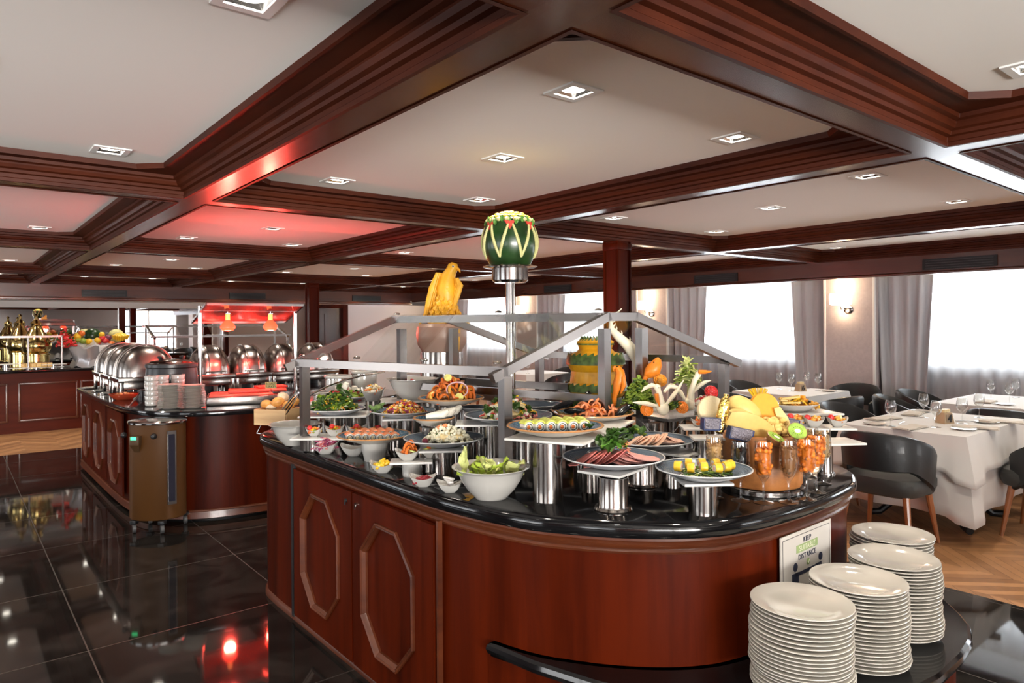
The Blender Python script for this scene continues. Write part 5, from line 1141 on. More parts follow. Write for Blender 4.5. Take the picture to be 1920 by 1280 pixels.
# stemmed glasses of dried fruit and nuts
def goblet_prof(h, r): return [(0, 0), (r*.98, 0), (r, .002), (r*.5, .005), (.006, .010), (.0042, .03), (.0042, h*.30), (.007, h*.345), (r*.55, h*.42), (r*.88, h*.56), (r*.93, h*.72), (r*.84, h), (r*.80, h), (r*.885, h*.72), (r*.83, h*.57), (r*.50, h*.44), (0, h*.385)]
gg = MB(); gg.lathe(goblet_prof(.205, .034), n=36); GOBM = gg.build('goblet', GLASS).data; bpy.data.objects.remove(bpy.data.objects['goblet'])
kinds = {'apricots': [(46, 'ball', .021, F_APR)], 'prunes': [(46, 'bit', .022, F_BLACK)], 'walnuts': [(70, 'bit', .017, F_WAL)], 'peanuts': [(90, 'bit', .014, F_NUT)], 'muesli': [(90, 'bit', .013, fm('muesli', (.45, .30, .15)))]}
def fillin(p, what, h=.205, r=.034, top=.97, parent=None):
    mb = MB(); _, kd, s, mt = kinds[what][0]; n = kinds[what][0][0]
    for _i in range(int(n*2.0)):
        u = random.uniform(.47, top); rr_ = r*(.55 if u < .5 else .74 if u < .6 else .80)*math.sqrt(random.random())-.001; a = random.random()*6.28; piece(mb, kd, Vector((rr_*math.cos(a), rr_*math.sin(a), h*u)), s*random.uniform(.7, .95))
    mb.lathe([(0, h*.44), (r*.5, h*.5), (r*.70, h*.6), (r*.70, h*.85), (0, h*.9)], n=14)
    o = mb.build('dried_'+what if what in ('apricots', 'prunes') else what, mt, loc=p); return o
random.seed(12)
for px, fy, what, lab in ((1389, 941, 'prunes', 'stemmed glass of black prunes, first at the front of the log'), (1432, 945, 'apricots', 'stemmed glass of orange dried apricots, second at the front of the log'), (1479, 944, 'walnuts', 'stemmed glass of walnuts, third at the front of the log'), (1513, 938, 'apricots', 'stemmed glass of orange dried apricots at the right corner of the log'), (1531, 925, 'apricots', 'stemmed glass of dark apricots just behind the corner glass'), (1543, 909, 'muesli', 'rearmost stemmed glass, filled with muesli, right of the log'), (1340, 936, 'peanuts', 'stemmed glass of peanuts behind the yellow roll plate'), (1520, 896, 'muesli', 'stemmed glass of seeds half hidden behind the kiwi')):
    p = at(px, fy, CT); p = back(p, .02); o = bpy.data.objects.new('stemmed_glass', GOBM); COL.objects.link(o); o.location = p; tag(o, lab, 'glass', 'stemmed glasses around the bread log')
    h_ = (zat(px, {1389: 827, 1432: 826, 1479: 824, 1513: 822, 1531: 815, 1543: 803, 1340: 818, 1520: 802}[px], p)-CT)/.205; o.scale = (1, 1, h_)
    f = fillin(p, what); f.scale = (1, 1, h_); tag(f, '%s filling the %s' % (what, lab.replace('stemmed ', '')), what[:-1] if what.endswith('s') else what, None, 'stuff')
# right riser, tile, back right dishes and platter
p, zt = riser(1549, 893, 830, 27, 'slim flanged steel riser at the far right of the island', True); tile(p+RGT*.03, zt+.009, .20, .15, -32, 'empty white tile jutting out at the right end of the island')
dK = 3.02; zK = zpx(1540, 799, dK); riser(1500, 0, 800, 40, 'steel riser hidden behind the log, under the tomato dishes', d=dK+.02)
tile(xyd(1528, dK), zK, .30, .13, -42, 'white tile with two small tomato dishes at the right end')
for px, nth in ((1524, 'left'), (1568, 'right'), (1492, 'hidden rear')):
    q = xyd(px, dK-.01 if px > 1500 else dK+.03, zK); L = wid(px, 46, q); boat(q, L, 'small white wavy dish at the right end, %s one' % nth, VZ-.1, h=L*.38)
    heap('vegetable_relish', 'orange crisps and relish in the %s dish at the right end' % nth, 'relish', q+Vector((0, 0, L*.16))+RGT*L*.1, L*.28, L*.24, L*.28, [(16, 'bit', .024, F_GOLD), (10, 'bit', .024, F_ORG), (5, 'bit', .02, F_CREAM)], seed=50+px)
    mb = MB(); mb.ell((0, 0, 0), .014, 12, 8); tag(mb.build('cherry_tomato', F_RED, loc=q+Vector((0, 0, L*.40))-RGT*L*.27), 'red cherry tomato on the %s dish at the right end' % nth, 'tomato', 'cherry tomatoes at the right end')
dQ = 3.2; zQ = zpx(1490, 757, dQ); c = xyd(1486, dQ, zQ); riser(1486, 0, 773, 44, 'steel riser under the cheese stick platter', d=dQ+.02); tile(c+RGT*.05, zQ-.034, .26, .22, -30, 'white tile under the cheese stick platter')
t = thing('oval_platter', 'white oval platter of cheese sticks and crisps behind the cheeses', 'platter', (c.x, c.y, zQ-.034), -YAW); mb = MB(); mb.lathe([(0, 0), (.06, 0), (.085, .012), (.118, .034), (.116, .036), (.08, .016), (0, .008)], n=40, sx=1.0, sy=.75); mb.build('dish_body', WHITE, t)
cc = Vector((c.x, c.y, zQ-.026))
heap('crisps', 'yellow crisps and potato chips on the oval platter', 'crisps', cc+RGT*.04, .07, .05, .045, [(30, 'leaf', .035, F_GOLD), (20, 'leaf', .035, F_YEL), (3, 'slice', .03, F_BLACK)], core=F_GOLD, rz=-YAW, seed=60)
for i in range(16):
    a = random.uniform(-.3, .3); mb = MB(); mb.box((0, 0, 0), (.08, .009, .009), bev=.002); o = mb.build('cheese_stick', F_CHEESE, loc=cc-RGT*(.025-.012*random.random())+FWD*random.uniform(-.035, .03)+Vector((0, 0, .018+.0055*(i//2)))); o.rotation_euler = (0, random.uniform(-.25, .15), -YAW+a); tag(o, 'pale yellow cheese stick stacked on the oval platter', 'cheese stick', 'cheese sticks on the oval platter')
for i in range(18):
    mb = MB(); a = (i-9)*.055; b0 = Vector((c.x, c.y, zQ))-RGT*.16; mb.tube([b0, b0+RGT*.10*math.sin(a)+Vector((0, 0, .075*math.cos(a)))+FWD*random.uniform(-.006, .006)], .0028, 6); tag(mb.build('pasta_stick', F_YEL), 'thin yellow pasta stick in the upright fan behind the cheddar', 'pasta stick', 'fan of thin yellow pasta sticks')
mb = MB(); b0 = Vector((c.x, c.y, zQ))-RGT*.16; mb.lathe([(0, -.10), (.018, -.095), (.02, .01), (.017, .01), (.015, -.08), (0, -.085)], c=b0, n=20); tag(mb.build('small_tumbler', WHITE), 'small white tumbler holding the fan of pasta sticks', 'tumbler')
riser(1422, 0, 795, 30, 'steel riser under the tumbler of pasta sticks', d=3.2)
mb = MB(); mb.box((0, 0, 0), (.02, .02, .02), bev=.004); tag(mb.build('cheddar_cube', F_CHED, loc=cc+RGT*.045+Vector((0, 0, .055))), 'orange cheddar cube on top of the oval platter', 'cheese')
# swan platter
dW = 2.98; zW = zpx(1252, 786, dW)
a_, b_, c_ = at(1158, 771, zW), at(1252, 785, zW), at(1322, 764, zW)
u_ = (a_-b_); v_ = (c_-b_); Lx = u_.length; n_ = Vector((-u_.y, u_.x, 0)).normalized(); 
if v_.dot(n_) < 0: n_ = -n_
Ly = v_.dot(n_); ctr = b_+u_/2+n_*Ly/2; rzW = math.atan2(u_.y, u_.x)
t = thing('rectangular_platter', 'white rectangular platter carrying carved radish swans and carrot roses', 'platter', (ctr.x, ctr.y, zW-.018), rzW)
mb = MB(); rc = lambda sx, sy, z: [(-sx/2, -sy/2, z), (sx/2, -sy/2, z), (sx/2, sy/2, z), (-sx/2, sy/2, z)]
mb.loft([rc(Lx*.9, Ly*.9, 0), rc(Lx, Ly, .016), rc(Lx*.995, Ly*.995, .019), rc(Lx*.93, Ly*.92, .010), rc(Lx*.5, Ly*.5, .008)]); mb.build('dish_body', WHITE, t, smooth=20)
riser(1222, 0, 790, 50, 'wide steel riser under the left of the swan platter', d=dW+.12); riser(1262, 0, 786, 46, 'wide steel riser under the right of the swan platter', d=dW+.20)
mb = MB()
for s_ in (((1200, 788), (1228, 815)), ((1286, 783), (1262, 812))): mb.tube([atd(s_[0][0], s_[0][1], dW-.02), atd(s_[1][0], s_[1][1], dW+.0), atd(s_[1][0]+10, 840, dW+.02)], .0025, 6)
tag(mb.build('wire_stand', POLI), 'thin crossed wire stand under the swan platter', 'stand')
RAD = mat('white_radish', (.72, .66, .50), .35, sub=.2); CAR = fm('carrot', (.66, .18, .012), var=.12); 
zs = zW-.008; G = lambda px, py, d: atd(px, py, d)
def swan(label, body, neck, beak, wings, d, rn=.0105, br=(.03, .024, .028)):
    b0 = G(*body, d); t = thing('radish_swan', label, 'carving', (b0.x, b0.y, zs)); o_ = Vector((b0.x, b0.y, zs)); L = lambda q, dd=0: G(q[0], q[1], d+dd)-o_
    pts = [L(q) for q in neck]; n = len(pts); mb = MB(); mb.ell(b0-o_, br, 18, 12); mb.build('body', RAD, t)
    mb = MB(); mb.tube(pts, [rn*1.9]+[rn*(1.25-.1*i) for i in range(n-2)]+[rn*1.3], 12); mb.ell(pts[-1], rn*1.35, 12, 8); mb.build('neck', RAD, t)
    mb = MB(); bs = [L(q, -.02) for q in beak]; mb.tube(bs, [.009, .009, .002], 8); mb.build('beak', CAR, t)
    mb = MB(); mb.ell(pts[-1]+RGT*.004-FWD*rn*1.3, .0022, 6, 4); mb.build('eye', F_BLACK, t)
    for w_ in wings:
        mb = MB(); ws = [L(q, .01*i) for i, q in enumerate(w_)]; mb.tube(ws, [.006, .010, .008, .0015][:len(ws)], 8); mb.build('wing', RAD, t)
swan('white radish swan with hanging orange beak, at the front of the platter', (1243, 766), [(1240, 760), (1238, 745), (1234, 732), (1232, 726)], [(1231, 738), (1232, 748), (1237, 762)], [[(1236, 762), (1215, 757), (1200, 755), (1186, 754)], [(1250, 757), (1262, 742), (1272, 728), (1282, 712)], [(1238, 725), (1222, 722), (1210, 727), (1202, 735)], [(1245, 735), (1255, 724), (1268, 726), (1272, 732)]], dW-.06)
swan('tall white radish swan looking right with a carrot beak', (1293, 757), [(1294, 752), (1297, 730), (1303, 712), (1309, 702)], [(1310, 697), (1322, 697), (1334, 696)], [[(1300, 735), (1312, 722), (1322, 716), (1333, 713)], [(1285, 750), (1276, 735), (1262, 722), (1256, 718)]], dW+.02, .010, (.024, .022, .030))
def rose(px, py, d, r, mt, label, k=14):
    c_ = G(px, py, d); mb = MB(); M = Matrix.Translation(c_) @ VW @ Matrix.Rotation(R_(60), 4, 'X')
    for ring in range(4):
        n = 3+ring*2
        for i in range(n):
            a = 2*math.pi*i/n+ring*.7; q = r*(.16+.24*ring); T_ = M @ Matrix.Translation((q*math.cos(a), q*math.sin(a), r*(.35-.14*ring))) @ Matrix.Rotation(a, 4, 'Z') @ Matrix.Rotation(R_(25+15*ring), 4, 'Y')
            mb.lathe([(0, -.001), (r*.34, .0), (r*.36, .003), (r*.3, .004), (0, .002)], n=10, sx=.5, sy=1, M=T_)
    mb.ell(c_-FWD*r*.1, r*.45, 10, 8); tag(mb.build('carrot_rose' if mt != F_RED else 'tomato_rose', mt), label, 'carved flower', 'carved vegetable flowers')
rose(1213, 768, dW-.05, .026, CAR, 'carrot rose at the left front of the swan platter'); rose(1279, 763, dW-.04, .026, CAR, 'carrot rose between the two radish swans')
rose(1238, 712, dW+.16, .030, fm('orange_flower', (.82, .33, .03)), 'light orange flower above the front swan'); rose(1334, 734, dW+.16, .030, F_RED, 'bright red carved flower right of the tall swan')
heap('parsley_bush', 'bushy green parsley clump left of the front swan', 'herb', G(1198, 745, dW+.08)-Vector((0, 0, .05)), .075, .06, .13, [(240, 'leaf', .028, F_GREEN), (160, 'strip', .035, F_GREEN), (80, 'leaf', .028, F_DGREEN)], core=F_DGREEN, seed=71)
heap('celery_sprig', 'pale green celery and herb sprigs rising behind the swans', 'herb', G(1290, 715, dW+.12)-Vector((0, 0, .02)), .04, .04, .10, [(60, 'strip', .05, F_GREEN), (30, 'strip', .06, F_PALE), (30, 'leaf', .022, F_GREEN)], core=False, seed=72)
mb = MB(); mb.tube([G(1291, 765, dW+.1), G(1292, 720, dW+.1), G(1290, 690, dW+.1), G(1284, 672, dW+.1)], [.008, .007, .006, .003], 8); [leafp(mb, G(1288, 690-i*2, dW+.1), .035, .02, .5, i*1.1) for i in range(8)]; tag(mb.build('celery_stalk', F_PALE), 'upright pale celery stalk behind the tall swan', 'celery')
heap('salad_leaves', 'dark green leaves filling the right of the swan platter', 'leaves', G(1262, 772, dW-.02), .06, .03, .03, [(34, 'leaf', .035, F_DGREEN), (16, 'leaf', .03, F_GREEN)], core=False, rz=-YAW, seed=73)
heap('seafood_mix', 'pink and white seafood salad behind the tall swan', 'salad', G(1325, 762, dW+.16), .07, .05, .045, [(40, 'bit', .028, F_WHT), (30, 'bit', .026, F_PINK), (10, 'bit', .025, F_GREEN), (8, 'bit', .025, F_RED)], core=F_WHT, rz=-YAW, seed=74)
riser(1330, 0, 770, 60, 'wide steel riser behind the swan platter, right side', d=dW+.22)
q = xyd(1310, dW-.13, zpx(1310, 799, dW-.13)); L = wid(1310, 38, q); boat(q, L, 'small white wavy dish of orange relish below the brie', VZ); heap('vegetable_relish', 'orange relish in the small dish below the brie', 'relish', q+Vector((0, 0, L*.15)), L*.3, L*.25, L*.25, [(14, 'bit', .022, F_ORG), (6, 'bit', .02, F_CREAM)], seed=75)
tile(q, q.z, .15, .12, -42, 'small white tile under the relish dish below the brie'); riser(1306, 0, 801, 34, 'steel riser under the relish dish below the brie', d=dW-.13)
q = xyd(1326, dW-.3, 0); tile(q, zpx(1326, 818, dW-.3), .13, .10, -42, 'lower white tile left of the bread log'); riser(1316, 0, 820, 30, 'steel riser under the lower white tile left of the log', d=dW-.3)
# dragon tail and birds
def spiky(pts, rr_, name, mt, label, cat, spikes=0):
    mb = MB(); P3 = [G(*q) for q in pts]; mb.tube(P3, rr_, 14)
    for i in range(spikes):
        u = .25+.72*i/spikes; k = int(u*(len(P3)-1)); f = u*(len(P3)-1)-k; p_ = P3[k].lerp(P3[k+1], f); r_ = rr_[k]*(1-f)+rr_[k+1]*f; dr = (P3[k+1]-P3[k]).normalized(); out = (dr.cross(FWD)).normalized()
        if out.x*RGT.x+out.y*RGT.y < 0: out = -out
        mb.tube([p_+out*r_*.75, p_+out*(r_+.004)-dr*.004, p_+out*(r_+.010)-dr*.014], [.006, .004, .0006], 6)
    return tag(mb.build(name, mt), label, cat)
dd = dW+.22
spiky([(1207, 712, dd), (1204, 700, dd), (1196, 672, dd), (1178, 648, dd), (1158, 630, dd), (1146, 616, dd), (1145, 602, dd), (1152, 590, dd), (1160, 584, dd), (1166, 578, dd)][::-1], [.002, .004, .006, .009, .014, .020, .026, .030, .032, .033], 'radish_dragon_tail', RAD, 'long curling white radish tail rising above the guard', 'carving', 9)
t = thing('carrot_parrot', 'small orange carrot parrot perched beside the parsley', 'carving', G(1166, 735, dd-.1)); o_ = t.location; L = lambda a, b, k=0: G(a, b, dd-.1+k)-o_
mb = MB(); mb.tube([L(1154, 760), L(1153, 742), L(1158, 722), L(1163, 708), L(1162, 697), L(1157, 688)], [.004, .010, .022, .026, .021, .014], 14); mb.build('body', CAR, t)
mb = MB(); mb.tube([L(1154, 730), L(1151, 750), L(1152, 768)], [.012, .009, .003], 8); mb.build('tail', CAR, t); mb = MB(); mb.tube([L(1154, 687, -.01), L(1150, 691, -.012), L(1151, 697, -.012)], [.008, .006, .001], 8); mb.build('beak', CAR, t); mb = MB(); mb.ell(L(1157, 687, -.022), .003, 6, 4); mb.build('eye', F_BLACK, t)
mb = MB(); mb.tube([L(1168, 706, -.02), L(1170, 722, -.025), L(1164, 738, -.02)], [.010, .012, .003], 8); mb.build('wing', CAR, t)
t = thing('carrot_parrot', 'larger orange carrot bird leaning right, above the parsley', 'carving', G(1222, 700, dd-.1)); o_ = t.location
mb = MB(); mb.tube([L(1210, 706), L(1216, 700), L(1226, 692), L(1231, 682), L(1233, 674), L(1232, 670)], [.010, .026, .034, .026, .016, .006], 14); mb.build('body', CAR, t); mb = MB(); mb.ell(L(1226, 679, -.03), .003, 6, 4); mb.build('eye', F_BLACK, t); mb = MB(); mb.tube([L(1214, 702), L(1205, 715), L(1203, 740)], [.014, .010, .003], 8); mb.build('tail', CAR, t)
# bread box
dB = 4.08; q = xyd(520, dB); zb0, zb1 = zpx(505, 797, 4.0), zpx(505, 768, 4.0)
t = thing('bread_box', 'light oak bread box full of rolls at the left end', 'box', (q.x, q.y, zb0), -YAW+R_(-14)); W_, D_, H_ = .20, .16, zb1-zb0
mb = MB(); [mb.box(*b) for b in (((0, -D_/2, H_/2), (W_, .012, H_)), ((0, D_/2, H_/2), (W_, .012, H_)), ((-W_/2, 0, H_/2), (.012, D_, H_)), ((W_/2, 0, H_/2), (.012, D_, H_)), ((0, 0, .006), (W_, D_, .012)))]; mb.build('oak_body', W_LIGHT, t)
mb = MB()
for s in (-1, 1):
    for s2 in (-1, 1): mb.tube([(s*W_*.35, s2*D_*.35, .004), (s*W_*.46, s2*D_*.46, (CT-zb0)+.004), (s*W_*.30, s2*D_*.46, (CT-zb0)+.003)], .0035, 6)
mb.build('wire_feet', POLI, t)
random.seed(9); BRD = fm('bread_crust', (.62, .28, .07), var=.25, vscale=25); BRW = fm('floury_roll', (.66, .50, .33), var=.2)
for i, (px, py, r, lab, mt) in enumerate(((499, 757, .030, 'round golden roll at the left of the bread box', BRD), (521, 753, .036, 'large golden roll in the middle of the bread box', BRD), (531, 744, .034, 'floury white roll on top of the bread box', BRW), (541, 760, .034, 'split golden roll at the right of the bread box', BRD), (508, 764, .030, 'pale roll low at the front of the bread box', BRW), (552, 752, .03, 'brown roll partly behind the left post', BRD))):
    mb = MB(); mb.ell((0, 0, 0), (r*1.15, r*.95, r*.8), 16, 10); o = mb.build('bread_roll', mt, loc=atd(px, py, dB+(.02 if i != 2 else .05))); o.rotation_euler = (random.random(), random.random()*.4, random.random()*3); tag(o, lab, 'bread roll', 'bread rolls in the oak box')
mb = MB(); mb.tube([atd(531, 775, dB-.1), atd(545, 755, dB-.1), atd(556, 742, dB-.06)], .004, 8); mb.tube([atd(536, 777, dB-.1), atd(549, 757, dB-.1), atd(557, 743, dB-.06)], .004, 8); tag(mb.build('tongs', POLI), 'steel tongs resting on the rolls in the bread box', 'tongs')
# ============================================================ HOT FOOD ISLAND
def chafer(p, w_, d_, z0, z1, rz, label, grp='roll-top chafing dishes'):
    t = thing('chafing_dish', label, 'chafing dish', p, rz, grp); r = d_/2
    mb = MB(); zc = z0
    n = 18; m_ = 16; rings = []
    for j in range(m_+1):     # barrel roll top, axis along local x, with rounded ends
        u = -math.cos(math.pi*j/m_)*.995; k = (1-abs(u)**2.6)**(1/2.3)
        rings.append([(u*w_/2, -r*(.35+.65*k)*math.cos(math.pi*i/n), zc+(z1-z0)*k*math.sin(math.pi*i/n)**.8) for i in range(n+1)])
    mb.loft(rings); mb.build('roll_top', LIDM, t)
    mb = MB()
    for u in (-.16, .16):
        mb.tube([(u*w_, -(r+.003)*math.cos(math.pi*i/n), zc+(z1-z0)*.985*math.sin(math.pi*i/n)**.8) for i in range(n+1)], .006, 6)
    mb.build('lid_rib', LIDM, t)
    mb = MB(); mb.box((0, 0, zc-.025), (w_*1.04, d_*1.04, .05), bev=.01); mb.box((0, 0, zc-.085), (w_*.9, d_*.9, .07), bev=.01); mb.build('water_pan', STEEL, t)
    for sx in (-1, 1):
        for sy in (-1, 1): mb = MB(); mb.box((sx*w_*.46, sy*d_*.46, zc/2-.01), (.035, .035, zc-.02), bev=.006); mb.build('leg', POLI, t)
    mb = MB(); mb.tube([(-w_*.25, -r*1.0, zc+.02), (-w_*.25, -r*1.12, zc+.03), (w_*.25, -r*1.12, zc+.03), (w_*.25, -r, zc+.02)], .007, 8); mb.build('handle', POLI, t)
    mb = MB(); mb.cyl((0, 0, .0), .05, .05, 14); mb.build('burner', BLKM, t)
    return t
for i, x in enumerate((2.15, 2.54, 2.93, 3.32)):
    chafer((x, 7.75, CT2), .375, .50, .17, .17+.30, 0, 'polished steel roll-top chafing dish behind the heat lamps, %s from the left' % ORD(i))
for i, y in enumerate((7.42, 7.95, 8.48)):
    chafer((1.47, y, CT2), .42, .50, .20, .20+.30, R_(90), ['large rounded chafing dish left of the black soup kettle', 'middle chafing dish behind the large one at the left', 'rear chafing dish nearest the fruit display'][i])
# kettle
p = (1.55, 6.72, CT2); t = thing('soup_kettle', 'black electric soup kettle with steel lid behind the bowls', 'soup kettle', p)
mb = MB(); mb.lathe([(0, 0), (.17, 0), (.20, .03), (.22, .15), (.205, .30), (.215, .31), (.215, .335), (.19, .345), (0, .345)], n=36); mb.build('body', BLKM, t)
mb = MB(); mb.lathe([(.185, .345), (.17, .36), (.08, .378), (0, .38)], n=32); mb.build('lid', POLI, t)
for q in (-.09, .09): mb = MB(); mb.lathe([(0, .37), (.012, .37), (.026, .395), (.024, .405), (0, .408)], (q, 0, 0), 14); mb.build('lid_knob', BLKM, t)
# stacks of side plates and soup bowls
sp_ = MB(); sp_.lathe([(0, .002), (.055, .002), (.06, 0), (.066, .003), (.095, .011), (.0955, .0125), (.066, .006), (0, .004)], n=36); SPL = sp_.build('side_plate', MATS['ivory_china']).data; bpy.data.objects.remove(bpy.data.objects['side_plate'])
q = xyd(318, 5.66); plate_stack(q.x, q.y, 20, 'the left side plate stack on the hot island', 11, .0098, CT2, SPL, 'stacked side plates on the hot island', 'side_plate')
q = xyd(361, 5.70); plate_stack(q.x, q.y, 19, 'the right side plate stack beside the cutting boards', 12, .0098, CT2, SPL, 'stacked side plates on the hot island', 'side_plate')
sb = MB(); sb.lathe([(0, 0), (.035, 0), (.052, .008), (.056, .045), (.055, .047), (.052, .045), (.047, .012), (0, .006)], n=32); SBM = sb.build('soup_bowl', WHITE).data; bpy.data.objects.remove(bpy.data.objects['soup_bowl'])
for px, d_, nm in ((284, 5.83, 'left'), (303, 5.90, 'middle'), (333, 6.0, 'right')):
    q = xyd(px, d_, CT2)
    for k in range(6):
        o = bpy.data.objects.new('soup_bowl', SBM); COL.objects.link(o); o.location = q+Vector((random.uniform(-.001, .001), 0, k*.0415)); tag(o, 'white soup bowl, %s from the bottom of the %s bowl stack' % (ORD(k), nm), 'bowl', 'stacked white soup bowls')
# steel carving station; the heat lamps' red light is put into the board colour
LAMPRED = mat('lamp_red_board', (.60, .07, .045), .4); a0 = xyd(385, 5.75), xyd(520, 5.95)
c = (xyd(392, 5.78)+xyd(520, 5.98))/2; ang = math.atan2((xyd(520, 5.98)-xyd(392, 5.78)).y, (xyd(520, 5.98)-xyd(392, 5.78)).x); Lb = (xyd(520, 5.98)-xyd(392, 5.78)).length
nn = Vector((-math.sin(ang), math.cos(ang), 0)); cc2 = c+nn*.22
t = thing('carving_station', 'low steel carving station beside the side plates', 'carving station', (cc2.x, cc2.y, CT2), ang)
mb = MB(); mb.box((0, 0, .035), (Lb+.05, .44, .07), bev=.006); mb.build('steel_base', STEEL, t)
mb = MB(); mb.box((-.02, .0, .075), (Lb-.03, .40, .012), bev=.004); mb.build('heated_top', LAMPRED, t)
mb = MB(); mb.box((0, 0, 0), (Lb*.9, .26, .02), bev=.006); o = mb.build('cutting_board', LAMPRED, loc=cc2+nn*.07+Vector((.12, 0, CT2+.092)), rz=ang); tag(o, 'thick cutting board, red lamp light in its colour, on the carving station', 'cutting board')
mb = MB(); mb.box((0, 0, 0), (.26, .18, .016), bev=.005); o = mb.build('cutting_board', LAMPRED, loc=cc2+nn*.10+Vector((.26, .05, CT2+.111)), rz=ang+.2); tag(o, 'smaller cutting board, red lamp light in its colour, on top of the thick one', 'cutting board')
# heat lamp gantry
PL_, PR_ = xyd(375, 6.35), xyd(553, 6.9); u = (PR_-PL_).normalized(); nv = Vector((-u.y, u.x, 0))
gt = thing('heat_lamp_gantry', 'steel gantry with glass canopy over the red heat lamps', 'heat lamp stand', (PL_.x, PL_.y, CT2))
L0 = (PR_-PL_); zt = 1.735-CT2
for v in (Vector((0, 0, 0)), L0): mb = MB(); mb.lathe([(0, 0), (.04, 0), (.04, .008), (.018, .012), (.018, zt), (0, zt)], v, 16); mb.build('post', POLI, gt)
mb = MB(); mb.bar(Vector((0, 0, zt-.03)), L0+Vector((0, 0, zt-.03)), .035); mb.bar(nv*-.22+Vector((0, 0, zt+.01)), L0+nv*-.22+Vector((0, 0, zt+.01)), .02); mb.bar(nv*.28+Vector((0, 0, zt-.15)), L0+nv*.28+Vector((0, 0, zt-.15)), .02)
for v in (Vector((0, 0, 0)), L0): mb.bar(v+nv*-.22+Vector((0, 0, zt+.01)), v+nv*.28+Vector((0, 0, zt-.15)), .02)
mb.build('canopy_frame', ALU, gt)
mb = MB(); A = nv*-.22+Vector((0, 0, zt+.02)); Bq = nv*.28+Vector((0, 0, zt-.14)); v = [A, A+L0, Bq+L0, Bq]; v += [q+Vector((0, 0, .008)) for q in v]; mb.faces(v, [(0,3,2,1),(4,5,6,7),(0,1,5,4),(1,2,6,5),(2,3,7,6),(3,0,4,7)])
mb.build('canopy_panel', mat('smoked_red_panel', (.10, .045, .04), .12), gt, smooth=0)
BULB = mat('infrared_bulb_lit', (1, .1, .05), .3, emit=(1, .035, .012), es=1.8); BNECK = mat('bulb_neck_lit', (.8, .4, .15), .3, emit=(1, .30, .06), es=.8)
for px, nm in ((427, 'left'), (507, 'right')):
    q = xyd(px, 6.35+(px-375)/178*.55, 1.545); bt_ = thing('heat_lamp', 'glowing red infrared heat lamp, %s one of the pair' % nm, 'heat lamp', q, 0, 'glowing red heat lamps')
    mb = MB(); mb.lathe([(0, -.045), (.045, -.04), (.066, -.015), (.066, .0), (.05, .03), (.03, .05), (.022, .06)], n=24); mb.build('bulb', BULB, bt_)
    mb = MB(); mb.lathe([(.022, .058), (.021, .11), (.017, .115), (0, .115)], n=16); mb.build('neck', BNECK, bt_)
    mb = MB(); mb.lathe([(0, .115), (.028, .115), (.028, .125), (.006, .13), (.006, .17), (0, .17)], n=14); mb.build('socket', POLI, bt_)
    l = bpy.data.lights.new('heat_light', 'POINT'); l.energy = 26; l.color = (1, .06, .04); l.shadow_soft_size = .05; lo = bpy.data.objects.new('heat_light', l); COL.objects.link(lo); lo.parent = bt_; lo.location = (0, 0, -.075)
# red point lamps added apart from the bulbs, for the glow on the coffer
for px in (427, 507):
    q = xyd(px, 6.3+(px-375)/178*.55, 0); l = bpy.data.lights.new('coffer_red_fill', 'POINT'); l.energy = 3.8; l.color = (1, .10, .08); l.shadow_soft_size = .05; lo = bpy.data.objects.new('coffer_red_fill', l); COL.objects.link(lo); lo.location = (q.x-.10, q.y-.42, 1.66)
# name cards
def card(px, py, d_, w_px, h_px, lines, label, zb_, rz=0):
    q = xyd(px, d_, zpx(px, py, d_)); w_ = w_px/CF*d_; h_ = h_px/CF*d_; t = thing('name_card', label, 'sign', q, -YAW+rz, 'small yellow dish name cards')
    mb = MB(); mb.box((0, 0, 0), (w_, .004, h_)); mb.build('card', mat('card_yellow', (.72, .60, .22), .5), t)
    mb = MB(); mb.tube([(0, .004, -h_/2), (0, .004, zb_-q.z)], .0025, 6); mb.cyl((0, .004, zb_-q.z), .02, .004, 12); mb.build('wire_holder', POLI, t)
    if lines:
        for i, s_ in enumerate(lines):
            cu = bpy.data.curves.new('lettering', 'FONT'); cu.body = s_; cu.size = h_*.5; cu.align_x = 'CENTER'; cu.extrude = .0005
            o = bpy.data.objects.new('tmp', cu); COL.objects.link(o); me = bpy.data.meshes.new_from_object(o.evaluated_get(bpy.context.evaluated_depsgraph_get())); bpy.data.objects.remove(o)
            me.materials.clear(); me.materials.append(BLKM); o = bpy.data.objects.new('lettering', me); COL.objects.link(o); o.parent = t; o.location = (0, -.004, h_*(.06-.44*i)); o.rotation_euler = (R_(90), 0, 0)
    else:
        mb = MB(); [mb.box((0, -.003, h_*(.2-.28*i)), (w_*.7, .002, h_*.08)) for i in range(3)]; mb.build('print_line', BLKM, t)
card(507, 722, 6.0, 21, 12, ['ROAST', 'TURKEY'], 'small yellow sign reading roast turkey on a thin rod', CT2+.1)
card(232, 716, 6.6, 17, 9, None, 'pale name card in front of the large chafing dish, left one of two', CT2); card(249, 716, 6.55, 14, 9, None, 'yellow name card in front of the large chafing dish, right one of two', CT2)
card(209, 706, 7.1, 10, 9, None, 'yellow name card in front of the middle chafing dish', CT2, .6); card(182, 699, 7.8, 9, 6, None, 'yellow name card at the far left of the hot island', CT2, .6)
q = at(232, 750, CT2); t = thing('glass_dish', 'shallow red and brown dish of chopped nuts left of the soup bowls', 'dish', back(q, .08)); mb = MB(); mb.lathe([(0, 0), (.07, 0), (.11, .03), (.125, .055), (.12, .056), (.1, .03), (0, .012)], n=32); mb.build('dish_body', mat('amber_dish', (.35, .05, .02), .15), t)
heap('chopped_nuts', 'chopped nuts heaped in the shallow red dish', 'nuts', back(q, .08)+Vector((0, 0, .03)), .1, .09, .03, [(110, 'bit', .018, F_NUT), (40, 'bit', .018, F_BROWN)], core=F_NUT, seed=81)
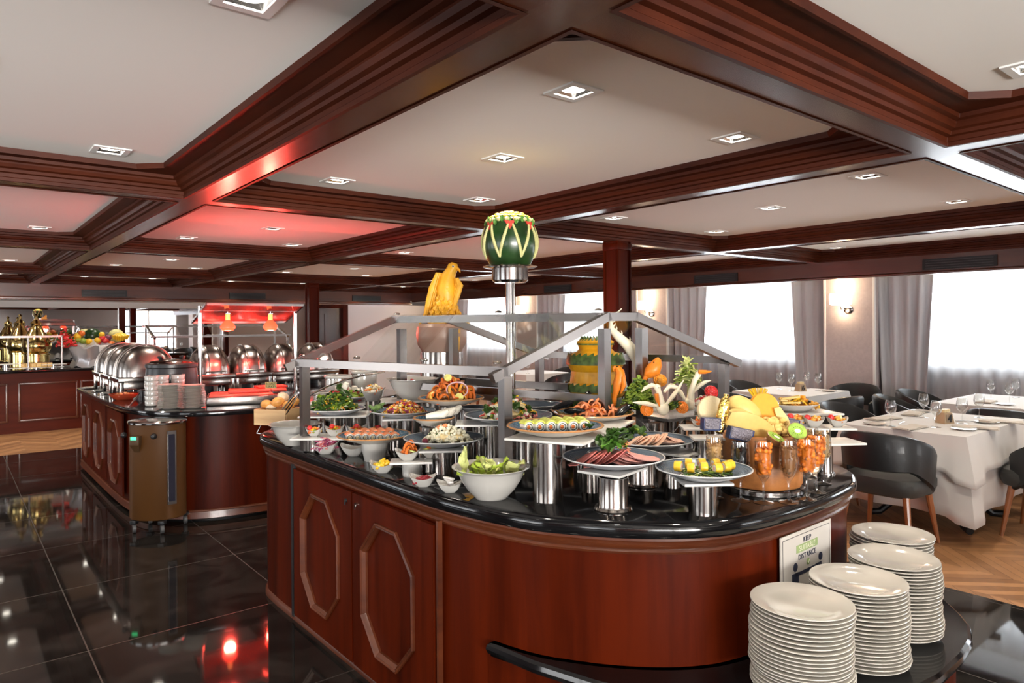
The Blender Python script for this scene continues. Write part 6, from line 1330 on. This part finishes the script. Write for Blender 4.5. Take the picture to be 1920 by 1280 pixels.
mb = MB(); mb.tube([at(240, 765, CT2)+Vector((0, 0, .006)), at(252, 757, CT2)+Vector((0, 0, .03)), at(262, 748, CT2)+Vector((0, 0, .05))], .006, 8); tag(mb.build('serving_spoon', POLI), 'steel serving spoon lying beside the nut dish', 'spoon')
for px, py, r in ((168, 728, .09), (205, 738, .08), (188, 733, .08)):
    mb = MB(); mb.lathe([(0, .004), (r*.6, .004), (r, .012), (r, .015), (r*.6, .008), (0, .008)], n=28); tag(mb.build('small_plate', WHITE, loc=at(px, py, CT2)), 'small white spoon rest plate by the chafing dishes, %s one' % {168: 'leftmost', 205: 'rightmost', 188: 'middle'}[px], 'plate', 'spoon rest plates')
# plate-warmer trolley
q = at(297, 987, 0); q = back(q, -.045); t = thing('plate_trolley', 'brown oval plate-warming trolley on casters beside the hot island', 'trolley', (q.x, q.y, 0), -YAW)
BRN = mat('bronze_painted_steel', (.065, .025, .005), .5, .0, spec=.25); n = 40; RX, RY = .203, .165
ov = lambda k, z: [(RX*k*math.cos(a), RY*k*math.sin(a), z) for a in [2*math.pi*i/n for i in range(n)]]
zt = .822; mb = MB(); mb.loft([ov(.98, .10), ov(1, .105), ov(1, zt-.012), ov(.98, zt-.01)]); mb.build('body', BRN, t)
mb = MB(); mb.loft([ov(.97, zt-.012), ov(1.05, zt-.008), ov(1.06, zt+.004), ov(1.03, zt+.012), ov(.9, zt+.018), ov(.3, zt+.024)]); mb.build('steel_lid', POLI, t)
mb = MB(); mb.box((RX*.80, -RY*.74, .49), (.045, .03, .50), rz=R_(40)); mb.build('dark_window', mat('dark_glass', (.02, .02, .03), .1), t)
mb = MB(); mb.box((RX*.80, -RY*.70, .49), (.062, .02, .55), rz=R_(40)); mb.build('window_trim', ALU, t)
for x, y in ((-.205, -.10), (.06, -RY-.01)): mb = MB(); mb.ell((x, y, zt-.09), (.022, .026, .022), 14, 8); mb.build('control_knob', BLKM, t)
mb = MB(); mb.box((-.075, -RY*.93-.02, zt-.12), (.075, .06, .07), bev=.01); mb.loft([[(-.11, -RY*.93-.045, zt-.15), (-.04, -RY*.93-.045, zt-.15), (-.04, -RY*.9, zt-.15), (-.11, -RY*.9, zt-.15)], [(-.095, -RY*.93-.005, zt-.21), (-.055, -RY*.93-.005, zt-.21), (-.055, -RY*.9, zt-.21), (-.095, -RY*.9, zt-.21)]]); mb.build('switch_housing', mat('housing_brown', (.06, .03, .012), .4), t)
mb = MB(); mb.box((-.075, -RY*.93-.052, zt-.10), (.04, .006, .022)); mb.build('green_switch', mat('green_light', (.05, .5, .15), .3, emit=(.05, .9, .3), es=.9), t)
for x, y in ((-.12, -.12), (.10, -.14), (.15, .12), (-.13, .13)):
    mb = MB(); mb.box((x, y, .082), (.045, .05, .03), bev=.005); mb.build('caster_fork', IRON, t); mb = MB(); mb.cyl((0, 0, -.011), .034, .022, 18, M=Matrix.Translation((x, y, .036)) @ Matrix.Rotation(R_(35), 4, 'Z') @ Matrix.Rotation(R_(90), 4, 'Y')); mb.lathe([(.016, -.012), (.028, -.012), (.028, .012), (.016, .012)], n=18, M=Matrix.Translation((x, y, .036)) @ Matrix.Rotation(R_(35), 4, 'Z') @ Matrix.Rotation(R_(90), 4, 'Y')); mb.build('caster_wheel', mat('rubber_grey', (.06, .06, .06), .5), t)
# ============================================================ FAR COUNTER DISPLAY
YB_ = 12.75
def fx(px, y=YB_): d = ray(px, 640); return d.x/d.y*y
def fz(px, py, y=YB_): d = ray(px, py); return CH+d.z/d.y*y
def samovar(px, y, w_, py0, py1, label):
    x = fx(px, y); z0 = fz(px, py0, y); z1 = fz(px, py1, y); H = z1-z0; r = w_/2; t = thing('brass_urn', label, 'urn', (x, y, z0), 0, 'polished brass urns on the far counter')
    mb = MB(); mb.lathe([(0, 0), (r*.92, 0), (r*.92, H*.02), (r*.86, H*.03), (r*.86, H*.26), (r*.92, H*.27), (r*.92, H*.29), (0, H*.29)], n=32); mb.build('cylinder_base', BRASS, t)
    mb = MB(); mb.lathe([(0, H*.29), (r*.75, H*.30), (r*.98, H*.38), (r, H*.46), (r*.86, H*.56), (r*.55, H*.68), (r*.36, H*.76), (r*.32, H*.80), (r*.38, H*.83), (r*.30, H*.86), (r*.12, H*.90), (r*.10, H*.95), (r*.16, H*.97), (0, H)], n=32); mb.build('bulb_body', BRASS, t)
    mb = MB(); mb.tube([(r*.7, 0, H*.5), (r*1.1, -.02, H*.52), (r*1.25, -.02, H*.62)], .014, 8); mb.build('spout', BRASS, t)
samovar(68, 12.75, .40, 694, 588, 'nearer brass urn with bulbous dome, second from the left'); samovar(38, 13.15, .36, 690, 588, 'rear brass urn partly hidden at the far left')
def fixed_stand(px, y, w_, zt, label):
    mb = MB(); mb.cyl((0, 0, 0), .05, zt-CT, 16); tag(mb.build('steel_riser', STEEL, loc=(fx(px, y), y, CT)), label, 'riser', RS); tile((fx(px, y), y), zt+.01, w_, .2, 0, label.replace('steel riser', 'white tile on the riser'))
for px, py, w_, lab in ((12, 682, .30, 'steel riser at the far left of the far counter'), (68, 688, .68, 'steel riser under the row of small cakes'), (100, 682, .32, 'steel riser right of the nearer brass urn')): fixed_stand(px, 12.5, w_, fz(px, py, 12.5)-.01, lab)
for i in range(6):
    px = 43+i*10; zc_ = fz(68, 688, 12.5)+.002; mb = MB(); mb.box((0, 0, .03), (.062, .05, .06), bev=.006); mb.mi = 1; mb.box((0, 0, .063), (.062, .05, .006)); tag(mb.build('small_cake', [fm('sponge', (.66, .45, .16)), F_BROWN], loc=(fx(px, 12.47), 12.47, zc_)), 'small square cake on the far counter, %s from the left' % ORD(i), 'cake', 'small square cakes on the far counter')
t = thing('sneeze_guard', 'slim glass sneeze guard on the far left counter in front of the brass urns', 'sneeze guard', (0, 12.42, CT)); xa, xb = -2.2, fx(116, 12.42)
for x in (xa, fx(53, 12.42), xb): mb = MB(); mb.lathe([(0, 0), (.035, 0), (.035, .01), (.015, .014), (.015, .5), (0, .5)], (x, 0, 0), 12); mb.build('post', ALU, t)
mb = MB(); mb.bar((xa, 0, .49), (xb, 0, .49), .03); mb.build('front_rail', ALU, t)
mb = MB(); mb.box(((xa+xb)/2, .16, .56), (xb-xa, .34, .008)); mb.build('glass_shelf', GUARD, t)
# fruit display
x0 = fx(118, 12.6); x1 = fx(200, 12.6); xc = (x0+x1)/2
cl = MB(); n = 36; rings = []
for z, k in ((0, .9), (.10, .78), (.2, .86), (.31, 1.0), (.335, .97), (.36, .7), (.41, .3)): rings.append([((x1-x0)*.56*k*(1+.07*math.sin(a*7+z*6))*math.cos(a), .30*k*(1+.07*math.sin(a*7+z*6))*math.sin(a), z+.03*math.sin(a*7)) for a in [2*math.pi*i/n for i in range(n)]])
cl.loft(rings); tag(cl.build('draped_basket', mat('silver_satin', (.50, .49, .50), .25, .5), loc=(xc+.12, 12.75, CT)), 'basket draped in silver satin under the fruit pile', 'basket')
cl = MB(); n = 20; vs = []; fs = []
for j in range(8):
    for i in range(n+1): u = i/n; vs.append((.0+.34*u, -.03*math.sin(u*19+j*.3)-.32-.02*j*.3, .34-.034*j*(1+.3*math.sin(u*3))))
for j in range(7):
    for i in range(n): q = j*(n+1)+i; fs.append((q, q+1, q+n+2, q+n+1))
cl.faces(vs, fs); o = cl.build('white_cloth', CLOTH, loc=(xc+.16, 12.73, CT), smooth=180); so = o.modifiers.new('s', 'SOLIDIFY'); so.thickness = .006; tag(o, 'white crumpled cloth hanging over the front of the fruit basket', 'cloth')
random.seed(15)
FRU = [(174, 629, .125, WMG, 'watermelon', 'whole dark green watermelon in the fruit pile'), (218, 629, .115, FL_, 'halved_watermelon', 'cut watermelon half with green rind at the right of the fruit pile'), (145, 631, .055, F_YEL, 'lemon', 'yellow lemon left of the watermelon'), (153, 625, .05, F_ORG, 'orange', 'orange beside the watermelon, upper left'), (146, 636, .05, fm('green_apple', (.3, .38, .05)), 'green_apple', 'green apple at the left of the fruit pile'), (155, 639, .05, F_GREEN, 'green_apple', 'green apple below the watermelon'), (167, 640, .05, F_YEL, 'lemon', 'yellow lemon under the watermelon'), (183, 638, .05, F_YEL, 'lemon', 'yellow lemon right of the watermelon'), (192, 634, .05, F_RED, 'red_apple', 'red apple between the melons'), (198, 638, .055, F_RED, 'red_apple', 'red apple lower between the melons'), (203, 633, .05, fm('plum', (.12, .02, .05)), 'plum', 'dark plum beside the red apples'), (208, 646, .065, F_ORG, 'orange', 'large orange at the lower right of the pile'), (222, 650, .09, F_CREAM, 'melon', 'pale melon under the bananas'), (191, 627, .045, F_YEL, 'lemon', 'small lemon at the top between the melons'), (232, 652, .05, F_YEL, 'lemon', 'yellow lemon low at the right end of the pile')]
for i, (px, py, r, mt, nm, lab) in enumerate(FRU):
    y = 12.62 if r < .08 else 12.85; mb = MB(); mb.ell((0, 0, 0), (r, r, r*.94), 18, 12); tag(mb.build(nm, mt, loc=(fx(px, y), y, fz(px, py, y))), lab, 'fruit')
for i, (px, py) in enumerate(((136, 645), (147, 648), (158, 647), (169, 649), (180, 646), (191, 648), (201, 652), (214, 655), (226, 656), (160, 641), (185, 642), (138, 638))):
    nm, mt = [('orange', F_ORG), ('lemon', F_YEL), ('red_apple', F_RED), ('green_apple', F_GREEN)][i*7 % 4]; y = 12.66; mb = MB(); mb.ell((0, 0, 0), (.052, .052, .048), 16, 10)
    tag(mb.build(nm, mt, loc=(fx(px, y), y, fz(px, py, y))), '%s in the lower layer of the fruit pile, %s from the left' % (nm.replace('_', ' '), ORD(i)) if i < 9 else '%s tucked between the layers of the fruit pile, %s' % (nm.replace('_', ' '), ('centre', 'right of the watermelon', 'far left')[i-9]), 'fruit')
for i in range(7):
    px = 214+i*3.6; y = 12.5; mb = MB(); b0 = Vector((fx(226, y), y, fz(226, 624, y))); b1 = Vector((fx(px, y), y-.05, fz(px, 640-abs(i-3), y))); mid = (b0+b1)/2+Vector(((px-225)*.006, -.05, .01)); mb.tube([b0, b0.lerp(mid, .6), mid, mid.lerp(b1, .6), b1], [.008, .018, .021, .018, .005], 8); tag(mb.build('banana', F_YEL), 'yellow banana in the bunch by the cut watermelon, %s from the left' % ORD(i), 'banana', 'bunch of bananas')
heap('flower_garland', 'red and pink flower garland at the left of the fruit basket', 'flowers', Vector((fx(124, 12.55), 12.55, fz(124, 650, 12.55))), .13, .1, .30, [(70, 'ball', .04, F_RED), (30, 'leaf', .06, F_DGREEN), (20, 'ball', .035, F_PINK)], core=F_RED, seed=83)
# cold counter beyond the hot island
t = thing('cold_buffet_counter', 'distant cold buffet counter with glass shelf, behind the chafing dishes', 'buffet counter', (3.25, 11.0, 0))
mb = MB(); mb.box((0, 0, .44), (2.3, .8, .88)); mb.build('cabinet_body', W_BACK, t); mb = MB(); mb.box((0, 0, .895), (2.36, .86, .04), bev=.008); mb.build('granite_top', GRAN, t)
mb = MB()
for x in (-1.0, -.1, .9): mb.bar((x, -.3, .91), (x, -.3, 1.40), .025)
mb.bar((-1.05, -.3, 1.40), (.95, -.3, 1.40), .03); mb.bar((-1.05, .25, 1.55), (.95, .25, 1.55), .03)
for x in (-1.0, .9): mb.bar((x, -.32, 1.38), (x, .27, 1.56), .03); mb.bar((x, .25, .91), (x, .25, 1.55), .025)
mb.build('guard_frame', ALU, t); mb = MB(); v = [(-1, -.3, 1.42), (.9, -.3, 1.42), (.9, .25, 1.57), (-1, .25, 1.57)]; v += [(a, b, c+.006) for a, b, c in v]; mb.faces(v, [(0,3,2,1),(4,5,6,7),(0,1,5,4),(1,2,6,5),(2,3,7,6),(3,0,4,7)]); mb.build('glass_shelf', GUARD, t, smooth=0)
for i, (x, nm, mt) in enumerate(((2.5, 'pastry', F_GOLD), (2.95, 'green salad', F_GREEN), (3.35, 'popcorn-like snack', F_CREAM), (3.75, 'fruit salad', F_ORG))):
    mb = MB(); mb.lathe([(0, .08), (.10, .08), (.17, .11), (.168, .115), (.09, .09), (0, .09)], n=24); mb.cyl((0, 0, 0), .05, .08, 14); tag(mb.build('footed_plate', WHITE, loc=(x, 10.85, .915)), 'white footed plate of %s on the distant cold counter' % nm, 'plate'); heap('buffet_food', '%s heaped on a footed plate on the distant cold counter' % nm, 'food', Vector((x, 10.85, 1.01)), .13, .12, .07, [(60, 'bit', .035, mt)], core=mt, seed=90+i)
# ============================================================ DINING AREA
def chair_proto():
    t = thing('dining_chair', 'x', 'chair', (0, 0, -5)); n = 26; A = 128; rings = []
    for i in range(n+1):
        a = R_(-A+2*A*i/n); k = abs(a)/R_(A); zt = .80-.20*k**2.2; zb = .535 if k < .42 else .535-.20*((k-.42)/.58)**.9; th = .030-.008*k
        cx, cy = -math.cos(a), math.sin(a); R1x, R1y = .245, .262; ring = []
        for r_, z in ((0, zb), (th, zb+.012), (th, zt-.03), (th*.5, zt-.004), (-th*.2, zt), (-th*.55, zt-.02), (-th*.4, zb+.01)):
            ln = .035*(z-.45)/.35; ring.append(((R1x+r_+ln)*cx*(1+.10*(cx > 0)), (R1y+r_+ln*.6)*cy, z))
        rings.append(ring)
    mb = MB(); mb.loft(rings); mb.build('backrest', LEATH, t)
    sq = lambda sx, sy, z, p=.45: [(sx*math.copysign(abs(math.cos(a))**p, math.cos(a))+.02, sy*math.copysign(abs(math.sin(a))**p, math.sin(a)), z) for a in [2*math.pi*i/36 for i in range(36)]]
    mb = MB(); mb.loft([sq(.20, .21, .355), sq(.235, .245, .37), sq(.25, .26, .41), sq(.25, .26, .455), sq(.235, .245, .48), sq(.17, .18, .492), sq(.05, .05, .494)]); mb.build('seat', LEATH2, t)
    for sx in (-1, 1):
        for sy in (-1, 1): mb = MB(); mb.tube([(sx*.18, sy*.19, .37), (sx*.235, sy*.235, 0)], [.024, .013], 10); mb.build('leg', W_LEG, t)
    return t
CHP = chair_proto()
def chair(x, y, rz, label): return dup(CHP, (x, y, 0), R_(rz), label, 'charcoal leather tub dining chairs')
wp = [(0, 0), (.034, 0), (.035, .002), (.012, .006), (.005, .012), (.004, .06), (.006, .085), (.022, .098), (.036, .118), (.040, .142), (.036, .175), (.031, .198), (.0295, .198), (.034, .175), (.0375, .142), (.033, .119), (.018, .101), (0, .094)]
gm = MB(); gm.lathe(wp, n=32); WGM = gm.build('g', GLASS).data; bpy.data.objects.remove(bpy.data.objects['g'])
def wine(px, py, label, z=.752, s=1, p=None):
    p = p or at(px, py, z); o = bpy.data.objects.new('wine_glass', WGM); COL.objects.link(o); o.location = p; o.scale = (s,)*3; tag(o, label, 'wine glass', 'empty wine glasses on the dining tables')
def clothed_table(name, x0, x1, y0, y1, label, cl):
    cx, cy = (x0+x1)/2, (y0+y1)/2; hx, hy = (x1-x0)/2, (y1-y0)/2
    t = thing('dining_table', label, 'table', (cx, cy, 0), 0, 'dining tables under white cloths')
    mb = MB(); mb.box((0, 0, .725), (hx*2-.02, hy*2-.02, .03)); mb.build('tabletop', W_V, t)
    mb = MB(); mb.lathe([(.0, .10), (.06, .10), (.05, .2), (.035, .3), (.05, .38), (.03, .45), (.045, .6), (.08, .71), (0, .71)], n=20); mb.build('pedestal', IRON, t)
    for k in range(4):
        a = R_(45+90*k); c, s = math.cos(a), math.sin(a); mb = MB(); mb.tube([(c*.04, s*.04, .22), (c*.16, s*.16, .24), (c*.30, s*.30, .13), (c*.42, s*.42, .03), (c*.50, s*.50, .025)], [.035, .035, .028, .024, .028], 10); mb.build('foot', IRON, t)
    def drape(z0, z1, out, amp, drop, seed, thk, nm, lab, mt):
        rnd = random.Random(seed); N = 96; per = []
        for i in range(N):   # perimeter walk
            u = i/N*4; s_ = int(u); f = u-s_; per.append([(hx*(2*f-1), -hy), (hx, hy*(2*f-1)), (hx*(1-2*f), hy), (-hx, hy*(1-2*f))][s_]+(f,))
        rings = []; K = 7; ph = rnd.random()*6
        for k in range(K+1):
            g = k/K; ring = []
            for i, (px_, py_, f) in enumerate(per):
                cr = 1-2*min(f, 1-f); cr = max(0, cr-.72)/.28    # closeness to a corner
                nx = (1 if px_ >= hx-1e-6 else -1 if px_ <= -hx+1e-6 else 0); ny = (1 if py_ >= hy-1e-6 else -1 if py_ <= -hy+1e-6 else 0)
                ln = math.hypot(nx, ny) or 1; wv = math.sin(i*.55+ph)*amp*g*(1-cr)
                o_ = out*g+wv+cr*g*.05; z = z0-(z0-z1)*g-cr*drop*g
                o_ = o_ if k else .002
                ring.append((px_+nx/ln*o_, py_+ny/ln*o_, z if k else z0))
            rings.append(ring)
        top = [[(a*.0, b*.0, z0+.001) for a, b, c in rings[0]], [(a*.5, b*.5, z0+.001) for a, b, c in rings[0]], [(a*.985, b*.985, z0+.001) for a, b, c in rings[0]]]
        mb = MB(); mb.loft(top+rings, False, False); o = mb.build('tablecloth', mt, loc=(cx, cy, 0), smooth=60); bm = bmesh.new(); bm.from_mesh(o.data); bmesh.ops.remove_doubles(bm, verts=bm.verts[:], dist=1e-5); bm.to_mesh(o.data); bm.free()
        so = o.modifiers.new('cloth_thickness', 'SOLIDIFY'); so.thickness = thk; so.offset = 1; tag(o, lab, 'tablecloth', nm)
    drape(.742, .20, .05, .022, .06, 3, .002, 'long white under-cloths', 'long white under-cloth of the %s' % cl, CLOTH)
    drape(.748, .50, .065, .010, .09, 5, .003, 'short white top cloths', 'short white top cloth on the %s' % cl, CLOTH)
clothed_table('a', 5.43, 6.75, 1.73, 2.59, 'nearest rectangular dining table, set with table number 4', 'nearest dining table')
clothed_table('b', 7.1, 8.05, 3.75, 4.65, 'dining table behind the cheese platter, in front of the second window', 'dining table behind the cheese platter')
clothed_table('c', 7.5, 8.75, 1.75, 2.68, 'dining table by the right-hand window at the frame edge', 'dining table by the right-hand window')
clothed_table('d', 7.0, 7.9, 8.25, 9.15, 'far dining table seen through the end of the guard', 'far dining table seen through the guard')
chair(5.13, 2.12, 0, 'large charcoal leather chair with its back to the camera, nearest the buffet')
chair(6.12, 1.42, 90, 'charcoal leather chair cut by the right edge of the photo'); chair(5.72, 2.93, -90, 'charcoal chair tucked behind the nearest table, left one'); chair(6.40, 2.93, -90, 'charcoal chair tucked behind the nearest table, right one')
chair(7.13, 3.50, 80, 'charcoal chair with its back to the camera at the table behind the cheeses'); chair(8.38, 3.85, 190, 'charcoal chair turned sideways right of the table behind the cheeses'); chair(7.95, 4.95, -90, 'charcoal chair beyond the table in front of the second window'); chair(6.80, 4.45, 0, 'charcoal chair half hidden behind the swans'); chair(7.35, 4.95, -90, 'charcoal chair beyond the swans, at the same table')
chair(7.50, 2.92, -70, 'charcoal chair at the left of the right-hand window table'); chair(7.17, 1.97, 0, 'charcoal chair between the nearest table and the window table'); chair(8.2, 2.98, -90, 'charcoal chair against the curtain behind the window table')
chair(6.72, 8.7, 0, 'far charcoal chair left of the far table'); chair(7.45, 7.93, 90, 'far charcoal chair in front of the far table'); chair(8.2, 8.7, 180, 'far charcoal chair right of the far table')
for c_ in list(CHP.children): bpy.data.objects.remove(c_)
bpy.data.objects.remove(CHP)
for px, py, lab in ((1670, 799, 'wine glass at the left of the nearest table'), (1732, 783, 'wine glass behind the table number 4, left'), (1755, 801, 'wine glass directly left of the table number 4'), (1804, 794, 'wine glass right of the table number 4'), (1836, 783, 'rightmost wine glass on the nearest table')): wine(px, py, lab)
for px, py, lab in ((1461, 729, 'leftmost wine glass on the table behind the cheeses'), (1484, 733, 'second wine glass from the left behind the cheeses'), (1513, 728, 'third wine glass from the left behind the cheeses'), (1534, 732, 'rightmost wine glass on the table behind the cheeses'), (1858, 748, 'left wine glass on the right-hand window table'), (1893, 756, 'middle wine glass on the right-hand window table'), (1905, 745, 'right wine glass on the right-hand window table'), (990, 700, 'wine glass on the far table seen through the guard')): wine(px, py, lab)
def numblock(px, py, z, ch, label, w_=.10):
    p = at(px, py, z); t = thing('table_number', label, 'table number', p, -YAW+R_(18), 'wooden table number blocks')
    mb = MB(); mb.loft([[(-w_/2, -w_*.45, 0), (w_/2, -w_*.45, 0), (w_/2, w_*.45, 0), (-w_/2, w_*.45, 0)], [(-w_*.38, -w_*.34, w_*.85), (w_*.38, -w_*.34, w_*.85), (w_*.38, w_*.34, w_*.85), (-w_*.38, w_*.34, w_*.85)]]); mb.build('wooden_block', mat('block_wood', (.42, .30, .18), .6), t)
    mb = MB(); mb.box((0, -w_*.42, w_*.42), (w_*.62, .004, w_*.62)); mb.build('number_panel', mat('number_panel', (.30, .22, .15), .5), t)
    mb = MB(); [mb.box((-.02+.02*i, 0, w_*.95+.002*i), (.018, .05, .022)) for i in range(3)]; mb.build('sugar_sachets', F_CREAM, t)
    cu = bpy.data.curves.new('numeral', 'FONT'); cu.body = ch; cu.size = w_*.8; cu.align_x = 'CENTER'; cu.extrude = .001; cu.offset = .002
    o = bpy.data.objects.new('tmp', cu); COL.objects.link(o); me = bpy.data.meshes.new_from_object(o.evaluated_get(bpy.context.evaluated_depsgraph_get())); bpy.data.objects.remove(o); me.materials.clear(); me.materials.append(BLKM)
    o = bpy.data.objects.new('numeral', me); COL.objects.link(o); o.parent = t; o.location = (0, -w_*.42-.006, w_*.14); o.rotation_euler = (R_(90), 0, 0)
numblock(1771, 793, .752, '4', 'wooden block with table number 4 on the nearest table'); numblock(1501, 733, .752, '6', 'wooden block with table number 6 on the table behind the cheeses')
def sideplate(px, py, label, z=.752):
    p = at(px, py, z); mb = MB(); mb.lathe([(0, .002), (.045, .002), (.05, 0), (.055, .003), (.08, .012), (.081, .014), (.055, .007), (0, .005)], n=32); tag(mb.build('bread_plate', MATS['ivory_china'], loc=p), label, 'plate', 'bread plates on the dining tables')
for px, py, l in ((1640, 796, 'bread plate at the left end of the nearest table'), (1807, 806, 'bread plate at the front edge of the nearest table'), (1851, 793, 'bread plate at the right of the nearest table'), (1727, 772, 'bread plate at the back of the nearest table'), (1883, 759, 'bread plate on the right-hand window table'), (1555, 734, 'bread plate on the table behind the cheeses')): sideplate(px, py, l)
def napkin(px, py, L, W, rz, label, z=.752):
    p = at(px, py, z); n = 10; mb = MB()
    for q in range(2):
        vs = []; 
        for s in (0, 1):
            for i in range(n+1):
                for j in (0, 1, 2): vs.append((L*(i/n-.5)*(1-.06*q), W*(j/2-.5)*(1-.08*q), .004+q*.006+.003*math.sin(i*1.1+j+q)+(0 if s else .005)))
        k = (n+1)*3; fs = []
        for i in range(n):
            for j in range(2): a = i*3+j; fs += [(a, a+1, a+4, a+3), (k+a, k+a+3, k+a+4, k+a+1)]
            fs += [(i*3, i*3+3, k+i*3+3, k+i*3), (i*3+2, k+i*3+2, k+i*3+5, i*3+5)]
        fs += [(0, k, k+1, 1), (1, k+1, k+2, 2), (n*3, n*3+1, k+n*3+1, k+n*3), (n*3+1, n*3+2, k+n*3+2, k+n*3+1)]
        mb.faces(vs, fs)
    o = mb.build('folded_napkin', NAPK, loc=p, smooth=60); o.rotation_euler.z = R_(rz); tag(o, label, 'napkin', 'folded cream napkins')
for px, py, a, l in ((1655, 786, -15, 'folded napkin at the far left of the nearest table'), (1706, 803, -5, 'folded napkin at the front of the nearest table'), (1712, 777, 10, 'folded napkin at the back of the nearest table'), (1828, 803, -75, 'folded napkin right of the table number 4'), (1876, 792, -75, 'folded napkin at the right end of the nearest table'), (1850, 754, 5, 'folded napkin on the right-hand window table')): napkin(px, py, .30, .13, a, l)
def fork(px, py, rz, label, z=.754):
    p = at(px, py, z); mb = MB(); mb.tube([(-.09, 0, .002), (0, 0, .004), (.05, 0, .003)], [.004, .0025, .004], 6); [mb.tube([(.05, q, .003), (.085, q*1.2, .004)], .0012, 5) for q in (-.006, -.002, .002, .006)]; o = mb.build('fork', POLI, loc=p); o.rotation_euler.z = R_(rz); tag(o, label, 'fork', 'steel forks on the nearest table')
fork(1690, 793, 10, 'steel fork left of the table number 4'); fork(1816, 790, -60, 'steel fork behind the front bread plate'); fork(1752, 785, 20, 'steel fork at the middle of the nearest table')
